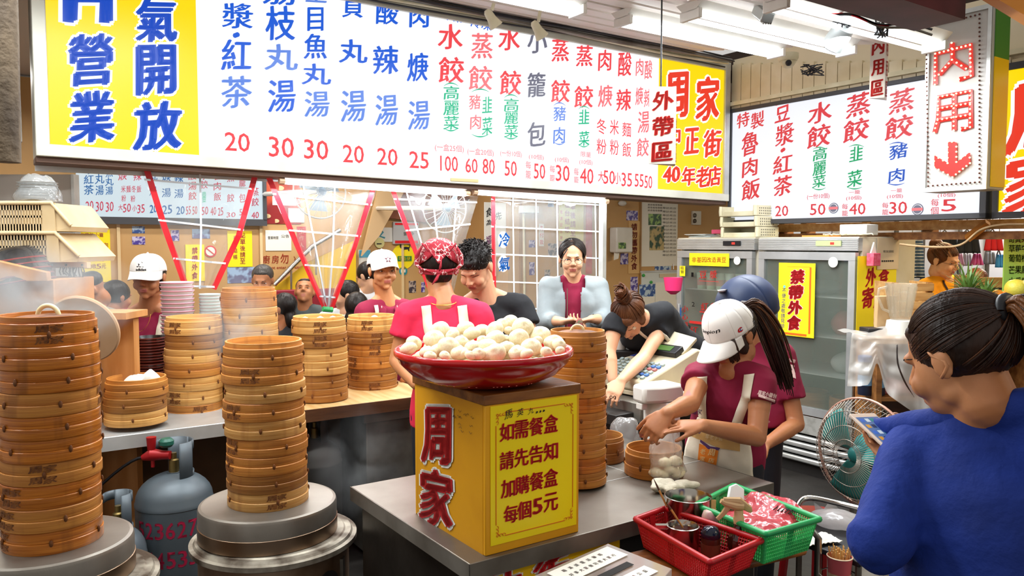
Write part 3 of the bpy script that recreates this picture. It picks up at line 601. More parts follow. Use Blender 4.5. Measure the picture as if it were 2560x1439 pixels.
topM = stack('the tower on the steel drum, centre left', 672, 1282, 657, 875, 2.65, 207, 9, ['pale', 'brown', 'honey', 'honey', 'pale', 'honey', 'pale', 'honey', 'honey'], 'steamers in the drum tower', (-130, -60, -90, 80, 150))
topA = stack('the stack before the pink bowls', 487, 1050, 484, 805, 3.73, 148, 7, ['honey', 'pale', 'pale', 'honey', 'pale', 'brown', 'pale'], 'steamers before the pink bowls', (-95, -110, -60, 60))
topB = stack('the low stack with a white cloth', 341, 1070, 341, 963, 3.36, 163, 3, ['pale', 'brown', 'honey'], 'steamers of the low stack', (-95, 130, 60))
topC = stack('the stack behind the drum tower', 628, 1012, 623, 731, 3.86, 142, 7, ['brown', 'pale', 'pale', 'brown', 'pale', 'pale', 'honey'], 'steamers behind the drum tower', (130, 60, 20))
topD = stack('the dumpling stack left of the shorter twin', 803, 1008, 798, 803, 4.0, 138, 6, ['brown', 'brown', 'pale', 'pale', 'brown', 'pale'], 'steamers of the left dumpling stack', (-70, -120, -160))
topE = stack('the dumpling stack beside the yellow box', 932, 985, 929, 800, 4.36, 126, 6, ['brown', 'brown', 'honey', 'honey', 'brown', 'pale'], 'steamers of the right dumpling stack', (-70, -120, -85))
topG = stack('the narrow tower right of the yellow box', 1444, 1223, 1443, 845, 2.74, 146, 10, ['honey', 'wet', 'honey', 'honey', 'honey', 'wet', 'honey', 'honey', 'wet', 'honey'], 'steamers of the narrow tower', (-95, 60, -140, 150), jit=.002)
g = 'small open steamers on the steel table'
for nm, px, py, Y, R, kind in (('small open bamboo steamer half hidden behind the narrow tower', 1500, 1150, 3.05, .095, 'brown'), ('small open bamboo steamer behind the plastic bag of dumplings', 1634, 1198, 2.86, .108, 'honey')):
    b = P(px, py, Y); steamer(V3((b.x, Y, .802)), R, .082, kind, .4, nm, g, mark=False)
def lid(top, R, label, rh, off=0):
    t = thing('woven_cover', label, 'lid', V3((top.x, top.y, top.z)), 0, 'steamer lids')
    obj('dome', MB().lathe([(R*.86, -.002), (R*.865, .003), (R*.6, .012), (.01, .018)], 40, cap=(1, 1)), mat('woven_lid', '#8c5a3a', .6, col2='#5a3018', scale=30), t)
    obj('handle', MB().tube([(off+rh*cos(a), 0, .012+rh*sin(a)) for a in [pi*i/14 for i in range(15)]], rh*.22, 10), mat('cream_handle', '#ead9a8', .4), t, smooth=60)
lid(topL[0], topL[1], 'dark lid with a cream arched handle on the left tower', .028); lid(topG[0], topG[1], 'dark lid with a cream arched handle on the narrow tower', .022)
# =================== buns ===================
m_dough = mat('dough', '#f3e6c6', .55, col2='#ead8ae', scale=7, sss=.15, bump=.1, bscale=40)
def bun_mesh(seed, kind='bun'):
    mb = MB().ell((0, 0, 0), 1, 30, 20); rnd = random.Random(seed); ph = rnd.uniform(0, 6); npl = rnd.choice((9, 11, 13))
    for i, q in enumerate(mb.v):
        a = atan2(q.y, q.x); t = math.acos(max(-1, min(1, q.z))); top = max(0, 1-t/1.25); pl = 1-2*(1-abs(sin(npl/2*(a+ph+1.1*top))))**2
        r = 1+.035*pl*min(1, top*1.6)*(1 if t > .12 else .2); z = q.z*(.74 if q.z > 0 else .6)
        x, y = q.x*r, q.y*r
        z += .07*max(0, 1-t/.33)-.05*math.exp(-((t-.42)/.14)**2); n_ = noise.noise(q*1.2+V3((seed, 0, 0)))*.06
        mb.v[i] = V3((x*(1+n_), y*(1+n_), z*(1+n_)+.025*pl*math.exp(-((t-.35)/.25)**2)))
    return mesh_of('bun', mb, m_dough, 180)
BUNS = [bun_mesh(i) for i in range(5)]
def bun(loc, r, label, group, i, rot=None, cat='bun', name='steamed_bun'):
    o = bpy.data.objects.new(name, BUNS[i % 5]); COL.objects.link(o); o.location = loc; o.scale = (r, r*random.uniform(.92, 1.08), r); o.rotation_euler = rot or (random.uniform(-.5, .5), random.uniform(-.5, .5), random.uniform(0, 6)); return tag(o, label, cat, group)
for tp, nm, pts in ((topD, 'left dumpling stack', [(-.07, -.03), (0, 0), (.06, .02)]), (topE, 'right dumpling stack', [(.01, .02)])):
    for i, (a, b) in enumerate(pts):
        bun(tp[0]+V3((a, b+.02, -.005)), .021, 'small white dumpling in the top of the %s, %s' % (nm, ('left one', 'middle one', 'right one')[i] if len(pts) > 1 else 'on its own'), 'dumplings in the steamers', i, (0, 0, i))
o = bun(V3((topM[0].x, topM[0].y, topM[0].z-.022)), .09, 'bundle of rice noodle cloth inside the top of the drum tower', 'cloths in the steamers', 2, (0, 0, 0), 'cloth', 'steamer_cloth')
o.scale = (.085, .08, .03); 
mb = MB().ell((0, 0, 0), (.075, .045, .022), 28, 16)
for i, q in enumerate(mb.v): mb.v[i] = V3((q.x, q.y, max(-.005, q.z*(1+.9*noise.noise(q*35))+(.03*max(0, 1-abs(q.x-.03)/.03) if q.z > 0 else 0))))
o = obj('steamer_cloth', mb, m_white, None, smooth=180); o.location = topB[0]+V3((.03, 0, .0)); o.rotation_euler = (0, 0, .3); tag(o, 'crumpled white cloth lying in the low steamer stack', 'cloth', 'cloths in the steamers')
# =================== steel drums and cookers ===================
def platform(cx, zt, Y, R, hh, label, label2, RL, seam=True):
    x = cx
    t = thing('steam_drum', label, 'steamer base', (x, Y, zt-hh), 0, 'steel drums under the towers')
    obj('side', MB().lathe([(R, .0), (R, hh-.012), (R-.003, hh-.003), (R-.012, hh)], 72, cap=(0, 0)), m_steel, t)
    obj('top_plate', MB().lathe([(R-.012, hh), (R-.02, hh+.0005), (.01, hh-.0005)], 72, cap=(0, 1)), m_steel, t)
    obj('lower_band', MB().lathe([(R+.002, .0), (R+.002, hh*.42), (R, hh*.43)], 72, cap=(1, 0)), mat('copper_band', '#a58a70', .35, 1, '#8b7461', 3), t)
    z0 = zt-hh-.002
    c = thing('cooker', label2, 'cooker', (x+.02, Y+.0, 0), 0, 'barrel cookers'); m_ring = mat('scorched_rim', '#b0a898', .5, .5, '#4b3d30', 9, fac=(.4, .62), bump=.15)
    obj('rim', MB().lathe([(RL*.5, z0-.01), (RL*.5, z0), (RL*.84, z0), (RL*.86, z0-.004), (RL*.93, z0-.004), (RL*.95, z0-.012), (RL, z0-.014), (RL, z0-.03), (RL*.96, z0-.036), (RL*.5, z0-.01)], 72, cap=(0, 0)), m_ring, c)
    obj('barrel', MB().lathe([(RL*.9, 0), (RL*.9, z0-.037)], 64, cap=(1, 0)), mat('cooker_barrel', '#a98f78', .45, .6, '#6b5038', 4, bump=.1), c)
    obj('barrel_seam', MB().box((RL*.88, -.02*0-RL*.2, z0/2-.03), (.012, .03, z0-.08)), m_steel_dull, c)
    obj('hole', MB().lathe([(.045, 0), (.045, .004)], 24).xf(M4.Translation((RL*.9*cos(-.55), RL*.9*sin(-.55), z0-.13)) @ M4.Rotation(-.55, 4, 'Z') @ M4.Rotation(pi/2, 4, 'Y') @ M4.Scale(1, 4, V3((1, 0, 0)))), m_dark, c)
platform(P(672, 1300, 2.65).x, topM[2], 2.65, .229, .108, 'round two-tone steel drum carrying the centre-left steamer tower', 'scorched steel barrel cooker below the centre drum', .277)
platform(P(126, 1300, 2.09).x, topL[2], 2.09, .205, .1, 'round steel drum carrying the tall left steamer tower', 'steel barrel cooker below the left drum', .25)
# =================== back counter ===================
m_boardm = mat('counter_wood_top', '#c9a876', .5, col2='#b58d55', scale=3, stretch=(9, 1, 9))
ct = thing('counter', 'long back counter with steel and wooden tops carrying steamer stacks', 'counter', S(.9, 3.75, 0), A)
def spart(name, u0, u1, v0, v1, z0, z1, m, par, **k): return obj(name, sbox(MB(), u0, u1, v0, v1, z0, z1), m, par, **W, **k)
spart('steel_top', -.9, 1.16, 3.55, 4.15, .835, .858, m_alu, ct, bevel=.004); spart('steel_lip', -.9, 1.16, 3.545, 3.549, .80, .856, m_alu, ct)
spart('wooden_top', 1.165, 2.0, 3.64, 4.15, .825, .850, m_boardm, ct, bevel=.003); spart('wooden_lip', 1.165, 2.0, 3.63, 3.639, .79, .85, m_wood_dark, ct)
spart('back_board', -.9, 1.9, 4.1, 4.13, .02, .82, mat('counter_panel', '#6b5138', .6, col2='#55402c', scale=3), ct)
spart('front_panel', -.9, .2, 3.62, 3.64, .02, .8, m_steel_dull, ct)
for u in (-.85, .2, 1.14, 1.95): spart('leg', u, u+.035, 3.6, 3.635, .0, .82, m_steel_dull, ct)
for x, y in ((318, 1096), (532, 1072)):
    q = PV(x, y, 3.6); 
spart('steel_cabinet', 1.62, 2.0, 3.72, 4.08, .03, .80, m_steel_dull, ct, bevel=.006); spart('cabinet_rim', 1.6, 2.0, 3.70, 3.719, .73, .81, m_steel, ct)
# =================== gas cylinders ===================
def cylinder_tank(loc, label, hh=.60, R=.155, text=True, mt=None):
    mt = mt or mat('tank_grey', '#5c656b', .42, .2, '#50595f', 4); t = thing('gas_cylinder', label, 'gas cylinder', loc, 0, 'gas cylinders')
    pr = [(R*.8, 0), (R*.86, .02), (R, .06), (R, hh-.13), (R*1.012, hh-.128), (R*1.012, hh-.118), (R*.99, hh-.11)]+[(R*.99*cos(a), hh-.11+.11*sin(a)) for a in [pi/2*i/8 for i in range(1, 8)]]+[(.03, hh+.0)]
    obj('body', MB().lathe(pr, 48), mt, t, smooth=40)
    def col(a, z0, z1, w=.07):
        return [V3((w*cos(a), w*sin(a), z)) for z in (z0, z1)]
    mb = MB(); rr = R*.5; z0 = hh-.03; z1 = hh+.13
    def handle(s, tt): a = radians(-60+250*s); return V3((rr*cos(a), rr*sin(a), z0+(z1-z0)*tt))
    for a0, a1, q0, q1 in ((-50, 0, 0, 1), (0, 60, .78, 1), (60, 130, 0, 1), (130, 200, .78, 1), (0, 60, 0, .2)):
        mb.grid(lambda s, tt: V3((rr*cos(radians(a0+(a1-a0)*s)), rr*sin(radians(a0+(a1-a0)*s)), z0+(z1-z0)*(q0+(q1-q0)*tt))), 8, 2)
    obj('guard', mb, mt, t, solid=.006)
    obj('valve', MB().lathe([(.02, hh-.01), (.02, hh+.05), (.012, hh+.055), (.012, hh+.08)], 16), mat('brass', '#8f7a4a', .4, .9), t)
    if text:
        for line, z in (('523627', hh-.2), ('544535', hh-.32)):
            mb = MB()
            for i, chx in enumerate(line):
                def fn(a, b, i=i, z=z): th = radians(-122)+((i)*.043+a)/R; return V3(((R+.001)*cos(th), (R+.001)*sin(th), z+b+.0))
                put(mb, chx, fn, .033, .066, .02)
            obj('stencil_number', mb, mat('stencil_red', '#a3143a', .6), t, smooth=0)
        mb = MB()
        def fn(a, b): th = radians(-84)+a/R; return V3(((R+.001)*cos(th), (R+.001)*sin(th), hh-.475+b))
        put(mb, 'C', fn, .05, .07, .03, brush=1); obj('stencil_mark', mb, MATS['stencil_red'], t, smooth=0)
    return t
tk = P(440, 1380, 3.22); cylinder_tank(V3((tk.x, 3.22, 0)), 'grey gas cylinder with red stencilled numbers below the back counter', hh=.70, R=.152)
cylinder_tank(V3((P(775, 1200, 3.85).x, 3.95, 0)), 'dusty gas cylinder in the shade behind the drum tower', hh=.66, R=.135, text=False, mt=mat('tank_dusty', '#4a4743', .6, .1))
cylinder_tank(V3((P(262, 1300, 2.9).x, 3.0, 0)), 'grey gas cylinder almost hidden behind the left tower', hh=.55, R=.10, text=False)
rg = thing('gas_regulator', 'red gas regulator valve on the grey numbered cylinder', 'valve', V3((tk.x-.10, 3.16, .70)), 0); m_rv = mat('regulator_red', '#a5161c', .35, .2)
rg.location = V3((tk.x-.02, 3.2, .775))
obj('body', MB().tube([(.015, 0, 0), (-.02, 0, 0), (-.06, 0, .002), (-.10, 0, -.012)], [.018, .02, .027, .012], 12), m_rv, rg); obj('stem', MB().tube([(-.062, 0, .0), (-.062, 0, .05), (-.062, 0, .075)], [.014, .018, .02], 12), m_rv, rg)
obj('knob', MB().lathe([(.022, .035), (.03, .045), (.03, .06), (.02, .07)], 12), mat('valve_green', '#1f5a4a', .4), rg)
obj('wing', MB().box((-.058, 0, -.03), (.014, .012, .045)), m_rv, rg, bevel=.003)
hs = obj('hose', MB().tube([rg.location+V3((-.1-.02*i-.003*i*i, .01, -.012-.0045*i*i)) for i in range(12)], .006, 8), m_black, None, smooth=60); tag(hs, 'black rubber gas hose curving down from the red regulator', 'hose')
# =================== steel table with the yellow box ===================
tb = thing('work_table', 'brushed steel work table carrying the yellow box and narrow tower', 'table', S(1.68, 2.15, 0), A)
u0, u1, v0, v1 = 1.05, 2.31, 1.745, 2.55
us = UV(PZ(1450, 1240, .8))[0]
spart('top_plate', u0, u1, v0, v1, .786, .8, m_steel, tb, bevel=.002)
spart('edge', u0, u1, v0-.003, v0-.0005, .752, .8, m_steel_dull, tb); spart('edge', u0-.003, u0-.0005, v0, v1, .752, .8, m_steel_dull, tb); spart('edge', u1+.0005, u1+.003, v0, v1, .752, .8, m_steel_dull, tb)
q1 = UV(PZ(1500, 1215, .8)); q2 = UV(PZ(1588, 1188, .8))
spart('seam', 1.5, u1-.001, q2[1], q2[1]+.004, .8, .8012, m_alu, tb); spart('seam', q2[0]-.002, q2[0]+.002, q2[1], v1, .8, .8012, m_alu, tb)
spart('side_panel', u0+.03, u0+.04, v0+.03, v1-.03, .02, .75, mat('table_panel', '#4b4640', .45, .7, '#2a2420', 3, bump=.05), tb)
spart('front_panel', u0+.55, u1-.05, v0+.04, v0+.05, .02, .75, m_dark, tb)
for u in (u0+.03, u1-.07):
    for v in (v0+.055, v1-.07): spart('leg', u+.012, u+.045, v, v+.035, 0, .785, m_steel_dull, tb)
spart('yellow_board', u0+.05, u0+.55, v0+.02, v0+.035, .02, .745, mat('yellow_board', '#f4c400', .5), tb)
pvt = lambda x, y: PV(x, y, v0+.02)
for lst in ([('中', 1135, 1495, 60, 90), ('正', 1265, 1455, 75, 80), ('街', 1375, 1432, 85, 90)],):
    lettering(tb, lst, pvt, EU, -EV, m_whiteink, name='lettering_outline', bold=.09, off=.002); lettering(tb, lst, pvt, EU, -EV, m_redink, bold=.045, off=.004)
bu0, bu1, bv0, bv1 = 1.112, 1.437, 1.765, 2.178
bx = thing('sign_box', 'yellow wooden box with red lettering and brown lid on the steel table', 'box', S((bu0+bu1)/2, (bv0+bv1)/2, .8), A)
m_bxy = mat('box_yellow', '#e9a814', .5, col2='#dd9a10', scale=2.5); m_side = mat('box_yellow_worn', '#d9990f', .55, col2='#bf7d0c', scale=3, fac=(.45, .75))
zt_ = 1.214
for a, b, c, d, nm in ((bu0, bu1, bv0, bv0+.012, 'front_panel'), (bu0, bu1, bv1-.012, bv1, 'back_panel')): spart(nm, a, b, c, d, .8, zt_, m_bxy, bx, bevel=.002)
spart('side_panel', bu0, bu0+.012, bv0+.0125, bv1-.0125, .8, zt_, m_side, bx); spart('side_panel', bu1-.012, bu1, bv0+.0125, bv1-.0125, .8, zt_, m_side, bx)
spart('lid', bu0-.006, bu1+.004, bv0-.004, bv1+.006, zt_, zt_+.028, mat('lid_wood', '#8f5a26', .45, col2='#643712', scale=3, stretch=(2, 9, 9), bump=.1), bx, bevel=.003)
spart('notice', bu0+.016, bu1-.01, bv0-.002, bv0-.0004, .825, zt_-.004, mat('notice_yellow', '#fbe00f', .4), bx)
pf = lambda x, y: PV(x, y, bv0-.003)
rows = [('如需餐盒', (1267, 1317, 1356, 1396-6), 1079, 1058), ('請先告知', (1267, 1310, 1351, 1390-3), 1150, 1127), ('加購餐盒', (1270, 1313, 1352, 1392-4), 1220, 1193), ('每個5元', (1277, 1315, 1343, 1376), 1288-4, 1256-2)]
its = []
for s_, xs, ya, yb in rows:
    xs = [xs[0]]+[xs[0]+(1377-xs[0])*k/3 for k in (1, 2, 3)]
    for i, ch in enumerate(s_): its.append((ch, xs[i], ya+(yb-ya)*i/3, 34 if ch != '5' else 22, 44 if ch != '5' else 38))
def lett3(parent, items, proj, ex, nrm_, mt, name='lettering', bold=.02, brush=0, off=.001, shear=0):
    return lettering(parent, items, proj, ex, nrm_, mt, name, bold, brush, off)
lett3(bx, its, pf, EU, -EV, m_redink, bold=.03)
lett3(bx, [('馬', 1271, 1035, 20, 22), ('英', 1300, 1030, 16, 18), ('九', 1327, 1026, 14, 16), ('...', 1350, 1028, 22, 6)], pf, EU, -EV, m_blackink, bold=0, brush=1.2, name='scribble')
a_, b_ = bu0+.032, bu1-.024; zl, zh = .845, zt_-.024
for p in ((a_+.03, b_-.03, zh-.002, zh), (a_+.03, b_-.03, zl, zl+.002)): spart('frame_line', p[0], p[1], bv0-.0035, bv0-.0025, p[2], p[3], mat('frame_orange', '#dd6a14', .5), bx)
for p in ((a_, a_+.002), (b_-.002, b_)): spart('frame_line', p[0], p[1], bv0-.0035, bv0-.0025, zl+.035, zh-.035, MATS['frame_orange'], bx)
for cu_, cz_, su, sz in ((a_, zh, 1, -1), (b_, zh, -1, -1), (a_, zl, 1, 1), (b_, zl, -1, 1)):
    mb = MB()
    for k in range(3):
        for ax in (0, 1):
            pts = []
            for i in range(14):
                th = i/13*5; r = .0065*(1-i/16); ca, cb = .006+.010*k, .004
                du, dz = (ca+r*cos(th), cb+r*sin(th)) if ax == 0 else (cb+r*sin(th), ca+r*cos(th)); pts.append(S(cu_+su*du, bv0-.0035, cz_+sz*dz))
            mb.tube(pts, .0008, 4)
    obj('corner_ornament', mb, MATS['frame_orange'], bx, **W)
pl_ = lambda x, y: PU(x, y, bu0-.001)
for lst in ([('周', 1091, 1088, 66, 138), ('家', 1090, 1243, 76, 134)],):
    lettering(bx, lst, pl_, -EV, -EU, m_paper, name='lettering_outline', bold=.09, off=.0015, brush=.8); lettering(bx, lst, pl_, -EV, -EU, mat('deep_red_ink', '#b0161c', .5), bold=.05, off=.003, brush=.8)
mb = MB()
for k in range(14):
    q = pl_(1128+random.uniform(0, 50), 1015+random.uniform(0, 70)); mb.tube([q-EU*.002+V3((0, 0, .003*sin(i*1.7+k)))-EV*(i*.004) for i in range(5)], .0005, 4)
obj('scribble', mb, m_blackink, bx, **W)
bc = P(1206, 905, 2.36); bowl_c = V3((P(1210, 905, 2.30).x, 2.30, zt_+.0285))
bw = thing('plastic_bowl', 'wide red plastic colander bowl heaped with buns on the yellow box', 'bowl', bowl_c)
RB = 455/F*2.30/2*.99
m_bowl = mat('bowl_red', '#cf0f12', .18, col2='#b50b0e', scale=3, coat=.3)
prof = [(RB*.42, 0), (RB*.62, .006), (RB*.82, .03), (RB*.94, .062), (RB*.965, .078), (RB*.985, .08), (RB, .086), (RB, .097), (RB*.985, .101), (RB*.945, .099), (RB*.925, .085), (RB*.91, .066), (RB*.79, .036), (RB*.6, .012), (.004, .008)]
obj('shell', MB().lathe(prof, 80), m_bowl, bw, smooth=60)
mb = MB(); hm = mesh_of('hole', MB().lathe([(.0028, -.001), (.0028, .001)], 8), mat('bowl_hole', '#ff8d7a', .5))
for k in range(54):
    a = -pi+k*pi/52+random.uniform(-.02, .02); f = random.choice((.70, .76)); r = RB*f; z = .03*(f-.62)/.2+.006
    o = obj('hole', hm, None, bw, loc=(r*cos(a)*1.004, r*sin(a)*1.004, z-.001)); o.rotation_euler = (0, radians(120), a)
bp = [(1022, 872, 22, -.05), (1034, 858, 20, .02), (1085, 848, 27, -.02), (1100, 828, 26, .06), (1070, 882, 22, -.14), (1122, 866, 28, -.11), (1131, 838, 18, .03), (1163, 820, 22, .09), (1180, 834, 22, .04), (1153, 856, 20, -.03), (1157, 884, 15, -.15),
      (1183, 868, 22, -.09), (1204, 826, 20, .09), (1220, 866, 25, -.10), (1196, 884, 17, -.17), (1237, 826, 24, .06), (1258, 812, 20, .12), (1275, 806, 22, .13), (1238, 845, 24, .0), (1272, 826, 12, .08), (1240, 882, 26, -.16), (1267, 868, 20, -.10),
      (1307, 818, 27, .08), (1297, 844, 25, .0), (1350, 838, 26, .07), (1328, 868, 26, -.07), (1290, 884, 20, -.16), (1316, 885, 18, -.17), (1385, 858, 26, .02), (1366, 880, 16, -.11), (1398, 862, 18, -.02), (1075, 890, 16, -.18), (1112, 889, 14, -.19), (1343, 852, 14, .0),
      (1400, 876, 12, -.07), (1175, 888, 14, -.18), (1206, 850, 14, -.02), (1264, 848, 14, .02), (1145, 872, 14, -.09)]
pos_words = ['near the left rim', 'at the back left', 'in the middle', 'at the back right', 'near the right rim']
usedl = {}
for i, (x, y, r, dy) in enumerate(bp):
    Y = 2.30+dy; c = P(x, y, Y); rr = r/F*Y*1.04
    b = bun(c, rr, '', 'buns heaped in the red bowl', i, (random.uniform(.1, .9), random.uniform(-.5, .5), random.uniform(-.5, .5)))
    row = 'front row' if dy < -.12 else 'second row' if dy < -.05 else 'middle row' if dy < .03 else 'upper rows' if dy < .085 else 'very top'
    if row not in usedl: usedl[row] = []
    usedl[row].append((x, b))
CNT = ['first', 'second', 'third', 'fourth', 'fifth', 'sixth', 'seventh', 'eighth', 'ninth', 'tenth', 'eleventh', 'twelfth']
for row, L_ in usedl.items():
    L_.sort(key=lambda t: t[0])
    for i, (x, b) in enumerate(L_): b['label'] = 'white pleated bun in the red bowl, %s from the left in the %s' % (CNT[i], row)
k = 0
for rr_, zz, n in ((.06, .045, 6), (.13, .05, 11), (.19, .065, 16), (.08, .09, 7), (.15, .10, 11)):
    for j in range(n):
        a = 2*pi*j/n+zz*20
        o = bun(bowl_c+V3((rr_*cos(a), rr_*sin(a), zz)), .029, 'white bun buried low in the heap of the red bowl', 'buns buried in the red bowl', k, (0, 0, a)); k += 1
# =================== things on the table ===================
m_bag = film('bag_film', '#f2ede4', .3, .15, .6, 22)
bgc = PZ(1668, 1200, .803)
bag = thing('plastic_bag', 'clear plastic bag of dumplings held open by the girl in the white cap', 'bag', bgc)
def bagf(s, t):
    a = 2*pi*s; rx, ry = .072-.030*t+.010*sin(5*a+2)*t, .05-.025*t
    if t < .15: rx *= .6+2.6*t; ry *= .6+2.6*t
    n_ = noise.noise(V3((cos(a)*2, sin(a)*2, t*4)))*.012
    zt__ = .175+.035*cos(a)+.01*sin(3*a)
    return V3((-.018*t+(rx+n_)*cos(a), (ry+n_)*sin(a), .002+zt__*t))
obj('film', MB().grid(bagf, 40, 20), m_bag, bag, smooth=180)
for i, (dx, dz) in enumerate(((-.042, .03), (.01, .035), (.038, .028), (-.01, .065), (.028, .07), (-.02, .022))):
    bun(bgc+V3((dx, .0, dz)), .026, 'cream dumpling inside the clear bag, '+('lower left', 'lower middle', 'lower right', 'upper left', 'upper right', 'at the very bottom')[i], 'dumplings in the clear bag', i)
def blob(name, c, r, label, cat, m, amp=.35, fr=20, seed=0, rz=0, seg=36):
    mb = MB().ell((0, 0, 0), r, seg, 20); zb_ = -r[2]*.75
    for i, q in enumerate(mb.v):
        n_ = 1+amp*noise.noise(q*fr+V3((seed, seed, 0))); mb.v[i] = V3((q.x*n_, q.y*n_, max(zb_, q.z*n_)))
    mb.v = [q+V3((0, 0, -zb_)) for q in mb.v]
    o = obj(name, mb, m, None, smooth=180); o.location = c; o.rotation_euler = (0, 0, rz); return tag(o, label, cat)
m_cloth = mat('damp_cloth', '#ece5d2', .8, col2='#dcd5bd', scale=12, bump=.5, bscale=60)
c = PZ(1665, 1226, .802); cl = blob('cloth', c, (.052, .05, .022), 'crumpled white cloth on the steel table beside the pot', 'cloth', m_cloth, .6, 28, 3)
c = PZ(1712, 1222, .802); cl = blob('cloth', c, (.045, .022, .018), 'rolled white towel with green hem on the steel table', 'cloth', m_cloth, .4, 30, 9, .2)
obj('green_hem', MB().tube([(.038, -.012, .012), (.046, 0, .018), (.04, .014, .012)], .004, 6), mat('hem_green', '#7fa04a', .7), cl)
# =================== trolley board and plastic baskets ===================
zc = .74
tr = thing('trolley', 'tube-framed trolley with a rounded wooden board beside the steel table', 'trolley', PZ(1800, 1400, 0.0)*0+V3((0.62, 1.75, 0)), 0)
E0, E1 = PZ(2022, 1366, zc), PZ(1620, 1480, zc); dxy = (E0-E1).normalized(); nb = V3((-dxy.y, dxy.x, 0))
cb = E0+nb*.0
bpts = [E0+nb*.02, E0-dxy*.0+nb*.0, E1-dxy*.35, E1-dxy*.35+nb*.2, E0+nb*.2]
c1, c2, c3, c4 = PZ(2022, 1366, zc), PZ(1905, 1306, zc), PZ(1500, 1392, zc), PZ(1560, 1560, zc)
c4 = c1-(c2-c3)
mb = MB(); mb.prism([c1, c2, c3, c4], (0, 0, -.028)); obj('board', mb, mat('board_wood', '#a8662a', .4, col2='#6d3c14', scale=3, stretch=(1, 7, 7), bump=.05), tr, **W, bevel=.012)
cv = [c1+V3((0, 0, -.05)), c2+V3((0, 0, -.05)), c3+V3((0, 0, -.05)), c4+V3((0, 0, -.05))]
obj('frame_tube', MB().tube([PZ(2000, 1330, zc-.05), PZ(2030, 1325, zc-.045), PZ(2046, 1345, zc-.08), V3((*PZ(2046, 1345, zc-.08).xy, .02))], .012, 10), m_chrome, tr, **W6)
for q in (c3, c4): obj('leg', MB().tube([q+V3((.02, .0, -.029)), V3((q.x+.02, q.y, .0))], .012, 10), m_chrome, tr, **W)
for i in range(2): obj('rail', MB().tube([cv[(0, 2)[i]]+V3((.0, .0, -.2)), cv[(1, 3)[i]]+V3((0, 0, -.2))], .009, 8), m_steel_dull, tr, **W)
def basket(label, A_, B_, C_, D_, zr, hh, m, m2, group='plastic baskets on the trolley'):
    """rim corners A B C D in world xy at rim height zr; perforated sides"""
    cen = (A_+B_+C_+D_)/4; t = thing('plastic_basket', label, 'basket', V3((cen.x, cen.y, zr-hh)), 0, group)
    R_ = [A_, B_, C_, D_]; low = [cen+(q-cen)*.84 for q in R_]
    def rnd(cs, z, r=.15, n=5):
        out = []
        for i in range(4):
            p, q, s = cs[i-1], cs[i], cs[(i+1) % 4]; a = q+(p-q).normalized()*r*.25*(p-q).length*.6; b = q+(s-q).normalized()*r*.25*(s-q).length*.6
            for k in range(n+1):
                f = k/n; out.append(V3((*(a*(1-f)**2+q*2*f*(1-f)+b*f*f).xy, z)))
        return out
    rim = rnd(R_, zr); mb = MB(); mb.tube(rim+[rim[0], rim[1]], .009, 8, caps=False); obj('rim', mb, m, t, **W6)
    top = rnd([cen+(q-cen)*.975 for q in R_], zr-.003); bot = rnd(low, zr-hh+.003); n = len(top)
    mb = MB(); mb.add(bot+[q+V3((0, 0, .003)) for q in bot], [tuple(range(n)), tuple(range(2*n-1, n-1, -1))]+[(i, (i+1) % n, n+(i+1) % n, n+i) for i in range(n)]); obj('base', mb, m, t, **W0)
    seg = [(top[i], top[(i+1) % n], bot[i], bot[(i+1) % n]) for i in range(n)]; mb = MB()
    for a, b, c, d in seg:
        L = (b-a).length; k = max(1, int(L/.0085)); 
        for i in range(k):
            f = (i+.5)/k; p = a.lerp(b, f); q = c.lerp(d, f); w_ = (b-a).normalized()*.0016; t_ = (w_.cross(p-q)).normalized()*.0014
            mb.add([p-w_-t_, p+w_-t_, p+w_+t_, p-w_+t_, q-w_-t_, q+w_-t_, q+w_+t_, q-w_+t_], [(0, 4, 5, 1), (1, 5, 6, 2), (2, 6, 7, 3), (3, 7, 4, 0)])
    for r in range(1, 8):
        f = r/8; ring = [t_.lerp(b_, f) for t_, b_ in zip(top, bot)]; mb.tube(ring+[ring[0], ring[1]], .0019, 4, caps=False)
    obj('lattice', mb, m2, t, **W0, kind='stuff')
    for a, b in ((0, 1), (1, 2), (2, 3), (3, 0)):
        mb = MB()
        for f in (.5,):
            p = cen+(R_[a].lerp(R_[b], f)-cen)*.97; q = cen+(R_[a].lerp(R_[b], f)-cen)*.85; w_ = (R_[b]-R_[a]).normalized()*.012
            mb.prism([V3((*(p-w_).xy, zr-.004)), V3((*(p+w_).xy, zr-.004)), V3((*(q+w_).xy, zr-hh+.004)), V3((*(q-w_).xy, zr-hh+.004))], (q-p).normalized()*.003)
        obj('side_rib', mb, m, t, **W)
    return t, cen
zr1 = zc+.085; zr2 = zc+.108
rb, rbc = basket('red perforated plastic basket holding pots and bottles', *[PZ(x, y, zr1) for x, y in ((1588, 1297), (1662, 1270), (1905, 1350), (1775, 1405))], zr1, .082, mat('basket_red', '#b5121c', .35), mat('basket_red2', '#c21a22', .4))
gb, gbc = basket('green perforated plastic basket holding red plastic bags', *[PZ(x, y, zr2) for x, y in ((1740, 1262), (1835, 1212), (2050, 1297), (1915, 1335))], zr2, .1, mat('basket_green', '#1f9e58', .35), mat('basket_green2', '#3fc46a', .4))
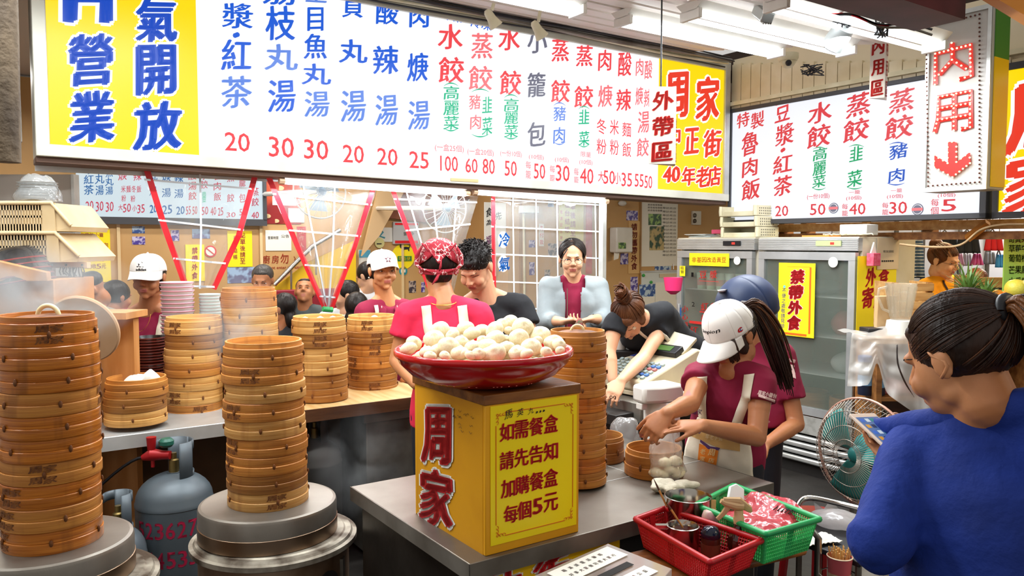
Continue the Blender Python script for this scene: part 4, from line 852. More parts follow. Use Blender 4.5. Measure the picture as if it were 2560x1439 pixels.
def pot(px, py, Y, R, hh, z0, label, handle=False, fill=None):
    q = P(px, py, Y); t = thing('steel_pot', label, 'pot', V3((q.x, Y, z0)), 0, 'steel pots in the red basket')
    obj('wall', MB().lathe([(R*.9, 0), (R, .004), (R, hh-.003), (R+.002, hh), (R-.001, hh+.001), (R-.003, hh-.002), (R-.003, .008), (.002, .006)], 48), mat('pot_steel', '#a9a39a', .18, 1), t, smooth=50)
    if fill: obj('sauce', MB().lathe([(.002, hh*.8), (R-.004, hh*.8)], 40, cap=(0, 0)), fill, t)
    if handle: obj('handle', MB().tube([(-R+.002, 0, hh-.004), (-R-.035, -.01, hh), (-R-.037, -.01, hh-.012), (-R-.037, -.01, hh*.3)], .005, 6, flat=1.8), m_chrome, t)
    return t
def sz(px, py, z): return PZ(px, py, z)
zbk = zc+.004
q = PZ(1724, 1332, zbk); q.z = P(1720, 1238, q.y).z; pt1 = pot(1720, 1238, q.y, 58*q.y/F, q.z-zbk, zbk, 'large steel pot with a brush standing in it')
q2 = PZ(1707, 1376, zbk); q2.z = P(1707, 1312, q2.y).z; pt2 = pot(1707, 1312, q2.y, 40*q2.y/F, q2.z-zbk, zbk, 'small steel cup with handle and dark sauce', True, mat('sauce', '#3a0c08', .15))
def brush_(a, b, label, br=True):
    t = thing('brush', label, 'brush', a); d = (b-a)
    obj('shaft', MB().tube([a, a+d*.75, a+d*.76], [.0028, .0032, .001], 8), mat('bamboo_handle', '#c98f4a', .4), t, **W); obj('tip', MB().tube([a+d*.76, a+d*.85, b], [.003, .003, .0008], 8), mat('brush_tip', '#5a3a2a', .5), t, **W)
brush_(pt1.location+V3((.0-.04, -.02, .03)), P(1634, 1196, q.y), 'wooden-handled brush leaning out of the large pot')
brush_(pt2.location+V3((.0, 0, .07)), P(1668, 1258, q2.y), 'thin wooden stick leaning out of the sauce cup')
def bottle(px, py, z0, R, prof, mt, label, parts):
    q = PZ(px, py, z0); t = thing('bottle', label, 'bottle', V3((q.x, q.y, z0)), 0, 'bottles in the red basket'); obj('body', MB().lathe([(r*R, z) for r, z in prof], 32), mt, t, smooth=50)
    for nm, pr, m in parts: obj(nm, MB().lathe([(r*R, z) for r, z in pr], 32), m, t, smooth=50)
    return t
b1 = bottle(1776, 1362, zbk, .027, [(.9, 0), (1, .004), (1, .066), (.95, .07)], mat('jar_beige', '#a88f63', .3), 'pink-capped beige squeeze jar in the red basket', [('cap', [(.98, .0705), (1.02, .072), (1.0, .088), (.8, .104), (.5, .108), (.01, .109)], mat('cap_pink', '#b5808a', .35, col2='#c9b9a2', scale=30))])
b2 = bottle(1776, 1398, zbk, .027, [(.9, 0), (1, .004), (1, .062), (.96, .066)], mat('jar_brown', '#3a1d12', .15), 'dark sauce bottle with a glossy black cap', [('cap', [(.98, .0665), (1.02, .068), (1.0, .08), (.7, .094), (.01, .098)], mat('cap_black', '#12182a', .15)), ('label_band', [(1.01, .015), (1.01, .05)], mat('label_brown', '#5a3420', .5))])
b3 = bottle(1845, 1392, zbk, .034, [(.9, 0), (1, .005), (1, .05), (.85, .07), (.42, .084), (.40, .1)], mat('spray_glass', '#3a1710', .08, coat=.5), 'spray bottle of dark soy sauce with a beige trigger', [('collar', [(.46, .1005), (.46, .118), (.4, .12), (.36, .14)], mat('trigger_beige', '#c8a478', .4))])
obj('spray_head', MB().tube([(.012, 0, .150), (-.01, 0, .152), (-.04, 0, .160), (-.052, 0, .166)], [.012, .013, .010, .007], 10), MATS['trigger_beige'], b3)
obj('trigger', MB().tube([(-.03, 0, .150), (-.045, 0, .128), (-.062, 0, .112)], [.006, .005, .004], 8, flat=1.6), MATS['trigger_beige'], b3)
obj('head_shroud', MB().tube([(-.045, 0, .168), (.0, 0, .164), (.03, 0, .142), (.036, 0, .133)], [.006, .009, .007, .003], 8, flat=1.5), MATS['trigger_beige'], b3)
m_rbag = film('red_bag', '#f4606c', .82, .2, .5, 14); m_wbag = mat('white_box_paper', '#e9efee', .5)
def sheetblob(name, cx, cy, z, lx, ly, hz, rz, m, label, cat, seed, group=None):
    mb = MB()
    def fn(s, t):
        x, y = (s-.5)*lx, (t-.5)*ly; e = min(1, 4*min(s, 1-s))*min(1, 4*min(t, 1-t))
        return V3((x*(1+.12*noise.noise(V3((t*4, seed, 0)))), y*(1+.15*noise.noise(V3((s*4, seed, 3)))), hz*e*(.55+.45*noise.noise(V3((s*4, t*4, seed))))+.004*noise.noise(V3((s*14, t*14, seed)))))
    mb.grid(fn, 40, 40); o = obj(name, mb, m, None, smooth=180, solid=.0015); o.location = (cx, cy, z); o.rotation_euler = (0, 0, rz); return tag(o, label, cat, group)
ang = atan2((PZ(2050, 1297, zr2)-PZ(1835, 1212, zr2)).y, (PZ(2050, 1297, zr2)-PZ(1835, 1212, zr2)).x)
for i, (x, y, lx, ly, hz, l) in enumerate(((1930, 1262, .26, .15, .05, 'upper sheet of the red plastic bags in the green basket'), (1900, 1290, .24, .14, .03, 'lower sheet of the red plastic bags in the green basket'))):
    q = PZ(x, y, zr2-.02); ob = sheetblob('plastic_bag', q.x, q.y, zr2-.03-.012*i, lx, ly, hz, ang+.3*i, m_rbag, l, 'bag', i*7.3+1, 'red plastic bags in the green basket')
    if i == 0: 
        mb = MB()
        for k in range(5): mb.tube([(.062+k*.011, -.055+.004*k, .023), (.058+k*.011, -.035+.004*k, .028)], .0022, 4)
        mb.tube([(.055, -.033, .029), (.115, -.014, .026)], .002, 4); obj('print', mb, m_blackink, ob)
q = PZ(1838, 1246, zr2); o = obj('paper_bag', MB().prism([(-.03, 0, 0), (.035, 0, 0), (.03, 0, .075), (.0, 0, .085), (-.022, 0, .07)], (0, .012, 0)), m_wbag, None, bevel=.003); o.location = V3((q.x, q.y, zr2-.035)); o.rotation_euler = (-.5, .35, .2); tag(o, 'folded white carton standing in the green basket', 'carton')
q = PZ(1768, 1250, zr2); o = obj('card', MB().box((0, 0, .03), (.045, .004, .06)), mat('kraft', '#c0a468', .6), None, bevel=.001); o.location = V3((q.x+.01, q.y, zr2-.06)); o.rotation_euler = (-.2, .2, .5); tag(o, 'tan kraft card leaning in the green basket corner', 'card')
za = zc+.062; AB = [PZ(x, y, za) for x, y in ((1520, 1357), (1680, 1420), (1560, 1560), (1330, 1440))]
db = thing('donation_box', 'clear acrylic donation box with a slot and red printed notices', 'box', V3((*((AB[0]+AB[2])/2).xy, zc)), 0)
mb = MB(); mb.prism([V3((q.x, q.y, zc+.0015)) for q in AB], (0, 0, .06)); obj('shell', mb, film('acrylic', '#e6ded6', .55, .08, .02, 3), db, **W0, bevel=.002)
ex = (AB[1]-AB[0]).normalized(); ey = (AB[3]-AB[0]); L1, L2 = (AB[1]-AB[0]).length, ey.length; ey = ey/L2; tz = V3((0, 0, .0022))
def patch(a0, a1, b0, b1, m, name, dz=.0022): 
    o_ = V3((*AB[0].xy, za+dz)); obj(name, MB().prism([o_+ex*a0*L1+ey*b0*L2, o_+ex*a1*L1+ey*b0*L2, o_+ex*a1*L1+ey*b1*L2, o_+ex*a0*L1+ey*b1*L2], (0, 0, .001)), m, db, **W0)
patch(.08, .42, .08, .88, m_paper, 'notice'); patch(.74, .95, .15, .7, m_paper, 'notice'); patch(.53, .64, .2, .6, m_dark, 'slot')
for (a, b, s_, n) in ((.18, .78, '箱滿請電話聯絡', .55), (.31, .78, '好事大家做功德大家行', .62), (.84, .5, '支持公益', .3)):
    mb = MB(); L_ = len(s_)
    for i, ch in enumerate(s_):
        o_ = V3((*AB[0].xy, za+.0042))+ex*a*L1+ey*(b-(n)*(i+.5)/L_)*L2; put(mb, ch, lambda p, q_, o_=o_: o_-ey*p-ex*q_, .012, .014, .01)
    obj('lettering', mb, mat('pink_ink', '#c94a55', .6), db, **W0)
o = sheetblob('banknote', AB[0].x-.02, AB[0].y-.1, zc+.02, .07, .035, .006, .6, mat('note_red', '#b76a66', .7), 'reddish banknote lying inside the donation box', 'banknote', 4)
# =================== people ===================
def skin_mat(name, c, c2): return mat(name, c, .5, col2=c2, scale=6, sss=.12, bump=.03, bscale=120)
sk = {'light': skin_mat('skin_light', '#e3b08c', '#d99f7b'), 'mid': skin_mat('skin_mid', '#cf956b', '#c38558'), 'tan': skin_mat('skin_tan', '#bd8058', '#ad6e47'), 'warm': skin_mat('skin_warm', '#c98a5e', '#bb7748')}
m_lip = mat('lips', '#b3655a', .5); m_lip2 = mat('lips_pale', '#b8735f', .45)
m_eye = mat('eye_white', '#e8e0d8', .2); m_iris = mat('iris', '#1c1210', .1); m_brow = mat('brow', '#33241d', .8)
def hair_mat(name, c, c2): return mat(name, c, .42, col2=c2, scale=14, stretch=(1, 1, .25), bump=.6, bscale=60, bstretch=(1, 1, .12), spec=.35)
hm = {'black': hair_mat('hair_black', '#16110f', '#221a17'), 'brown': hair_mat('hair_brown', '#3f2416', '#6b3f22'), 'grey': hair_mat('hair_grey', '#55504b', '#2c2826'), 'dark': hair_mat('hair_dark_brown', '#251710', '#3a2216'), 'ponytail': hair_mat('hair_ponytail', '#5a3319', '#80502a')}
def cloth(name, c, c2=None, **k): return mat(name, c, k.pop('rough', .85), col2=c2 or c, scale=k.pop('scale', 5), bump=k.pop('bump', .25), bscale=k.pop('bscale', 16), **k)
m_maroon = cloth('maroon_cotton', '#8a0f38', '#7a0c30'); m_apron = cloth('apron_cream', '#efe6d2', '#e3d7be'); m_pink = cloth('pink_cotton', '#e8284f', '#dc2046')
m_blk = cloth('black_cotton', '#141519', '#1c1d22'); m_capw = cloth('cap_white', '#f3efea', '#e9e3dc', bump=.1); m_grey = cloth('grey_nylon', '#8f989b', '#80898d', rough=.6); m_blue = cloth('blue_fleece', '#10318c', '#0b2670', bump=.4, bscale=40)
m_pants = cloth('dark_trousers', '#1b1c24'); m_gtee = cloth('grey_tee', '#4e5657'); m_yellow = cloth('yellow_tee', '#f5a80f', '#e89a08'); m_redc = cloth('red_cotton', '#c9242c'); m_wtee = cloth('white_tee', '#dfe0e2')
def RM(yaw, pitch=0, roll=0): return M4.Rotation(radians(yaw), 4, 'Z') @ M4.Rotation(radians(roll), 4, 'Y') @ M4.Rotation(radians(pitch), 4, 'X')
def head_pieces(mb, Hm, male=False, ears=True):
    k0 = len(mb.v)
    mb.ell((0, .014, .032), (.073, .092, .082), 28, 20); mb.ell((0, -.022, -.015), (.064, .064, .078), 24, 18)
    mb.ell((0, -.036, -.062), (.047 if not male else .053, .047, .042), 20, 14); mb.ell((0, -.066, -.091), (.019, .019, .018), 14, 10)
    for s in (-1, 1):
        mb.ell((s*.036, -.06, -.032), (.024, .024, .026), 14, 10); mb.ell((s*.038, -.01, -.058), (.020, .026, .024), 12, 8)
        mb.ell((s*.0115, -.094, -.0245), (.0085, .011, .0075), 10, 8)
        if ears: mb.ell((s*.0755, .012, -.008), (.009, .019, .031), 12, 10, M4.Rotation(radians(12*s), 3, 'Z')); mb.ell((s*.08, .02, .0), (.007, .012, .02), 10, 8)
    mb.cap((0, -.084, .012), (0, -.1035, -.0175), .0075, .0105, 10); mb.cap((-.026, -.078, .024), (.026, -.078, .024), .012, .012, 10)
    mb.cap((-.017, -.0815, -.0505), (.017, -.0815, -.0505), .0062, .0062, 8); mb.cap((-.014, -.081, -.0605), (.014, -.081, -.0605), .0075, .0075, 8); mb.ell((0, -.087, -.051), (.011, .006, .006), 8, 6)
    mb.cap((0, .02, -.03), (0, .022, -.085), .058 if male else .052, .06 if male else .053, 16)
    mb.xf(Hm, k0)
def sculpt(mb, Hm):
    inv = Hm.inverted(); R = Hm.to_3x3()
    for i, q in enumerate(mb.v):
        l = inv @ q
        if l.length > .17 or l.y > -.03: continue
        d = 0
        for s in (-1, 1): d += .0085*math.exp(-(((l.x-s*.031)/.015)**2+((l.z-.004)/.011)**2))
        d += .004*math.exp(-((l.x/.02)**2+((l.z+.0555)/.0022)**2))
        if d > 1e-4: mb.v[i] = q+R @ V3((0, d, 0))
def hand(mb, w, d, n, side, curl=25, sp=7, k=1.0, thumb=35, curls=None):
    """wrist w, pointing d, palm normal n (out of the palm), side +1/-1 = where the thumb is along d x n"""
    d = V3(d).normalized(); n = V3(n); n = (n-d*n.dot(d)).normalized(); s = d.cross(n)*side; k0 = len(mb.v)
    secs = []
    for t, rx, ry in ((-.012, .024, .019), (.01, .029, .018), (.04, .038, .0155), (.07, .04, .0135), (.086, .037, .011)):
        secs.append((w+d*t*k, s*rx*k, n*ry*k))
    mb.loft(secs, 14)
    for i, (off, L, r) in enumerate(((.030, .072, .0083), (.0105, .08, .0086), (-.0095, .075, .0082), (-.0285, .06, .0073))):
        a = radians((1.2-i)*sp); c = radians((curls[i] if curls else curl+i*4)); base = w+d*.08*k+s*off*k; dirn = d*cos(a)+s*sin(a); p = base; ang = c*.6
        for j, f in enumerate((.45, .32, .25)):
            dd = dirn*cos(ang)+n*sin(ang); q = p+dd*L*f*k; mb.cap(p, q, r*(1-.09*j)*k, r*(1-.09*(j+1))*k, 8); p = q; ang += c
    p = w+d*.022*k+s*.026*k; a = radians(thumb)
    for j, (L, r) in enumerate(((.038, .012), (.032, .0098), (.025, .0088))):
        dd = (d*cos(a)+s*sin(a)+n*(.25+.12*j)).normalized(); q = p+dd*L*k; mb.cap(p, q, r*k, (r-.0012)*k, 8); p = q; a *= .62
class Person: pass
def J(q): return q if isinstance(q, V3) else P(*q)
def person(label, hd, yaw, pitch, sh, roll=0, pel=None, hs=1.0, arms=(), skin='mid', shirt=None, sleeve=.5, male=False, vox=.0055, byaw=None, face=True, eyes=.5, lips=None, legs=True,
           bulk=1.0, shirt_r=1.0, group=None, ears=True, pants=None, hem=0.0, name='person', neckr=1.0, shirtvox=.010, feet=None, wr=.006, msm=3):
    p = Person(); hc = P(*hd); p.hc = hc; Hm = M4.Translation(hc) @ RM(yaw, pitch, roll) @ M4.Scale(hs, 4); p.Hm = Hm
    sL, sR = P(*sh[0]), P(*sh[1]); shc = (sL+sR)/2; p.shc = shc; pel = pel if isinstance(pel, V3) else V3((shc.x, shc.y+.02, shc.z-.47)) if pel is None else P(*pel); p.pel = pel
    ax = (sR-sL).normalized(); up = (shc-pel).normalized(); fr = ax.cross(up).normalized(); by = fr
    if byaw is not None: f0 = V3((sin(radians(byaw)), -cos(radians(byaw)), 0)); fr = by = f0 if by.dot(f0) > -2 else f0
    by = (by-up*by.dot(up)).normalized(); p.front = by; p.ax = up.cross(by)*-1; p.up = up; p.axs = ax
    root = thing(name, label, 'person', V3((pel.x, pel.y, 0)), 0, group); p.root = root
    X = ax-up*ax.dot(up); X.normalize(); Y = up.cross(X)
    hw = (sR-sL).length/2
    def torso(inf, low=0.0, top=1.0):
        L = (shc-pel).length; secs = []
        for t, rx, ry in ((-.10-low, .150, .105), (.05, .152, .108), (.25, .138, .10), (.42, .130, .094), (.62, .142, .102), (.80, max(.15, hw*.92), .100), (.92, hw*.90, .078), (1.0, hw*.62, .062), (1.05, .065, .056)):
            b = bulk if t < .9 else 1
            secs.append((pel+up*t*L, X*(rx*b+inf), Y*(ry*b+inf)))
        return secs
    mb = MB(); head_pieces(mb, Hm, male, ears)
    nb = Hm @ V3((0, .022, -.075)); mb.cap(nb, shc+up*.03, (.060 if male else .053)*neckr, (.066 if male else .058)*neckr, 18)
    for q in (sL, sR): mb.cap(nb.lerp(shc+up*.02, .45), shc.lerp(q, .75)+up*.008, .030*neckr, .044*bulk, 12)
    mb.loft(torso(-.012), 24)
    for q in (sL, sR): mb.cap(shc.lerp(q, .25)+up*.01, q, .048*bulk, .047*bulk, 12)
    p.arms = arms
    for i, a in enumerate(arms):
        if not a: continue
        s0 = (sL, sR)[i]; e, w_ = a['e'], a['w']; e = J(e); w_ = J(w_); k = a.get('k', 1)
        mid = s0.lerp(e, .5); mb.cap(s0, e, .045*bulk, .036*k*bulk, 14); mb.cap(s0, mid, .046*bulk, .042*bulk, 14)
        m2 = e.lerp(w_, .3); mb.cap(e, m2, .036*k, .038*k, 14); mb.cap(m2, w_, .038*k, .0245*k, 14)
        if 'd' in a: hand(mb, w_, a['d'], a['n'], a.get('side', 1), a.get('curl', 25), a.get('sp', 7), a.get('hk', 1), a.get('thumb', 35), a.get('curls'))
    body = remesh(mb, vox, msm); sculpt(body, Hm)
    inv = Hm.inverted()
    for i, f in enumerate(body.f):
        l = inv @ body.v[f[0]]
        if abs(l.x) < .021-.25*abs(l.z+.056) and -.0665 < l.z < -.0455 and l.y < -.078: body.m[i] = 1
    bodyb = BVHTree.FromPolygons(body.v, body.f); p.bodyb = bodyb
    p.body = obj('body', body, [sk[skin], lips or m_lip2], root, **W8)
    R = Hm.to_3x3()
    def fp(x, z, off=0.0, b=None):
        o_ = Hm @ V3((x, -.3, z)); d_ = (R @ V3((0, 1, 0))).normalized(); h = (b or bodyb).ray_cast(o_, d_, .5)
        return (h[0] if h[0] else Hm @ V3((x, -.09, z)))-d_*off
    p.fp = fp
    if face:
        for s in (-1, 1):
            cx_ = s*.0315; h_ = .0055*eyes+.0012
            if eyes > .15:
                c_ = fp(cx_, .003, -.003); e_ = obj('eye', MB().ell(c_, (.0145*hs, .0055*hs, h_*hs), 14, 8, RM(yaw, pitch, roll).to_3x3()), m_eye, root, **W8)
                mb_ = MB().ell(fp(cx_+eyes*0, .003, .0007), (.0052*hs, .003*hs, min(.0052, h_)*hs), 10, 6, RM(yaw, pitch, roll).to_3x3()); mb_.xf(wmat(e_).inverted()); obj('iris', mb_, m_iris, e_, smooth=180)
            obj('eyelash', MB().tube([fp(cx_+s*.0*0+.0155*u_, .003+h_*(1-u_*u_)*(1 if eyes > .15 else -.8)+.0006, .0004) for u_ in (-1, -.6, -.2, .2, .6, 1)], [.0006*hs, .0011*hs, .0013*hs, .0013*hs, .0011*hs, .0006*hs], 5), m_iris, root, **W)
            obj('eyebrow', MB().tube([fp(s*(.015+.006*j), .022+.0035*sin(j/4*2.6)-(.003 if j == 4 else 0), .0003) for j in range(5)], [.0012*hs, .002*hs, .002*hs, .0017*hs, .0008*hs], 5), m_brow, root, **W)
        for s in (-1, 1): obj('nostril', MB().ell(fp(s*.006, -.0285, -.0005), (.0028*hs, .002*hs, .0016*hs), 6, 4), mat('nostril', '#5a2c20', .7), root, **W)
    if shirt:
        inf = .012*shirt_r; mb = MB(); mb.loft(torso(inf, hem), 28)
        for i, q in enumerate((sL, sR)):
            mb.cap(shc.lerp(q, .3)-up*.0, q-up*.006, .052*bulk+inf*.5, .049*bulk+inf, 14)
            mb.cap(shc+up*.035+(q-shc)*.22, shc.lerp(q, .8)+up*.012, .040*neckr+inf*.7, .045*bulk+inf*.7, 14)
            a = arms[i] if i < len(arms) else None
            if a:
                e = J(a['e']); w_ = J(a['w']); L1 = (e-q).length
                if sleeve <= 1: en = q.lerp(e, sleeve); mb.tube([q, q.lerp(en, .5), en], [.05*bulk+inf, .049*bulk+inf*1.2, .048*bulk+inf*1.5], 18)
                else: en = e.lerp(w_, sleeve-1); mb.cap(q, e, .05*bulk+inf, .045*bulk+inf, 16); mb.tube([e, e.lerp(en, .5), en], [.044*bulk+inf, .043+inf, .032+inf], 18)
            else: mb.tube([q, q-up*.1+ax*(.02 if i else -.02), q-up*.16+ax*(.025 if i else -.025)], [.05*bulk+inf]*3, 18)
        sb = remesh(mb, shirtvox, 4)
        for i, q in enumerate(sb.v):
            n_ = noise.noise_vector(V3((q.x*9, q.y*9, q.z*5)))+.5*noise.noise_vector(q*22); sb.v[i] = q+V3((n_.x, n_.y, n_.z*.3))*wr
        p.sb = BVHTree.FromPolygons(sb.v, sb.f); p.shirt = obj('shirt', sb, shirt, root, **W8)
    if legs:
        mb = MB(); L = .17
        for s in (-1, 1):
            h0 = pel+X*s*.075; kn = V3((h0.x, h0.y-.01, h0.z*.52)); an = V3((h0.x, h0.y+.01, .07)); mb.cap(h0, kn, .088, .065, 14); mb.tube([kn+V3((0, 0, .03)), an], [.066, .05], 14)
            ft = V3((h0.x, h0.y, .05)); fd = V3((by.x, by.y, 0)).normalized()
            obj('shoe', MB().cap(ft+V3((0, 0, -.005)), ft+fd*.15+V3((0, 0, -.012)), .042, .036, 14), m_black, root, **W8)
        mb.loft([(pel-up*.08, X*.155, Y*.105), (pel+up*.06, X*.145, Y*.1)], 20)
        obj('trousers', remesh(mb, .013, 3), pants or m_pants, root, **W8)
    return p
def drape(p, name, fn, nu, nv, m, off=.006, back=False, bvh=None, solid=.003, parent=None, smooth=180, dirn=None):
    """sheet in body coordinates (x to the viewer's right of the body axis, z along the spine from the shoulders) laid on the shirt"""
    b = bvh or p.sb; f = dirn or (p.front*(-1 if back else 1)); X = p.axs; Z = p.up
    def g(s, t):
        x, z = fn(s, t)[:2]; o_ = p.shc+X*x+Z*z+f*.5; h = b.ray_cast(o_, -f, .75)
        if h[0]: q = h[0]
        else: q = b.find_nearest(p.shc+X*x+Z*z)[0]
        e = fn(s, t)[2] if len(fn(s, t)) > 2 else 0
        return q+f*(off+e)
    return obj(name, MB().grid(g, nu, nv), m, parent or p.root, **W, smooth=smooth, solid=solid)
def strip(p, name, pts, w, m, **k):
    def fn(s, t):
        a = poly_at(pts, t); b0 = poly_at(pts, max(0, t-.02)); b1 = poly_at(pts, min(1, t+.02)); dx, dz = b1[0]-b0[0], b1[1]-b0[1]; L = math.hypot(dx, dz) or 1
        return (a[0]-dz/L*w*(s-.5), a[1]+dx/L*w*(s-.5))
    return drape(p, name, fn, 2, 24, m, **k)
def on_surface(p, name, items, C, ex, ez, d, m, bvh, off=.002, bold=.02, brush=.3, polys=()):
    """flat print laid on a garment: items (text,a,b,w,h) around C, thrown along d onto the surface"""
    mb = MB()
    def fl(x, y): o_ = C+ex*x+ez*y-d*.3; h = bvh.ray_cast(o_, d, .7); return (h[0] if h[0] else C+ex*x+ez*y)-d*off
    for t, a, b, w, h in items: put(mb, t, lambda u, v: fl(a+u, b+v), w, h, bold, 0, brush)
    for pl in polys:
        n = len(pl); mb.add([fl(x, y) for x, y in pl], [tuple(range(n))])
    return obj(name, mb, m, p.root, **W0)
def hshell(p, pieces, col, vox=.006, amp=.002, fr=60, name='hair', sm=3):
    mb = MB()
    for c, r in pieces:
        if isinstance(r, tuple) and len(r) == 3: mb.ell(c, r, 28, 20)
        else: mb.cap(c, r[0], r[1], r[2] if len(r) > 2 else r[1]) if False else None
    s = remesh(mb, vox, sm)
    for i, q in enumerate(s.v):
        a = atan2(q.x, q.y+.02); s.v[i] = q+q.normalized()*(amp*noise.noise(V3((a*fr*.4, q.z*9, 0))))
    s.xf(p.Hm); return obj(name, s, hm[col], p.root, **W8)
def strands(p, paths, r, col, name='hair_strands', seg=4, parent=None):
    mb = MB()
    for pts in paths:
        n = len(pts); mb.tube([p.Hm @ V3(q) for q in pts], [r*(.5+.5*min(1, 4*i/n))*(1-.75*max(0, (i/n-.6)/.4)) for i in range(n)], seg)
    return obj(name, mb, hm[col], parent or p.root, **W8, kind='stuff')
def ell_path(c, rad, a, b, n=9, lift=0, wob=0, rnd=random):
    c = V3(c); a, b = V3(a), V3(b); out = []; da = V3(((a[i]-c[i])/rad[i] for i in range(3))).normalized(); db = V3(((b[i]-c[i])/rad[i] for i in range(3))).normalized(); w0 = rnd.uniform(-wob, wob)
    for i in range(n):
        t = i/(n-1); d = da.slerp(db, t, da) if da.angle(db) > .01 else da; k = 1+lift*sin(pi*t)+w0*sin(pi*t)
        out.append(V3((c.x+d.x*rad[0]*k, c.y+d.y*rad[1]*k, c.z+d.z*rad[2]*k)))
    return out
def pulled(p, tie, col, n=150, c=(0, .02, .034), rad=(.0835, .1, .088), seed=1, r=.0022, zmin=-.035):
    rnd = random.Random(seed); P_ = []
    for i in range(n):
        f = rnd.random(); side = rnd.choice((-1, 1))
        if f < .45: a = rnd.uniform(-1.0, 1.0); st = (.083*sin(a), -.075*cos(a)+.005, .062-.02*abs(a))
        elif f < .8: st = (side*.083, rnd.uniform(-.03, .02), rnd.uniform(-.0, .05))
        else: a = rnd.uniform(-1.2, 1.2); st = (.08*sin(a), .02+.09*cos(a), rnd.uniform(-.06, zmin))
        P_.append(ell_path(c, rad, st, tie, 10, .0, .02, rnd))
    return strands(p, P_, r, col)
def tail(p, pts, col, n=60, r=.003, spread=.02, seed=3, name='ponytail', taper=.5, spr_end=1.4):
    rnd = random.Random(seed); paths = []
    for k in range(n):
        a, rr = rnd.uniform(0, 6.28), sqrt(rnd.random())*spread; L = rnd.uniform(.75, 1); path = []
        m_ = 14
        for i in range(m_):
            t = i/(m_-1)*L; q = V3(poly3(pts, t)); g = (.35+1.0*min(1, t*2.2))*(1 if t < .6 else 1-(t-.6)*(1-taper*.6)); path.append(q+V3((cos(a)*rr*g, sin(a)*rr*g*.8, sin(a*2)*rr*.3))+V3((.004*noise.noise(V3((k, t*5, 0))), .004*noise.noise(V3((k, 0, t*5))), 0)))
        paths.append(path)
    mb = MB()
    for pt in paths: n_ = len(pt); mb.tube([p.Hm @ q for q in pt], [r*(1-.8*max(0, (i/n_-.6)/.4)) for i in range(n_)], 5)
    return obj(name, mb, hm[col], p.root, **W8)
def poly3(pts, t):
    """Catmull-Rom through pts"""
    n = len(pts)-1; k = min(int(t*n), n-1); f = t*n-k; P_ = [V3(pts[max(0, k-1)]), V3(pts[k]), V3(pts[k+1]), V3(pts[min(n, k+2)])]
    return .5*((2*P_[1])+(P_[2]-P_[0])*f+(2*P_[0]-5*P_[1]+4*P_[2]-P_[3])*f*f+(3*P_[1]-P_[0]-3*P_[2]+P_[3])*f*f*f)
def cap_hat(p, m, brim_len=.075, zt=.125, zb=.022, logo=None, tiltx=0, label='white baseball cap'):
    c = V3((0, .008, zb)); rx, ry, rz = .0875, .104, zt-zb; T = p.Hm @ M4.Translation((0, 0, 0)) @ M4.Rotation(radians(tiltx), 4, 'X')
    mb = MB(); nu, nv = 60, 18
    def dome(s, t):
        a = 2*pi*s; e = pi/2*t; sm = 1-.010*(abs(sin(3*a+pi/2))**30)*(1-t)
        z = sin(e)**.9 if t > 0 else 0; front = max(0, -sin(a-0))*0
        return T @ V3((c.x+rx*cos(a)*cos(e)**.75*sm, c.y+ry*sin(a)*cos(e)**.75*sm, c.z+rz*z-.018*(1 if t < .01 else 1-t)*max(0, sin(a))))
    mb.grid(dome, nu, nv); o = obj('cap', mb, m, p.root, **W6, solid=.003); o['label'] = label
    inv = wmat(p.root).inverted(); iv = lambda q: q
    def sub(name, mb_, mm, **k): mb_.xf(wmat(p.root).inverted()); return obj(name, mb_, mm, o, **k)
    def brim(s, t):
        a = -pi/2+(s-.5)*pi*.80; w = sin(pi*s)**.45; ext = brim_len*w*t; x = rx*1.0*cos(a)*1.0; y = ry*sin(a); cur = -.55*(x*x)/.09*1.0
        return T @ V3((c.x+x*(1-.05*t), c.y+y-ext, c.z+.002-.012*t-.22*ext*1.0+cur*(t*.8)*1.0*(.9)))
    sub('brim', MB().grid(brim, 30, 8), m, smooth=180, solid=.004)
    sub('button', MB().ell(T @ V3((0, c.y, c.z+rz+.002)), .006, 10, 6), m, smooth=180)
    for k in range(6):
        a = pi/2+k*pi/3; pts = [T @ (V3((c.x+(rx+.0016)*cos(a)*cos(e)**.75, c.y+(ry+.0016)*sin(a)*cos(e)**.75, c.z+(rz+.0012)*sin(e)**.9-.018*(1-e/(pi/2))*max(0, sin(a))))) for e in [pi/2*j/10 for j in range(10)]]
        sub('seam', MB().tube(pts, .0009, 4), mat('cap_seam', '#d8d2ca', .8))
    p.capb = BVHTree.FromPolygons(mb_copy_world(o, p), [f for f in mb.f]); p.cap = o
    return o
def mb_copy_world(o, p):
    M = wmat(p.root); return [M @ v.co for v in o.data.vertices]
def cap_print(p, items, C, m, bold=.03, brush=.2, polys=(), dirl=(0, 1, 0)):
    R = p.Hm.to_3x3(); ex = (R @ V3((1, 0, 0))).normalized(); ez = (R @ V3((0, 0, 1))).normalized(); d = (R @ V3(dirl)).normalized()
    if abs(dirl[0]) > .3: ex = d.cross(ez).normalized(); 
    C_ = p.Hm @ V3(C); mb = MB()
    def fl(x, y): o_ = C_+ex*x+ez*y-d*.2; h = p.capb.ray_cast(o_, d, .4); return (h[0] if h[0] else C_+ex*x+ez*y)-d*.0025
    for t, a, b, w, h in items: put(mb, t, lambda u, v: fl(a+u, b+v), w, h, bold, 0, brush)
    for pl in polys: mb.add([fl(x, y) for x, y in pl], [tuple(range(len(pl)))])
    mb.xf(wmat(p.root).inverted()); return obj('emblem', mb, m, p.cap, smooth=0)
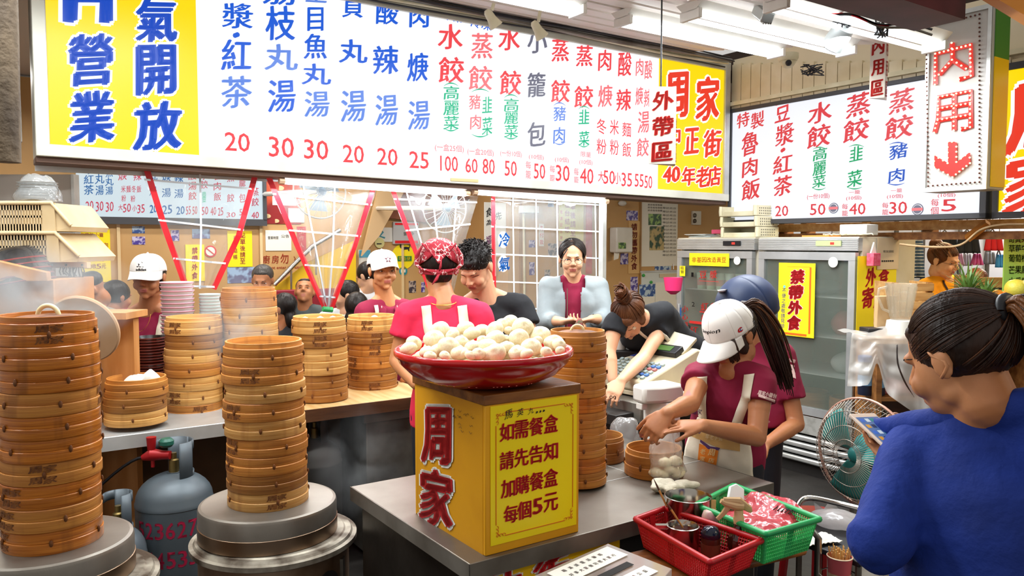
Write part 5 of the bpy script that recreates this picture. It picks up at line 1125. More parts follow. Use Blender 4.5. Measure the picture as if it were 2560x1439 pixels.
def apron_front(p, w=.115, top=-.13, low=-.5, strapx=.07, m=None, straps=True, flare=.03, wb=.16):
    m = m or m_apron
    def fn(s, t):
        z = top+(low-top)*t; k = min(1, t*3); hw_ = w*(1-k)*(1)+wb*k+flare*t; hw_ = w+(wb-w)*sin(min(1, t*2.2)*pi/2)
        return ((s-.5)*2*hw_, z, .004+.006*t)
    a = drape(p, 'apron', fn, 24, 24, m, off=.007)
    if straps:
        for s in (-1, 1): strip(p, 'apron_strap', [(s*(strapx+.02), .035), (s*(strapx+.012), -.03), (s*strapx, top-.015)], .034, m, off=.006)
    return a
p1 = person('woman in a white cap with black sports emblem and maroon tee, behind the left counter', (371, 692, 4.2), 4, 9, [(292, 800, 4.28), (450, 800, 4.28)], skin='tan', shirt=m_maroon, eyes=0, arms=[dict(e=(258, 905, 4.2), w=(300, 985, 4.05)), dict(e=(478, 905, 4.2), w=(440, 985, 4.05))], lips=m_lip)
hshell(p1, [((0, .025, .02), (.081, .094, .088)), ((.055, .02, -.04), (.022, .04, .04)), ((-.055, .02, -.04), (.022, .04, .04))], 'black')
cap_hat(p1, m_capw, zb=.034, tiltx=-5, label='white baseball cap with black three-stripe emblem')
cap_print(p1, [('adidas', 0, -.020, .052, .013)], (0, -.09, .078), m_blackink, .05, 0, polys=[[(-.024+.014*k, -.008), (-.014+.014*k, -.008), (-.006+.014*k, .006+.0085*k), (-.014+.014*k, .011+.0085*k)] for k in range(3)])
apron_front(p1, .10, -.20, -.5, .085)
obj('necklace', MB().tube([p1.shc+p1.axs*(.055*cos(a))+p1.front*(.055+.045*(1+sin(a))*.5*1.4)+p1.up*(.045-.055*(1+sin(-a))*.0-.09*max(0, sin(a))) for a in [pi*i/16 for i in range(17)]], .0012, 5), mat('gold', '#d9a441', .3, 1), p1.root, **W)
p2 = person('woman in a white cap with a star and maroon polo, glancing right', (957, 676, 4.7), 30, 4, [(912, 775, 4.66), (1022, 772, 4.82)], skin='warm', shirt=m_maroon, eyes=.55, arms=[dict(e=(905, 880, 4.6), w=(950, 950, 4.45)), dict(e=(1060, 880, 4.75), w=(1010, 950, 4.5))], byaw=22, lips=m_lip)
hshell(p2, [((0, .025, .015), (.080, .092, .088))], 'black'); cap_hat(p2, m_capw, brim_len=.06, zb=.04, tiltx=-9, label='white baseball cap with a dark star')
cap_print(p2, [], (0.0, -.09, .075), mat('star_dark', '#5a2a34', .5), polys=[[(.026*cos(pi/2+k*2*pi/5), .026*sin(pi/2+k*2*pi/5)), (.011*cos(pi/2+(k+.5)*2*pi/5), .011*sin(pi/2+(k+.5)*2*pi/5)), (.007*cos(pi/2+k*2*pi/5), .007*sin(pi/2+k*2*pi/5)), (.011*cos(pi/2+(k-.5)*2*pi/5), .011*sin(pi/2+(k-.5)*2*pi/5))] for k in range(5)])
for s in (-1, 1): strip(p2, 'apron_strap', [(s*.085, .035), (s*.078, -.03), (s*.06, -.2)], .024, m_apron)
def collar(p, m, w=.03, r=.062, open_=.5):
    X, U, Fv = p.axs, p.up, p.front; mb = MB()
    def fn(s, t):
        a = radians(-60)+radians(300)*s; fo = (-cos(a)+1)/2
        return p.shc+U*(.065-.05*t*(1+.5*abs(s-.5)*2)-.05*(abs(s-.5)*2)**3)+X*(-sin(a-pi/2+pi/2)*0)+X*(cos(a-pi/2+pi)*(r+.035*t))+Fv*(.012+sin(a-pi/2+pi)*(r+.03*t)*-1*-1)
    def f2(s, t):
        a = pi/2+radians(25)+radians(310)*s  # from the front, round the back, to the front
        d = abs(s-.5)*2; return p.shc+U*(.062-.045*t-.045*d**3)+X*(cos(a)*(r+.022*t))+Fv*(.01+sin(a)*(r+.028*t+.02*d**4))
    obj('collar', MB().grid(f2, 30, 4), m, p.root, **W8, solid=.003)
collar(p2, m_maroon)
obj('necklace', MB().tube([p2.shc+p2.axs*(.05*cos(a))+p2.front*(.06+.05*sin(a))+p2.up*(.03-.10*sin(a)) for a in [pi*i/16 for i in range(17)]], .003, 6), mat('pearls', '#e8dcc0', .3), p2.root, **W)
for s in (-1, 1): obj('earring', MB().ell(p2.Hm @ V3((s*.083, .01, -.042)), .005, 8, 6), MATS['pearls'], p2.root, **W)
C_ = P(1038, 800, 4.7); on_surface(p2, 'sleeve_print', [('周家小籠包', 0, .02, .085, .02)], C_, V3((1, 0, .25)).normalized(), V3((-.2, 0, 1)).normalized(), V3((0, 1, 0)), m_whiteink, p2.sb, polys=[[(-.04, -.004), (.045, -.004), (.045, -.014), (-.04, -.014)], [(-.01, -.014), (.012, -.014), (.014, -.05), (-.012, -.05)]])
p3 = person('woman seen from behind in a red paisley bandana and bright pink tee', (1097, 668, 3.6), 186, 4, [(1022, 782, 3.52), (1198, 782, 3.52)], skin='warm', shirt=m_pink, face=False, arms=[dict(e=(992, 900, 3.5), w=(1040, 960, 3.35)), dict(e=(1225, 900, 3.5), w=(1180, 960, 3.35))], byaw=180, hs=1.04, sleeve=.52, neckr=1.05)
hshell(p3, [((0, .02, .028), (.08, .095, .085)), ((0, .05, -.03), (.06, .045, .05))], 'black')
m_band = mat('bandana', '#a3202f', .8, col2='#96182a', scale=6)
def paisley(name='bandana_print'):
    m = mat(name, '#a3202f', .8); N = m.node_tree.nodes; L = m.node_tree.links; b = N['Principled BSDF']; tc = N.new('ShaderNodeTexCoord'); v = N.new('ShaderNodeTexVoronoi'); v.feature = 'DISTANCE_TO_EDGE'; v.inputs['Scale'].default_value = 52; L.new(tc.outputs['Object'], v.inputs['Vector'])
    v2 = N.new('ShaderNodeTexVoronoi'); v2.inputs['Scale'].default_value = 70; L.new(tc.outputs['Object'], v2.inputs['Vector'])
    r = N.new('ShaderNodeMapRange'); r.inputs['From Min'].default_value = .06; r.inputs['From Max'].default_value = .03; L.new(v.outputs['Distance'], r.inputs[0])
    r2 = N.new('ShaderNodeMapRange'); r2.inputs['From Min'].default_value = .28; r2.inputs['From Max'].default_value = .2; L.new(v2.outputs['Distance'], r2.inputs[0])
    n = N.new('ShaderNodeTexNoise'); n.inputs['Scale'].default_value = 22; L.new(tc.outputs['Object'], n.inputs['Vector']); r3 = N.new('ShaderNodeMapRange'); r3.inputs['From Min'].default_value = .48; r3.inputs['From Max'].default_value = .54; L.new(n.outputs[0], r3.inputs[0])
    ad = N.new('ShaderNodeMath'); ad.operation = 'MAXIMUM'; L.new(r.outputs[0], ad.inputs[0]); L.new(r2.outputs[0], ad.inputs[1]); mu = N.new('ShaderNodeMath'); mu.operation = 'MULTIPLY'; L.new(ad.outputs[0], mu.inputs[0]); L.new(r3.outputs[0], mu.inputs[1])
    mx = N.new('ShaderNodeMix'); mx.data_type = 'RGBA'; mx.inputs['A'].default_value = lin('#a3202f'); mx.inputs['B'].default_value = lin('#f0dcd8'); L.new(mu.outputs[0], mx.inputs['Factor']); L.new(mx.outputs['Result'], b.inputs['Base Color']); return m
m_pais = paisley()
def bd_dome(s, t):
    a = 2*pi*s; e = pi/2*t; back = max(0, sin(a)); low = .0+.052*back*back
    z0 = low; x, y = .088*cos(a), .103*sin(a); k = cos(e)**.8; return p3.Hm @ V3((x*k, .016+y*k, z0+(.128-z0)*sin(e)**.85+.006*sin(5*a)*(1-t)))
bn = obj('bandana', MB().grid(bd_dome, 48, 14), m_pais, p3.root, **W8, solid=.003)
def bsub(name, mb_, mm, **k): mb_.xf(wmat(p3.root).inverted()); return obj(name, mb_, mm, bn, **k)
def flap(s, t): # back flap, a triangle pointing down
    w_ = (1-t)*.072; x = (s-.5)*2*w_; return p3.Hm @ V3((x, .016+.107*sqrt(max(0, 1-(x/.1)**2))-.018*(1-t)*.9+.006*t, .10-.086*t))
bsub('flap', MB().grid(flap, 14, 12), m_pais, smooth=180, solid=.003)
def lband(s, t):
    a = radians(-12)+radians(204)*s; return p3.Hm @ V3((.086*cos(a), .018+.1*sin(a), -.012-.016*sin(pi*s)+(.030-.006*sin(pi*s))*(1-t)-.010))
bsub('lower_band', MB().grid(lband, 30, 4), m_pais, smooth=180, solid=.003)
bsub('hem', MB().tube([p3.Hm @ V3(((1-t)*.073*s_, .112-.02*(1-t), .10-.088*t)) for s_, t in [(1, i/8) for i in range(9)]+[(-1, 1-i/8) for i in range(9)]], .0045, 6), m_band, smooth=180)
for s in (-1, 1): bsub('side_fold', MB().tube([p3.Hm @ V3((s*.07, .085, .095)), p3.Hm @ V3((s*.094, .075, .05)), p3.Hm @ V3((s*.098, .07, .01)), p3.Hm @ V3((s*.075, .085, -.012)), p3.Hm @ V3((s*.02, .118, -.03))], [.008, .02, .018, .012, .008], 10, flat=.5), m_pais, smooth=180)
bsub('knot', MB().ell(p3.Hm @ V3((0, .122, -.028)), (.012, .01, .011), 12, 8), m_band, smooth=180)
bsub('tail', MB().tube([p3.Hm @ V3(q) for q in ((0, .124, -.03), (.012, .13, -.055), (.030, .128, -.078))], [.007, .011, .003], 8, flat=.5), m_band, smooth=180)
bsub('tail', MB().tube([p3.Hm @ V3(q) for q in ((0, .124, -.026), (-.006, .128, .0), (-.01, .126, .028))], [.006, .01, .003], 8, flat=.5), m_band, smooth=180)
for s, x0, x1 in ((-1, -.075, -.06), (1, .085, .075)): strip(p3, 'apron_strap', [(x0-.0, .04), (x0+.012, -.05), (x1+.022*(s < 0), -.135), (x1+.03*(s < 0), -.26)], .042, m_apron, back=True)
strip(p3, 'apron_strap', [(-.062, -.062), (.0, -.066), (.082, -.076)], .045, m_apron, back=True, off=.008)
obj('necklace', MB().tube([p3.shc+p3.axs*(.058*cos(a))-p3.front*(.035+.03*sin(a))+p3.up*(.055-.012*sin(a)) for a in [pi*i/16 for i in range(17)]], .0016, 5), MATS['gold'], p3.root, **W)
p4 = person('broad young man in a black tee looking down, short black hair', (1187, 668, 3.98), -22, 38, [(1132, 778, 4.02), (1300, 760, 4.12)], skin='light', male=True, shirt=m_blk, bulk=1.12, eyes=0, hs=1.06, arms=[dict(e=(1130, 900, 3.9), w=(1190, 950, 3.8)), dict(e=(1335, 870, 4.05), w=(1290, 940, 3.85))], byaw=-10, lips=m_lip)
hshell(p4, [((0, .02, .045), (.082, .096, .078)), ((0, -.045, .068), (.055, .04, .03)), ((0, .05, -.01), (.07, .06, .05))], 'black')
rnd = random.Random(5); pp = []
for k in range(420):
    a = rnd.uniform(0, 6.28); e = rnd.uniform(.05, 1.5); d = V3((cos(a)*cos(e), sin(a)*cos(e), sin(e))); b = V3((0, .018, .04))+V3((d.x*.08, d.y*.094, d.z*.076))
    if b.y < -.06 and b.z < .06: continue
    dr = (d+V3((rnd.uniform(-.2, .2), -.9, .15))).normalized(); L = rnd.uniform(.02, .036); pp.append([b, b+dr*L*.5+d*.003, b+dr*L+V3((0, 0, -.004))])
strands(p4, pp, .0022, 'black')
C_ = P(1262, 815, 3.9); on_surface(p4, 'chest_emblem', [], C_, V3((1, 0, 0)), V3((0, 0, 1)), V3((0, 1, 0)), m_whiteink, p4.sb, polys=[[(-.012, -.045), (-.016, -.02), (-.008, -.004), (-.014, .008), (-.006, .02), (.004, .016), (.006, 0), (.016, -.01), (.01, -.022), (.014, -.045), (.006, -.028), (-.004, -.03)], [(-.004, .026), (.022, .045), (.024, .043), (-.002, .022)], [(-.014, -.045), (-.012, -.06), (-.009, -.045)], [(.008, -.04), (.012, -.06), (.014, -.04)]])
p5 = person('woman with glasses in an open pale grey jacket over a maroon top', (1431, 645, 4.8), -2, 10, [(1378, 716, 4.85), (1488, 716, 4.85)], skin='light', shirt=m_maroon, eyes=.4, lips=m_lip, bulk=.95, shirtvox=.01,
            arms=[dict(e=(1362, 800, 4.78), w=(1408, 803, 4.62), d=(.75, -.35, .10), n=(0, -.3, -1), side=1, curl=30), dict(e=(1512, 798, 4.78), w=(1478, 797, 4.62), d=(-.6, -.3, -.1), n=(-.2, .2, 1), side=1, curl=35)], sleeve=.12)
hshell(p5, [((0, .022, .03), (.079, .094, .084))], 'black')
rnd = random.Random(9); pp = [ell_path((0, .02, .034), (.083, .099, .088), (rnd.uniform(-.004, .004), -.07+.1*rnd.random(), .11), (s*.084, .02+.03*rnd.random(), -.03), 9, 0, .02, rnd) for s in (-1, 1) for _ in range(60)]
strands(p5, pp, .0022, 'black')
strands(p5, [[(-.03-.001*i, -.07, .07), (-.058-.0006*i, -.078, .03), (-.07, -.066, -.01), (-.073+.001*i, -.055, -.045)] for i in range(7)], .0018, 'black', 'fringe')
m_frame_ = mat('glasses_frame', '#3a2c24', .4)
for s in (-1, 1):
    pts = [p5.Hm @ V3((s*.033+.021*cos(a)*(1 if abs(cos(a)) < .9 else 1), -.108, .0+.0165*sin(a))) for a in [2*pi*i/20 for i in range(21)]]
    obj('glasses_rim', MB().tube(pts, .0011, 5, caps=False), m_frame_, p5.root, **W); obj('glasses_brow_bar', MB().tube(pts[1:10], .0017, 5), m_black, p5.root, **W)
    obj('glasses_arm', MB().tube([p5.Hm @ V3((s*.054, -.107, .006)), p5.Hm @ V3((s*.073, -.06, .006)), p5.Hm @ V3((s*.082, .0, .0))], .0011, 5), m_frame_, p5.root, **W)
obj('glasses_bridge', MB().tube([p5.Hm @ V3((-.012, -.108, .003)), p5.Hm @ V3((0, -.111, .005)), p5.Hm @ V3((.012, -.108, .003))], .0011, 5), m_frame_, p5.root, **W)
def jacket(p, m, half=.045, inf=.03, sleeve_to=.55):
    """open jacket: a second, looser shell cut away along the front"""
    mb = MB(); X, U, Fv = p.axs, p.up, p.front; sL, sR = p.shc-X*.135, p.shc+X*.135; L = (p.shc-p.pel).length; Y = U.cross(X)
    mb.loft([(p.pel+U*t*L, X*(rx+inf), Y*(ry+inf)) for t, rx, ry in ((-.1, .15, .105), (.2, .14, .10), (.5, .136, .095), (.8, .15, .1), (.93, .125, .08), (1.02, .07, .055))], 28)
    for i, q in enumerate((sL, sR)):
        a = p.arms[i]; e, w_ = J(a['e']), J(a['w']); q = q-U*.01; mb.cap(p.shc.lerp(q, .4), q, .08, .078, 14); mb.cap(q, e, .076, .064, 16); en = e.lerp(w_, sleeve_to); mb.tube([e, en], [.06, .048], 16)
    s = remesh(mb, .011, 3); keep = []
    for f in s.f:
        c_ = sum((s.v[i] for i in f), V3())/len(f)-p.shc; x, z, y = c_.dot(X), c_.dot(U), c_.dot(Fv)
        if y > .02 and abs(x+.01) < half+.02*max(0, (z+.05)/.1): continue
        if z > .0 and abs(x) < .062 and y > -.03: continue
        keep.append(f)
    s.f = keep; s.m = [0]*len(keep)
    for i, q in enumerate(s.v): n_ = noise.noise_vector(V3((q.x*10, q.y*10, q.z*7))); s.v[i] = q+n_*.014
    p.jb = BVHTree.FromPolygons(s.v, s.f); return obj('jacket', s, m, p.root, **W8, solid=.004)
jacket(p5, m_grey)
obj('hood', MB().tube([p5.shc+p5.axs*(.092*cos(a))-p5.front*(.03-.02*0)*1+p5.front*(-.055*sin(a)+.05*(1-sin(a)))+p5.up*(.05-.07*(1-sin(a))) for a in [pi*i/14 for i in range(15)]], [.016+.012*sin(pi*i/14) for i in range(15)], 10), m_grey, p5.root, **W8)
obj('zip', MB().tube([p5.shc+p5.axs*(-.045)+p5.front*(.115+.015*sin(i*.4))+p5.up*(.0-.042*i) for i in range(12)], .003, 5), mat('zip_brown', '#5d4c40', .5), p5.root, **W)
obj('wristband', MB().lathe([(.03, -.005), (.032, 0), (.03, .005), (.027, .005), (.027, -.005), (.03, -.005)], 20, cap=(0, 0)).xf(M4.Translation(P(1485, 797, 4.66)) @ M4.Rotation(radians(80), 4, 'Y')), m_blackink, p5.root, **W)
o = obj('coin_pouch', MB().ell((0, 0, 0), (.022, .014, .042), 14, 10), mat('floral_pouch', '#5a6a48', .7, col2='#a04048', scale=60), None, smooth=180); o.location = P(1447, 812, 4.52); o.rotation_euler = (0, .2, 0); tag(o, 'small floral pouch in the hands of the woman in grey', 'pouch')
p6 = person('cashier bending over the till, brown hair in a top bun, black tee', (1572, 790, 3.98), -24, 58, [(1540, 802, 3.93), (1668, 800, 4.12)], skin='light', shirt=m_blk, eyes=0, pel=V3((1.02, 4.5, .98)), hs=1.02, bulk=.95,
            arms=[dict(e=(1522, 880, 3.86), w=(1532, 950, 3.78)), dict(e=(1608, 895, 3.86), w=(1552, 952, 3.66), d=(-.3, -.35, -.35), n=(0, .6, -.8), side=-1, curl=28, sp=5)], sleeve=.42, lips=m_lip)
hshell(p6, [((0, .024, .032), (.081, .097, .086)), ((0, -.055, .06), (.05, .03, .03)), ((.066, -.01, .0), (.02, .03, .05)), ((-.066, -.01, .0), (.02, .03, .05))], 'brown')
pulled(p6, (0, .03, .128), 'brown', 190, seed=4)
pts = []; rnd = random.Random(2); bun_p = []
for k in range(36):
    a0 = rnd.uniform(0, 6.28); z = rnd.uniform(.115, .205); rr = .036*(1-((z-.15)/.075)**2*.6); bun_p.append([V3((rr*cos(a0+i*.42), .035+rr*sin(a0+i*.42), z+.006*i-.02+.01*sin(i+k))) for i in range(9)])
hshell(p6, [((0, .035, .150), (.030, .030, .034)), ((0, .03, .185), (.024, .024, .024))], 'brown', name='hair_bun'); strands(p6, bun_p, .0042, 'brown', 'bun_strands')
strip(p6, 'apron_strap', [(.085, .03), (.078, -.05), (.05, -.16)], .034, m_apron); strip(p6, 'apron_strap', [(-.085, .03), (-.078, -.05), (-.05, -.16)], .034, m_apron)
strip(p6, 'apron_strap', [(.095, .05), (.1, -.04), (.09, -.12)], .03, m_apron, back=True)
mb = MB(); X_ = V3((.98, -.1, 0)); 
def skirt(s, t): a = -2.2+4.4*s; q = p6.pel+p6.up*.06*(1-t)-V3((0, 0, .62*t)); return q+V3((sin(a)*(.172+.03*t), -cos(a)*(.13+.03*t), 0))+V3((.006*noise.noise(V3((s*8, t*2, 0))), 0, 0))
obj('apron', MB().grid(skirt, 24, 14), m_apron, p6.root, **W8, solid=.003)
obj('pendant', MB().ell(p6.shc+p6.front*.13+p6.up*.0+V3((-.02, 0, -.03)), .006, 8, 6), m_chrome, p6.root, **W)
p7 = person('helper in a navy open-face helmet and maroon tee, behind the white-cap girl', (1864, 782, 3.62), -62, 22, [(1788, 888, 3.72), (1950, 882, 3.58)], skin='tan', male=True, shirt=m_maroon, eyes=.3, face=True, bulk=1.08, hs=1.0, byaw=-35, sleeve=.66,
            pel=V3((1.11, 3.62, .86)), arms=[dict(e=(1800, 1010, 3.65), w=(1830, 1060, 3.45)), dict(e=(1990, 1060, 3.5), w=(1915, 1110, 3.3), d=(-.7, -.3, -.3), n=(0, .2, -1), side=1)], lips=m_lip, hem=.12)
m_helm = mat('helmet_navy', '#172747', .5, col2='#1b2e55', scale=3)
def helm(s, t):
    a = 2*pi*s; e = -.32+(pi/2+.32)*t; op = max(0, -sin(a)); e = e if t > .0 else e; lo = -.32+.62*op*op; e = lo+(pi/2-lo)*t
    return p7.Hm @ V3((.134*cos(a)*cos(e), .018+.148*sin(a)*cos(e), .028+.142*sin(e)))
hel = obj('helmet', MB().grid(helm, 48, 20), m_helm, p7.root, **W8, solid=.008)
mb = MB().tube([p7.Hm @ V3((.135*cos(a)*cos(-.32+.62*max(0, -sin(a))**2), .018+.149*sin(a)*cos(-.32+.62*max(0, -sin(a))**2), .028+.142*sin(-.32+.62*max(0, -sin(a))**2))) for a in [2*pi*i/40 for i in range(41)]], .006, 6, caps=False); mb.xf(wmat(p7.root).inverted()); obj('rim', mb, m_black, hel, smooth=180)
hb = BVHTree.FromPolygons([wmat(p7.root) @ v.co for v in hel.data.vertices], [list(q.vertices) for q in hel.data.polygons])
mb = MB()
for k in range(4): mb.add([P(1793+k*2, 724+4*k, 3.4), P(1818-2*k, 722+4*k, 3.4), P(1813-2*k, 725+4*k, 3.4), P(1795+k*2, 727+4*k, 3.4)], [(0, 1, 2, 3)])
for i, q in enumerate(mb.v):
    d = (q-V3((0, 0, H))).normalized(); h = hb.ray_cast(V3((0, 0, H)), d, 9); mb.v[i] = (h[0]-d*.006) if h[0] else q
mb.xf(wmat(p7.root).inverted()); obj('wing_emblem', mb, m_whiteink, hel, smooth=0)
p8 = person('girl in a white cap with script lettering, maroon tee and cream apron, filling a bag', (1826, 838, 2.98), -58, 30, [(1752, 936, 3.06), (1902, 948, 2.94)], skin='tan', shirt=m_maroon, eyes=0, hs=1.02, byaw=-28, sleeve=.40, lips=m_lip, vox=.0045, shirtvox=.008, hem=.1,
            pel=V3((.86, 3.12, .83)), arms=[dict(e=(1726, 1008, 2.86), w=(1668, 1032, 2.72), d=(-.55, -.15, -.6), n=(.3, .6, -.35), side=-1, curls=(42, 46, 50, 52), sp=4, k=1, thumb=30),
                               dict(e=(1892, 1092, 2.86), w=(1757, 1063, 2.70), d=(-1, -.12, .02), n=(-.1, .25, -1), side=1, curls=(3, 22, 30, 34), sp=9, thumb=22)])
hshell(p8, [((0, .026, .018), (.081, .094, .088)), ((.062, -.018, -.01), (.018, .03, .055)), ((-.062, -.018, -.01), (.018, .03, .055))], 'dark')
cap_hat(p8, m_capw, .082, .135, .024, label='white baseball cap with black script lettering')
cap_print(p8, [('mpio', .0, .0, .052, .016), ('n', .038, .002, .012, .011), ('a', -.034, -.001, .012, .011)], (.0, -.09, .073), m_blackink, .02, 1.0)
cap_print(p8, [('C', 0, 0, .018, .016)], (.085, -.022, .048), m_redink, .06, .3, dirl=(-.95, .2, 0)); cap_print(p8, [('C', .003, 0, .012, .010)], (.087, -.02, .048), m_blueink, .05, .3, dirl=(-.95, .2, 0))
strands(p8, [[(.045+.0025*i, -.078+.002*i, .03), (.05+.0025*i, -.09+.0025*i, -.01), (.05+.002*i+.004*sin(i), -.088+.002*i, -.055-.006*sin(i*2.1))] for i in range(13)]+[[(-.03-.003*i, -.085+.001*i, .03), (-.04-.002*i, -.096, -.005), (-.045-.002*i, -.09, -.045-.01*sin(i))] for i in range(10)], .0032, 'dark', 'fringe')
tail(p8, [(0, .105, .06), (.008, .15, .05), (.02, .165, -.05), (.035, .15, -.15), (.05, .13, -.25), (.05, .12, -.34)], 'dark', 110, .0042, .034, 3, 'ponytail', .5)
tail(p8, [(0, .112, .06), (.01, .155, .04), (.03, .17, -.06), (.045, .16, -.18), (.06, .14, -.28)], 'brown', 40, .003, .036, 8, 'ponytail_highlights', .5)
strands(p8, [ell_path((0, .026, .018), (.083, .097, .09), (.075, -.03+.006*i, .0+.01*(i % 3)), (.0, .115, .02+.004*i), 9) for i in range(26)], .0026, 'dark', 'side_hair')
def fn8(s, t): z = -.13-.42*t; w_ = .085+.055*sin(min(1, t*1.8)*pi/2)+.06*max(0, t-.55); return (-.005+(s-.5)*2*w_, z, .006+.02*t)
ap8 = drape(p8, 'apron', fn8, 30, 30, m_apron, off=.01)
for pts in ([(-.085, .045), (-.082, -.03), (-.07, -.14)], [(.08, .045), (.085, -.03), (.062, -.14)]): strip(p8, 'apron_strap', pts, .036, m_apron, off=.006)
apb = BVHTree.FromPolygons([wmat(p8.root) @ v.co for v in ap8.data.vertices], [list(q.vertices) for q in ap8.data.polygons])
def print_px(p, bv, name, items, m, polys=(), Y=2.95, bold=.03, brush=.3, ang=0, off=.003):
    """print thrown along the sight line of the sleeve onto the cloth; sizes in metres around the given centres"""
    mb = MB(); ca, sa = cos(radians(ang)), sin(radians(ang))
    def hit(q):
        d = (q-V3((0, 0, H))).normalized(); h = bv.ray_cast(V3((0, 0, H)), d, 12); return (h[0] if h[0] else q)-d*off
    for t, x, y, w, h in items:
        k = Y/F; C = P(x, y, Y); put(mb, t, lambda u, v: hit(C+V3((u*ca-v*sa, 0, u*sa+v*ca))), w*k, h*k, bold, 0, brush)
    for pl in polys:
        if len(pl) == 4: mb.grid(lambda s, t: hit(P(*[(pl[0][i]*(1-s)+pl[1][i]*s)*(1-t)+(pl[3][i]*(1-s)+pl[2][i]*s)*t for i in (0, 1)], Y)), 10, 6)
        else:
            n = len(pl)//2; lo, hi = pl[:n], pl[n:][::-1]
            mb.grid(lambda s, t: hit(P(*[poly_at(lo, s)[i]*(1-t)+poly_at(hi, s)[i]*t for i in (0, 1)], Y)), 14, 5)
    return obj(name, mb, m, p.root, **W0)
m_prt = mat('pink_print', '#e9c6c0', .7)
print_px(p8, p8.sb, 'sleeve_print', [('周家小籠包', 1918, 985, 48, 12)], m_prt, ang=-14, polys=[[(1896, 984-0), (1938, 999), (1937, 1006), (1896, 991)], [(1911, 994), (1930, 1000), (1922, 1046), (1904, 1038)]], Y=2.9)
print_px(p8, p8.sb, 'sleeve_print', [('老店', 1918, 1008, 14, 9), ('好吃', 1915, 1019, 14, 9)], MATS['maroon_cotton'], ang=-16, Y=2.9, off=.0045, polys=[[(1908+4*k, 1030+k), (1910+4*k, 1031+k), (1908+4*k, 1042+k), (1906+4*k, 1041+k)] for k in range(4)])
print_px(p8, p8.sb, 'sleeve_print', [('周家小籠包', 1913, 1050, 26, 6)], m_prt, ang=-22, Y=2.9, bold=.0)
print_px(p7, p7.sb, 'sleeve_print', [('周家小龍包', 1973, 899, 32, 9)], m_prt, ang=-14, polys=[[(1958, 905), (1986, 913), (1986, 919), (1958, 911)], [(1972, 914), (1986, 918), (1990, 946), (1980, 942)]], Y=3.5)
for it, m, pl, bd in (([('周', 1733, 1028, 15, 15), ('家', 1748, 1029, 13, 14)], mat('purple_ink', '#54356b', .6), (), .02), ([('十', 1740, 1074, 12, 12), ('0', 1749, 1078, 6, 12)], MATS['purple_ink'], (), .02),
                  ([], mat('ochre_print', '#cda566', .7), [[(1730, 1068), (1790, 1090), (1850, 1100), (1850, 1128), (1800, 1120), (1728, 1090)]], 0), ([('年老字號', 1785, 1092, 44, 14)], mat('cream_ink', '#e8d6ac', .7), (), .01),
                  ([], MATS['purple_ink'], [[(1751, 1098), (1775, 1115), (1801, 1119), (1796, 1125), (1770, 1122), (1750, 1104)]], 0), ([], mat('orange_print', '#f08a2c', .6), [[(1748, 1108), (1796, 1126), (1790, 1166), (1744, 1150)]], 0)):
    print_px(p8, apb, 'apron_print', it, m, pl, 2.9, bd, .3, -8, off=.004 if not it or it[0][0] in '周十' else .007)
print_px(p8, apb, 'apron_print', [('周', 1779, 1130, 16, 18), ('老', 1757, 1128, 13, 14), ('家', 1756, 1146, 12, 12), ('店', 1778, 1150, 14, 12)], mat('pale_print', '#e6c98a', .6), (), 2.9, .02, .2, -10, off=.008)
pa, pb_, pc_ = P(2160, 1058, 1.64), P(2214, 1056, 1.66), P(2209, 1126, 1.555); ex_ = (pb_-pa).normalized(); ey_ = (pc_-pa); ey_ = (ey_-ex_*ey_.dot(ex_)).normalized()
cen = (P(2187, 1057, 1.65)+P(2231, 1113, 1.555))/2; ez_ = ex_.cross(ey_).normalized()
if ez_.z < 0: ez_ = -ez_
def pq(a, b, c): return cen+ex_*a+ey_*b+ez_*c
WR = pq(.012, .088, -.026)
p9 = person('woman in a royal blue hoodie seen from behind, brown ponytail, looking at a phone', (2396, 896, 1.50), -150, 24, [(2292, 1128, 1.56), (2600, 1118, 1.42)], skin='warm', shirt=None, eyes=0, hs=1.03, vox=.0045, byaw=-155, legs=True, pel=V3((.93, 1.40, .85)),
            arms=[dict(e=(2196, 1345, 1.44), w=WR, d=-ey_-ex_*.25, n=ez_, side=1, curls=(10, 12, 16, 24), sp=3, thumb=42, hk=.86), dict(e=(2700, 1330, 1.5), w=(2480, 1230, 1.75))], neckr=.92, msm=9)
def ring_loft(mb, secs, m=0): return mb.loft(secs, 30, m)
X9, U9 = (p9.axs-p9.up*p9.axs.dot(p9.up)).normalized(), p9.up; Y9 = U9.cross(X9)
mb = MB(); L9 = (p9.shc-p9.pel).length
ring_loft(mb, [(p9.pel+U9*t*L9+X9*0, X9*rx, Y9*ry) for t, rx, ry in ((-.25, .20, .145), (0, .205, .15), (.3, .195, .14), (.6, .19, .135), (.8, .18, .125), (.93, .14, .10), (1.05, .095, .08))])
a9 = p9.arms; s0 = P(2292, 1128, 1.56); e0 = P(2196, 1345, 1.44); w0 = WR; s1 = P(2600, 1118, 1.42); e1 = P(2700, 1330, 1.5); w1 = P(2480, 1230, 1.75)
for s_, e_, w_ in ((s0, e0, w0), (s1, e1, w1)):
    mb.cap(p9.shc.lerp(s_, .35)+U9*.015, s_-U9*.008, .07, .068, 18); mb.cap(s_, e_, .068, .062, 20); mb.cap(e_, w_.lerp(e_, .5), .060, .052, 20); mb.tube([e_.lerp(w_, .4), e_.lerp(w_, .85), e_.lerp(w_, .97)], [.054, .042, .036], 20)
    mb.cap(p9.shc+U9*.03, p9.shc.lerp(s_, .75)+U9*.0, .075, .068, 18)
hb9 = remesh(mb, .009, 5)
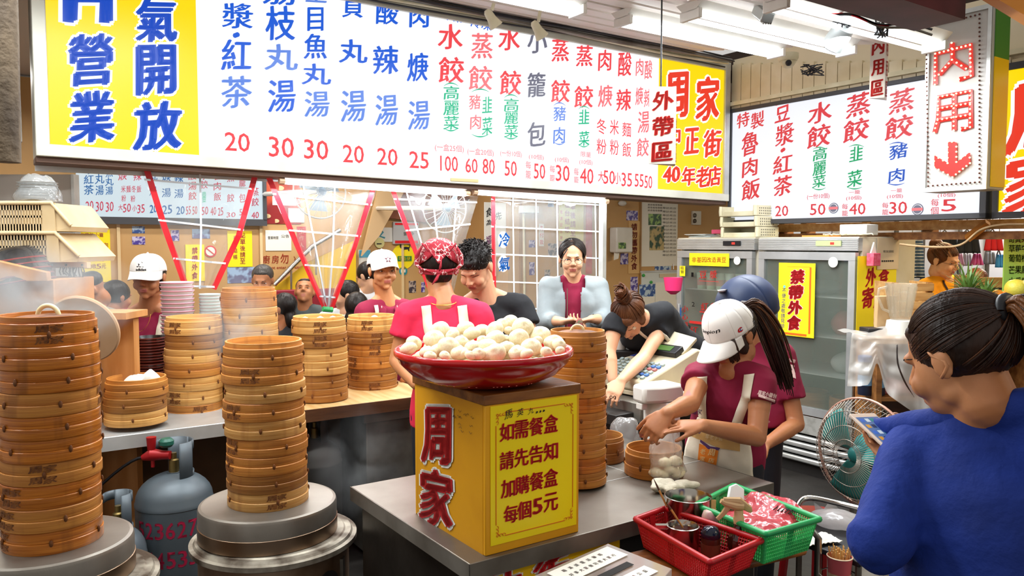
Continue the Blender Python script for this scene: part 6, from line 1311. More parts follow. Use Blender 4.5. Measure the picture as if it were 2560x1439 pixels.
for i, q in enumerate(hb9.v):
    v_ = noise.noise_vector(V3((q.x*7, q.y*7, q.z*4)))*.010+noise.noise_vector(V3((q.x*13+5, q.y*13, q.z*16)))*.004
    de = min((q-e0).length, .2); v_ += noise.noise_vector(V3((q.x*20, q.y*20, q.z*38)))*.006*max(0, 1-de/.16); hb9.v[i] = q+v_
p9.sb = BVHTree.FromPolygons(hb9.v, hb9.f); obj('hoodie', hb9, m_blue, p9.root, **W8)
cd = (w0-e0).normalized(); obj('cuff', MB().tube([e0.lerp(w0, .92), e0.lerp(w0, .95), e0.lerp(w0, 1.08)], [.036, .0375, .032], 24, flat=1), m_blue, p9.root, **W8)
mb = MB(); hp = [p9.shc+U9*(.075-.030*abs(cos(a))**2)+X9*(-cos(a)*.112)+p9.front*(.045-sin(a)*.150) for a in [radians(-25+230*i/16) for i in range(17)]]
for i in range(16): r0, r1 = [.020+.020*sin(pi*k/16) for k in (i, i+1)]; mb.cap(hp[i], hp[i+1], r0, r1, 14)
for dx, dz, rx, ry, rz in ((0, -.02, .13, .05, .07), (.02, -.09, .12, .042, .09), (.05, -.15, .085, .036, .075)):
    k0 = len(mb.v); mb.ell((0, 0, 0), (rx, ry, rz), 26, 16)
    for i in range(k0, len(mb.v)): v = mb.v[i]; mb.v[i] = p9.shc+X9*(v.x+dx)+p9.front*(v.y-.148)+U9*(v.z+dz+.03)
hd_ = remesh(mb, .008, 4)
for i, q in enumerate(hd_.v): hd_.v[i] = q+noise.noise_vector(V3((q.x*10, q.y*10, q.z*6)))*.012
obj('hood', hd_, m_blue, p9.root, **W8)
hshell(p9, [((0, .024, .032), (.0815, .0975, .088)), ((0, .048, .0), (.066, .050, .045)), ((0, -.035, .066), (.058, .034, .026))], 'dark', .005)
TIE = (0, .120, .055)
def pulled9(seed, n, col, r):
    rnd = random.Random(seed); out = []
    for i in range(n):
        f = rnd.random(); s = rnd.choice((-1, 1))
        if f < .35: a = rnd.uniform(-1.2, 1.2); st = (.083*sin(a), .02-.1*cos(a)*.9, .055+.02*cos(a))
        elif f < .75: st = (s*rnd.uniform(.076, .084), rnd.uniform(-.06, .02), rnd.uniform(.005, .06))
        else: a = rnd.uniform(-1.35, 1.35); st = (.078*sin(a), .02+.09*cos(a), rnd.uniform(-.068, -.02))
        out.append(ell_path((0, .024, .032), (.0845, .1005, .091), st, TIE, 14, .0, .018, rnd))
    strands(p9, out, r, col, 'pulled_hair')
pulled9(11, 330, 'dark', .0024); pulled9(12, 60, 'brown', .0015)
obj('hair_tie', MB().tube([p9.Hm @ V3((TIE[0]+.021*cos(a), TIE[1]-.004+.010*sin(a)*.6, TIE[2]+.021*sin(a))) for a in [2*pi*i/16 for i in range(17)]], .010, 10, caps=False), m_black, p9.root, **W8)
tail(p9, [(0, .112, .056), (-.008, .142, .058), (-.015, .160, .02), (-.02, .162, -.05), (-.02, .155, -.13), (-.02, .15, -.22)], 'ponytail', 170, .0042, .034, 5, 'ponytail', .6)
tail(p9, [(0, .112, .056), (-.01, .146, .06), (-.012, .168, .02), (-.014, .172, -.05), (-.014, .165, -.12), (-.014, .16, -.19)], 'dark', 50, .003, .036, 6, 'ponytail_lowlights', .6)
strands(p9, [[poly3([(s*.045, -.080, .055), (s*.060, -.082, .02), (s*.066, -.078, -.015), (s*(.066-.0012*i), -.074, -.035-.005*i)], j/12)+V3((.001*i*s, .0015*i, 0)) for j in range(13)] for i in range(4) for s in (-1, 1)], .0006, 'dark', 'loose_fringe')
for s in (-1, 1): obj('ear_fold', MB().tube([p9.Hm @ V3((s*(.0835-.003*abs(j-3)/3), .012+.013*sin(j*.9-.6), -.032+.0085*j)) for j in range(7)], .0032, 8), sk['warm'], p9.root, **W8)
ph = thing('phone', 'white phone showing app icons in the hand of the blue hoodie woman', 'phone', P(2205, 1090, 1.58))
def pslab(name, x0, x1, y0, y1, z0, z1, m): return obj(name, MB().add([pq(x, y, z) for z in (z0, z1) for y in (y0, y1) for x in (x0, x1)], [(0, 2, 3, 1), (4, 5, 7, 6), (0, 1, 5, 4), (2, 6, 7, 3), (0, 4, 6, 2), (1, 3, 7, 5)]), m, ph, **W0, bevel=.002)
pslab('case', -.034, .034, -.068, .068, -.004, .003, mat('phone_case', '#e8d3c2', .3)); pslab('screen', -.030, .030, -.054, .056, .003, .0035, glow('phone_screen', '#5f7fb8', .6))
cols_ = ['#3f6fd0', '#d9e4ee', '#2e8f8a', '#e0a23c', '#20305c', '#49b9c9']
for r_ in range(5):
    for c_ in range(4):
        m_ = glow('icon_%s' % cols_[(r_*3+c_) % 6][1:], cols_[(r_*3+c_) % 6], .7); x0, y0 = -.026+c_*.0138, -.048+r_*.020; pslab('icon', x0, x0+.010, y0, y0+.011, .0036, .004, m_)
p10 = person('fruit seller with glasses in a yellow tee and dark apron, looking down', (2360, 652, 5.8), 34, 18, [(2316, 712, 5.8), (2408, 712, 5.9)], skin='light', shirt=m_yellow, eyes=.2, lips=m_lip, arms=[dict(e=(2330, 795, 5.7), w=(2400, 815, 5.55), d=(.8, -.3, 0), n=(0, 0, -1)), dict(e=(2440, 795, 5.9), w=(2420, 815, 5.6))], byaw=25, hs=1.08)
hshell(p10, [((0, .026, .03), (.082, .096, .088)), ((0, .09, .09), (.045, .045, .045))], 'brown'); pulled(p10, (0, .1, .085), 'brown', 110, seed=7)
for s in (-1, 1):
    obj('glasses_rim', MB().tube([p10.Hm @ V3((s*.033+.021*cos(a), -.108, .0+.014*sin(a))) for a in [2*pi*i/16 for i in range(17)]], .0013, 5, caps=False), m_black, p10.root, **W); obj('glasses_arm', MB().tube([p10.Hm @ V3((s*.054, -.107, .004)), p10.Hm @ V3((s*.082, .0, .0))], .0012, 5), m_black, p10.root, **W)
def fn10(s, t): return ((s-.5)*2*(.06+.07*min(1, t*3)), -.10-.38*t, .006)
drape(p10, 'apron', fn10, 16, 16, mat('apron_dark', '#3a2422', .8), off=.008)
for s in (-1, 1): strip(p10, 'apron_strap', [(s*.08, .04), (s*.06, -.12)], .014, MATS['apron_dark'])
dgrp = 'diners seated behind the counter'
def diner(label, hd, yaw, pitch, shirt, hair, male, **k):
    x, y, Y = hd; w_ = .165/Y*F; hy = .165/Y*F
    q = person(label, hd, yaw, pitch, [(x-w_*.95, y+hy*1.05, Y), (x+w_*.95, y+hy*1.05, Y)], skin=k.pop('skin', 'tan'), male=male, shirt=shirt, vox=.009, shirtvox=.014, group=dgrp, pel=V3((P(x, y, Y).x, Y+.05, .55)), legs=False, **k)
    st = thing('stool', 'low stool under the '+label[:label.find(' ', 30)].rstrip(',') if len(label) > 30 else 'low stool under the '+label, 'stool', V3((q.pel.x, q.pel.y, 0)), 0, 'diners\' stools'); obj('seat', MB().lathe([(.13, 0), (.14, .40), (.15, .425), (.02, .43)], 20), MATS['red_plastic'], st)
    return q
d1 = diner('man in a grey tee tilting his head to look up', (762, 728, 6.3), 8, -22, m_gtee, 'black', True, eyes=.3)
hshell(d1, [((0, .03, .045), (.08, .09, .075)), ((0, .06, .0), (.07, .05, .06)), ((0, -.03, .075), (.05, .04, .02))], 'black', .009)
d2 = diner('grey-haired man, only forehead showing above the steamers', (656, 702, 6.0), 5, 15, m_blk, 'grey', True, eyes=.2)
hshell(d2, [((0, .028, .045), (.082, .094, .078)), ((0, -.03, .075), (.05, .04, .02))], 'grey', .009)
d3 = diner('man with glasses bowing his head, in profile by the yellow notice', (226, 726, 5.3), -55, 35, mat('khaki_tee', '#8a8478', .8), 'black', True, eyes=0)
hshell(d3, [((0, .03, .05), (.079, .088, .07))], 'black', .009)
obj('glasses_arm', MB().tube([d3.Hm @ V3((.055, -.1, .004)), d3.Hm @ V3((.084, .0, .004))], .0016, 5), m_black, d3.root, **W)
d4 = diner('dark-haired person in a red top facing away, at the left', (294, 742, 5.6), 150, 10, m_redc, 'black', False, face=False)
hshell(d4, [((0, .02, .03), (.085, .1, .092)), ((0, .1, .03), (.045, .05, .045))], 'black', .009)
d5 = diner('person partly hidden beside the man with glasses', (184, 722, 5.6), -30, 20, m_gtee, 'black', True, eyes=0)
hshell(d5, [((0, .03, .05), (.079, .09, .075))], 'black', .009)
d6 = diner('long-haired woman in profile beside the curtain tie', (862, 738, 6.2), -70, 12, m_wtee, 'black', False, eyes=.2, skin='light')
hshell(d6, [((0, .028, .03), (.083, .097, .09)), ((0, .06, -.08), (.065, .045, .1))], 'black', .009)
d7 = diner('black-haired diner seen from behind, lowest of the group', (893, 768, 5.9), 175, 5, m_blk, 'black', False, face=False)
hshell(d7, [((0, .02, .02), (.088, .1, .1)), ((0, .05, -.1), (.085, .06, .1))], 'black', .009)
d8 = diner('woman in a white top leaning with black ponytail', (918, 690, 6.4), -120, 25, m_wtee, 'black', False, face=False, skin='light')
hshell(d8, [((0, .02, .03), (.083, .098, .09)), ((0, .11, .0), (.04, .05, .07))], 'black', .009)
d9 = diner('dark-haired diner half hidden beside the pale stack', (704, 772, 5.8), -100, 10, m_blk, 'black', False, eyes=0)
hshell(d9, [((0, .03, .03), (.083, .097, .09)), ((0, .06, -.08), (.06, .045, .09))], 'black', .009)
d10 = diner('person behind the pineapples, only the crown showing', (2440, 705, 6.6), 160, 0, m_redc, 'brown', False, face=False); d10.root['group'] = 'people beyond the fruit stall'
hshell(d10, [((0, .02, .035), (.085, .1, .09))], 'brown', .009)
# =================== drinks fridges ===================
UF = 4.81; pF = lambda x, y: PU(x, y, UF)
m_fr = mat('fridge_alu', '#c6c8c8', .35, .55, '#aeb0b0', 4); m_fbody = mat('fridge_body', '#e2d9c4', .5, col2='#d2c6ac', scale=3); m_fin = mat('fridge_inside', '#8f9488', .7)
m_fglass = film('fridge_glass', '#a9b5a8', .28, .06, .05, 2)
def fridge(va, vb, label, ctl, ctlm):
    """va nearer to the street, vb further"""
    t = thing('drinks_fridge', label, 'fridge', S(UF+.35, (va+vb)/2, 0), A, 'glass-door drinks fridges'); zt_ = 1.695
    def pb_(name, u0, u1, v0, v1, z0, z1, m, par=t, **k): return obj(name, sbox(MB(), u0, u1, v0, v1, z0, z1), m, par, **W, **k)
    pb_('side_wall', UF+.05, UF+.70, va, va+.03, .08, zt_-.01, m_fbody); pb_('side_wall', UF+.05, UF+.70, vb-.03, vb, .08, zt_-.01, m_fbody)
    pb_('back_wall', UF+.66, UF+.695, va+.031, vb-.031, .08, zt_-.01, m_fin); pb_('roof', UF+.01, UF+.7, va, vb, zt_-.009, zt_, m_fbody); pb_('floor_plate', UF+.05, UF+.65, va+.031, vb-.031, .40, .43, m_fin)
    hd = pb_('header', UF+.0, UF+.05, va, vb, 1.60, zt_-.0095, m_fr)
    for k in range(6): pb_('rib', UF-.004, UF-.0005, va+.002, vb-.002, 1.607+k*.013, 1.614+k*.013, m_alu, smooth=0)
    pb_('control_panel', UF-.012, UF-.005, *ctl, 1.632, 1.668, ctlm); pb_('display', UF-.014, UF-.0125, ctl[0]+.05, ctl[0]+.08, 1.642, 1.658, glow('display_red', '#ff3a30', 1.5))
    d0, d1, z0, z1 = va+.012, vb-.012, .44, 1.59
    dr = pb_('door', UF-.012, UF+.03, d0, d1, z1-.055, z1, m_fr); 
    def sub(name, *a, m=m_fr, **k):
        mb_ = sbox(MB(), *a); mb_.xf(wmat(t).inverted()); return obj(name, mb_, m, dr, **k)
    sub('door_rail', UF-.012, UF+.03, d0, d1, z0, z0+.055); sub('door_stile', UF-.012, UF+.03, d0, d0+.05, z0+.056, z1-.056); sub('door_stile', UF-.012, UF+.03, d1-.05, d1, z0+.056, z1-.056)
    sub('pane', UF+.006, UF+.012, d0+.051, d1-.051, z0+.056, z1-.056, m=m_fglass, smooth=0); sub('handle', UF-.03, UF-.013, d1-.045, d1-.02, .85, 1.15, m=m_fr, bevel=.004)
    for z in (.72, .99, 1.27):
        sh = pb_('shelf', UF+.06, UF+.62, va+.04, vb-.04, z, z+.008, mat('shelf_wire', '#c9cdc8', .4, .5))
    pb_('kick_panel', UF-.004, UF+.03, va, vb, .30, .43, mat('kick_worn', '#bfbeb8', .45, .4, '#8d8a82', 8, fac=(.45, .6)), bevel=.003)
    for k in range(4): pb_('louvre', UF-.01, UF+.03, va+.004, vb-.004, .09+k*.052, .128+k*.052, m_alu, bevel=.012)
    pb_('plinth', UF+.03, UF+.6, va+.02, vb-.02, .0, .085, m_dark)
    pb_('lamp', UF+.05, UF+.07, va+.06, va+.075, .5, 1.5, glow('fridge_lamp', '#eef4f0', .5))
    return t
fa = UV(pF(2141, 800))[1]; fb = UV(pF(1893, 800))[1]; fc = UV(pF(1884, 800))[1]; fd = UV(pF(1691, 800))[1]
f2 = fridge(fa, fb, 'right drinks fridge with a yellow no-outside-food notice on its door', (UV(pF(2105, 600))[1], UV(pF(2042, 600))[1]), mat('panel_green', '#b9cf8e', .4))
f1 = fridge(fc+.004, fd, 'left drinks fridge with red lettering on its glass door', (UV(pF(1853, 600))[1], UV(pF(1810, 600))[1]), m_black)
def on_u(par, name, x0, x1, y0, y1, m, off, th=.0015):
    a, b = pF(x0, y0), pF(x1, y1); va_, vb_ = UV(a)[1], UV(b)[1]; z0, z1 = b.z, a.z
    return obj(name, sbox(MB(), UF-off-th, UF-off, min(va_, vb_), max(va_, vb_), z0, z1), m, par, **W0)
def lf(par, items, m, off, **k): return lettering(par, items, pF, -EV, -EU, m, off=off, **k)
on_u(f2, 'notice', 1951, 2038, 656, 845, m_yel, .015)
no = [('禁', 1997, 691, 32, 33), ('帶', 1993, 730, 33, 33), ('外', 1991, 768, 32, 32), ('食', 1988, 806, 31, 34)]
lf(f2, no, m_whiteink, .0175, name='lettering_outline', bold=.09); lf(f2, no, m_redink, .019, bold=.06)
lf(f2, [(c_, 1964-i*.6, 726+i*12.5, 10, 11) for i, c_ in enumerate('不便之處敬請見諒')], m_blueink, .0175, bold=.01, brush=0)
for y0, y1, x0, x1 in ((666, 667, 1972, 2030), (834, 835, 1962, 2020)): on_u(f2, 'frame_line', x0, x1, y0, y1, MATS['frame_orange'], .0172, .0008)
on_u(f2, 'frame_line', 2028, 2029, 668, 834, MATS['frame_orange'], .0172, .0008)
def disc_u(par, name, x, y, r, m, off):
    C = pF(x, y); mb = MB().lathe([(r, 0), (r, .001)], 20); R = M4.Rotation(A-pi/2, 3, 'Z') @ M4.Rotation(pi/2, 3, 'X'); mb.v = [C-EU*off+R @ q for q in mb.v]; obj(name, mb, m, par, **W0)
disc_u(f2, 'round_sticker', 2086, 655, .036, m_paper, .015); disc_u(f1, 'round_sticker', 1846, 651, .032, m_paper, .015); disc_u(f2, 'dot', 1965, 716, .01, mat('pale_blue_dot', '#7cc6d8', .5), .0175)
on_u(f1, 'notice', 1727, 1826, 632, 666, m_yel, .015); lf(f1, [(c_, 1739+i*12.4, 649, 11, 13) for i, c_ in enumerate('非基因改造黃豆')], m_redink, .0175, bold=.01, brush=0)
on_u(f1, 'straw_sticker', 1703, 1716, 664, 690, m_yel, .015); lf(f1, [('吸', 1709.5, 670, 8, 8), ('管', 1709.5, 679, 8, 8)], m_blackink, .0175, bold=0, brush=0)
on_u(f1, 'blue_label', 1700, 1706, 768, 834, mat('label_blue', '#2a5c9c', .5), .015)
m_glassred = mat('glass_red_paint', '#d0312c', .5)
lf(f1, [('豆', 1760, 686, 18, 18), ('漿', 1786, 686, 18, 20), ('紅', 1764, 766, 18, 20), ('茶', 1788, 766, 18, 20), ('橘', 1764, 794, 18, 16), ('紅', 1737, 826, 20, 22), ('小', 1715, 772, 14, 15), ('心', 1715, 792, 14, 14), ('輕', 1715, 812, 15, 17), ('放', 1715, 833, 15, 17)], m_glassred, .014, bold=.02)
for x0, x1, y in ((1752, 1800, 702), (1752, 1800, 780), (1726, 1800, 807)): on_u(f1, 'underline', x0, x1, y, y+1.4, m_glassred, .0135, .0008)
lf(f1, [('1', 1734, 686, 5, 11), ('2', 1736, 760, 7, 11), ('3', 1726, 817, 6, 9)], m_blackink, .014, bold=.01, brush=0)
lf(f2, [('小', 1925, 772, 14, 15), ('心', 1925, 792, 14, 14), ('輕', 1925, 813, 15, 17), ('放', 1925, 833, 15, 17)], m_glassred, .014, bold=.02)
cup = MB().lathe([(.032, 0), (.036, .09), (.040, .13), (.041, .133), (.01, .134)], 20); cupm = mesh_of('cup', cup, mat('drink_cup', '#b9c9b8', .3, col2='#8fae86', scale=12, emit=.05))
lidm = mesh_of('label', MB().lathe([(.0345, .03), (.0375, .08)], 20, cap=(0, 0)), mat('cup_label', '#c98a80', .5))
k = 0
for z, n in ((1.278, 6), (.998, 5), (.728, 4)):
    for i in range(n):
        q = S(UF+.11, fc+.12+i*.10, z); o = obj('body', cupm, None, thing('drink_cup', 'lidded cup on the %s shelf of the left fridge, %s from the near side' % ({1.278: 'top', .998: 'middle', .728: 'low'}[z], ORD[i]), 'cup', q, 0, 'cups in the left fridge')); obj('label_band', lidm, None, o.parent)
for i, (vv, z, r, m_, l) in enumerate(((fa+.26, .998, (.11, .09, .10), mat('pink_bag', '#c46a66', .6), 'pink bundle on the middle shelf of the right fridge'), (fa+.5, 1.278, (.16, .10, .06), mat('milky_bag', '#b7b9b4', .6), 'milky plastic bundle on the top shelf of the right fridge'), (fa+.22, .73, (.13, .1, .09), mat('milky_bag', '#b7b9b4', .6), 'milky bundle on the low shelf of the right fridge'))):
    blob('bundle', S(UF+.3, vv, z), r, l, 'bundle', m_, .25, 8, i)
for i in range(2):
    o = MB().lathe([(.14, 0), (.14, .12), (.13, .125), (.12, .05)], 32, cap=(1, 0)); o = obj('storage_basket', o, m_in, None); o.location = S(UF+.3, fa+.22+i*.33, .4305); tag(o, 'round brown basket on the floor of the right fridge, '+('near side', 'far side')[i], 'basket', 'baskets in the right fridge')
VF = fa-.003; pS = lambda x, y: PV(x, y, VF)
def on_v(par, name, x0, x1, y0, y1, m, off, th=.0015):
    a, b = pS(x0, y0), pS(x1, y1); return obj(name, sbox(MB(), UV(a)[0], UV(b)[0], VF-off-th, VF-off, b.z, a.z), m, par, **W0)
on_v(f2, 'poster', 2144, 2236, 640, 825, m_yel, .001); its = [('外', 2176, 692, 24, 44), ('食', 2208, 692, 24, 44), ('寄', 2168, 744, 26, 50), ('放', 2196, 742, 24, 48), ('區', 2222, 742, 22, 44)]
lettering(f2, its, pS, EU, -EV, m_whiteink, name='lettering_outline', bold=.09, off=.002); lettering(f2, its, pS, EU, -EV, m_redink, bold=.05, off=.0035)
lettering(f2, [(c_, 2166+i*11, 788, 10, 18) for i, c_ in enumerate('謝謝配合')], pS, EU, -EV, m_redink, bold=.02, brush=0, off=.002)
o = thing('card_notice', 'beige printed card hanging on the side of the right fridge', 'card', pS(2217, 672)); on_v(o, 'card', 2192, 2243, 594, 672, mat('beige_card', '#ddc4a0', .7), .006)
lettering(o, [('寄放須知', 2218, 628, 26, 6), ('------', 2216, 652, 30, 4)], pS, EU, -EV, m_blackink, bold=0, brush=0, off=.009)
o = thing('tissue_box', 'pink box with a hanging tissue on the side of the right fridge', 'box', pS(2170, 648)-EV*.04, A)
obj('box', MB().box((0, 0, .0), (.085, .05, .085)), mat('pink_box', '#d9405c', .5, col2='#e9718a', scale=40), o, bevel=.003); obj('tissue', MB().prism([(-.03, -.0, .043), (.035, 0, .043), (.005, 0, .115)], (0, .01, 0)), m_paper, o)
ch_ = obj('clipboard', MB().box((0, 0, .11), (.13, .03, .22)), mat('cardboard', '#d3b083', .7, col2='#c49c68', scale=6), None, bevel=.004); ch_.location = P(2223, 835, 4.55)+V3((0, 0, -.01)); ch_.rotation_euler = (.0, .0, .2); tag(ch_, 'scribbled beige cardboard folder standing beside the right fridge', 'folder')
def tray(label, v_, z, k):
    t = thing('document_tray', label, 'tray', S(UF+.16, v_, z), A, 'cream trays on the left fridge'); h_ = .078
    obj('floor', MB().box((0, 0, .004), (.24, .36, .006)), m_cream, t)
    m_h = mat('tray_hole', '#4a463a', .8)
    for nm, c, d in (('front', (-.118, 0, .02), (.006, .30, .034)), ('side', (0, .178, .04), (.24, .006, h_)), ('side', (0, -.178, .04), (.24, .006, h_)), ('back', (.118, 0, .04), (.006, .35, h_))): obj(nm, MB().box(c, d), m_cream, t, bevel=.002)
    for y in (-1, 1): obj('corner', MB().tube([(-.118, y*.165, .005), (-.122, y*.166, .04), (-.118, y*.165, h_)], .014, 8), m_cream, t, smooth=60)
    mb = MB()
    for r in range(3):
        for c in range(8): mb.box((-.085+c*.022, -.1815, .018+r*.02), (.007, .001, .010))
    obj('holes', mb, m_h, t, smooth=0, kind='stuff')
    obj('papers', MB().box((-.01, .0, .018), (.2, .3, .02)), m_paper, t)
vt = (UV(pF(1775, 590))[1]+UV(pF(1902, 590))[1])/2
for k in range(3): tray('cream slotted tray with papers, %s of three on the left fridge' % ('bottom', 'middle', 'top')[k], vt+.01*(k-1), 1.696+k*.082, k)
pp_ = thing('paper_pile', 'pile of loose papers and a pink packet on the left fridge', 'papers', S(UF+.2, fd-.14, 1.6965), A)
for k in range(5): obj('sheet', MB().box((.02*sin(k), .01*k, .004+.006*k), (.22, .20, .004), rz=.2*sin(k*2)), (m_paper, mat('blue_folder', '#8fa3a8', .5))[k % 2], pp_)
obj('packet', MB().box((.05, -.08, .05), (.06, .10, .035)), mat('packet_pink', '#c94868', .5), pp_, bevel=.004)
wb = thing('adapter_box', 'white plastic adapter box with tangled cable on the right fridge', 'box', S(UF+.16, UV(pF(2112, 590))[1], 1.6965), A); obj('box', MB().box((0, 0, .045), (.14, .2, .075)), m_white, wb, bevel=.006)
obj('cable', MB().tube([(-.09+.015*sin(i*1.9), -.16+i*.018, .010+.008*abs(sin(i*1.3))) for i in range(22)], .005, 6), m_cream, wb, smooth=60)
ob = obj('folder', MB().box((0, 0, .006), (.14, .22, .01)), mat('orange_folder', '#e89a4a', .6), None); ob.location = S(UF+.2, UV(pF(2010, 590))[1], 1.6965); ob.rotation_euler = (0, 0, A); tag(ob, 'orange folder lying on the right fridge', 'folder')
# =================== cash register desk ===================
cr = P(1610, 965, 3.85)
dk = thing('register_desk', 'low desk with a steel cash drawer beneath the till', 'desk', V3((1.0-.28, 4.0, 0)), 0)
zd = P(1600, 978, 3.62).z-.02
m_till = mat('till_plastic', '#d6ccb0', .5, col2='#c7bb9c', scale=4)
def slab(par, name, c, d, m, rz=.45, **k): return obj(name, MB().box(c, d, rz=rz), m, par, **W, **k)
tc = V3(P(1618, 930, 3.85)); 
RZ = radians(-52)
slab(dk, 'desk_top', (tc.x+.06, 3.95, zd-.012), (.62, .5, .022), m_till, RZ, bevel=.003); slab(dk, 'drawer', (tc.x-.05, 3.86, zd-.075), (.42, .40, .09), m_steel_dull, RZ, bevel=.003)
slab(dk, 'cash_tray', (tc.x-.2, 3.72, zd-.10), (.30, .22, .05), mat('black_tray', '#26221f', .5), RZ, bevel=.003)
slab(dk, 'cabinet', (tc.x+.06, 3.98, (zd-.13)/2), (.52, .42, zd-.15), mat('desk_dark_brown', '#3a332c', .7), RZ)  # cabinet in one even dark brown
slab(dk, 'shelf_rail', (tc.x-.05, 3.72, zd-.20), (.30, .05, .04), m_steel_dull, RZ)
tl = thing('cash_register', 'beige cash register with grey keys and a green display', 'cash register', V3((tc.x+.01, 3.93, zd)), RZ)
mb = MB(); prof = [(-.20, 0), (.24, 0), (.24, .165), (.19, .18), (-.20, .05)]; mb.prism([(-.17, y, z) for y, z in prof], (.34, 0, 0)); obj('body', mb, m_till, tl, bevel=.012)
sl_ = (.13/.39); nz = V3((0, -sl_, 1)).normalized(); ey2 = V3((0, 1, sl_)).normalized(); o0 = V3((0, -.20, .05))+nz*.002
mats_k = [mat('key_grey', '#9fb0b0', .5), mat('key_blue', '#4a74c0', .5), mat('key_red', '#b06a6a', .5)]; km = [mesh_of('key', MB().box((0, 0, .004), (.020, .018, .008), tilt=(math.atan(sl_), 0)), m) for m in mats_k]
for r in range(6):
    for c in range(9):
        if c == 5: continue
        obj('key', km[1 if (c > 6 and r % 3 == 1) else 2 if (c > 6 and r == 3) else 0], None, tl, loc=o0+V3((-.145+c*.034, 0, 0))+ey2*(.035+r*.030))
obj('display', MB().box(o0+ey2*.31+V3((.06, 0, .018)), (.15, .07, .03), tilt=(math.atan(sl_)+.15, 0)), m_black, tl, bevel=.005); obj('screen', MB().box(o0+ey2*.31+V3((.05, 0, .0)).xyz+nz*.034, (.09, .04, .002), tilt=(math.atan(sl_)+.15, 0)), glow('lcd_green', '#6fa050', .5), tl)
obj('label_strip', MB().box(o0+ey2*.25+V3((-.08, 0, .001)), (.14, .03, .002), tilt=(math.atan(sl_), 0)), m_blueink, tl)
obj('printer_flap', MB().box(V3((.06, .16, .20)), (.16, .13, .02), tilt=(.6, .2)), m_till, tl, bevel=.004); obj('receipt', MB().box(V3((-.04, .12, .18)), (.06, .002, .06), tilt=(-.3, 0)), m_paper, tl)
tp = thing('thermos_dispenser', 'white lever-top dispenser standing below the till', 'dispenser', V3((P(1655, 975, 3.35).x, 3.35, 0)), .5)
zq = P(1655, 965, 3.35).z
obj('body', MB().lathe([(.075, 0), (.078, .02), (.078, zq-.09), (.07, zq-.06)], 32), m_white, tp); obj('head', MB().prism([(-.13, -.04, zq-.06), (-.06, -.065, zq-.06), (.07, -.065, zq-.06), (.07, .065, zq-.06), (-.06, .065, zq-.06), (-.13, .04, zq-.06)], (0, 0, .075)), m_white, tp, bevel=.014); obj('spout', MB().box((-.11, 0, zq-.075), (.03, .04, .028)), m_white, tp, bevel=.004)
bn_ = thing('banknote', 'banknote marked 500 in the cashier\'s fingers', 'banknote', P(1532, 990, 3.6)); mb = MB().add([P(1512, 985, 3.62), P(1552, 981, 3.6), P(1549, 1003, 3.6), P(1510, 1000, 3.62)], [(0, 1, 2, 3)])
obj('note', mb, mat('banknote', '#ece2ea', .7), bn_, **W0, solid=.0008); text_local(bn_, [('005', 0, 0, .045, .016)], m_blackink, P(1536, 993, 3.595), (1, 0, -.05), (0, 0, 1), 0.01, name='numeral', **W)
ss = obj('paper_cup', MB().lathe([(.035, 0), (.045, .11), (.047, .112)], 24), m_paper, None); ss.location = V3((P(1548, 870, 4.15).x, 4.15, zd+.0)); tag(ss, 'white paper cup with green print behind the till', 'cup')
ss.location.z = zd; ss.location.z = P(1548, 872, 4.15).z
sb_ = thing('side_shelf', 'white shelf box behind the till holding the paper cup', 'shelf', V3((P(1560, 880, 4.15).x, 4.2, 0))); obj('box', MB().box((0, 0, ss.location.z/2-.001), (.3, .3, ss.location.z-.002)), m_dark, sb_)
mb = MB()
o = blob('plastic_bag', V3((P(1565, 1100, 3.35).x, 3.35, .62)), (.06, .05, .09), 'crumpled clear bag hanging under the till desk', 'bag', film('grey_bag', '#b9b4b0', .45, .2, .5, 20), .4, 16, 3)
o.location.z = .0; o.scale = (1, 1, 1); o.location = V3((P(1565, 1100, 3.35).x, 3.35, .75))
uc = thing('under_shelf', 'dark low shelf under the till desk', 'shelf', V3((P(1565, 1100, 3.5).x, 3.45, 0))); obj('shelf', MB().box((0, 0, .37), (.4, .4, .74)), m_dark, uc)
# =================== wall furnishings ===================
VW = 6.25; pw = lambda x, y: PV(x, y, VW); VK = 7.0; pk = lambda x, y: PV(x, y, VK)
def wall_item(name, label, cat, V, x0, x1, y0, y1, m, th=.006, off=.001, group=None, bevel=0):
    a, b = PV(x0, y0, V-off), PV(x1, y1, V-off); t = thing(name, label, cat, (a+b)/2, A, group)
    obj({'photo': 'print', 'poster': 'sheet'}.get(name, 'panel'), sbox(MB(), UV(a)[0], UV(b)[0], V-off-th, V-off, b.z, a.z), m, t, **W0, bevel=bevel); return t
def wl(par, items, V, m, off=.009, **k): return lettering(par, items, lambda x, y: PV(x, y, V), EU, -EV, m, off=off, **k)
isn = wall_item('menu_sign', 'pale blue lit inner menu sign on the kitchen wall', 'sign', VK, 186, 654, 330, 550, e_in, .04)
a, b = UV(pk(184, 552)), UV(pk(657, 552))
for q in ((a[0]-.02, b[0]+.02, b[2]-.04, b[2]+.0),): obj('frame', sbox(MB(), q[0], q[1], VK-.06, VK-.0415, q[2]-.005, q[3]+.012), mfd, isn, **W)
obj('frame', sbox(MB(), b[0]-.01, b[0]+.02, VK-.06, VK-.002, b[2], b[2]+.65), mfd, isn, **W)
def vcol(s, x, y0, y1, w, h): n = len(s); return [(c_, x, y0+(y1-y0)*i/max(1, n-1), w, h) for i, c_ in enumerate(s)]
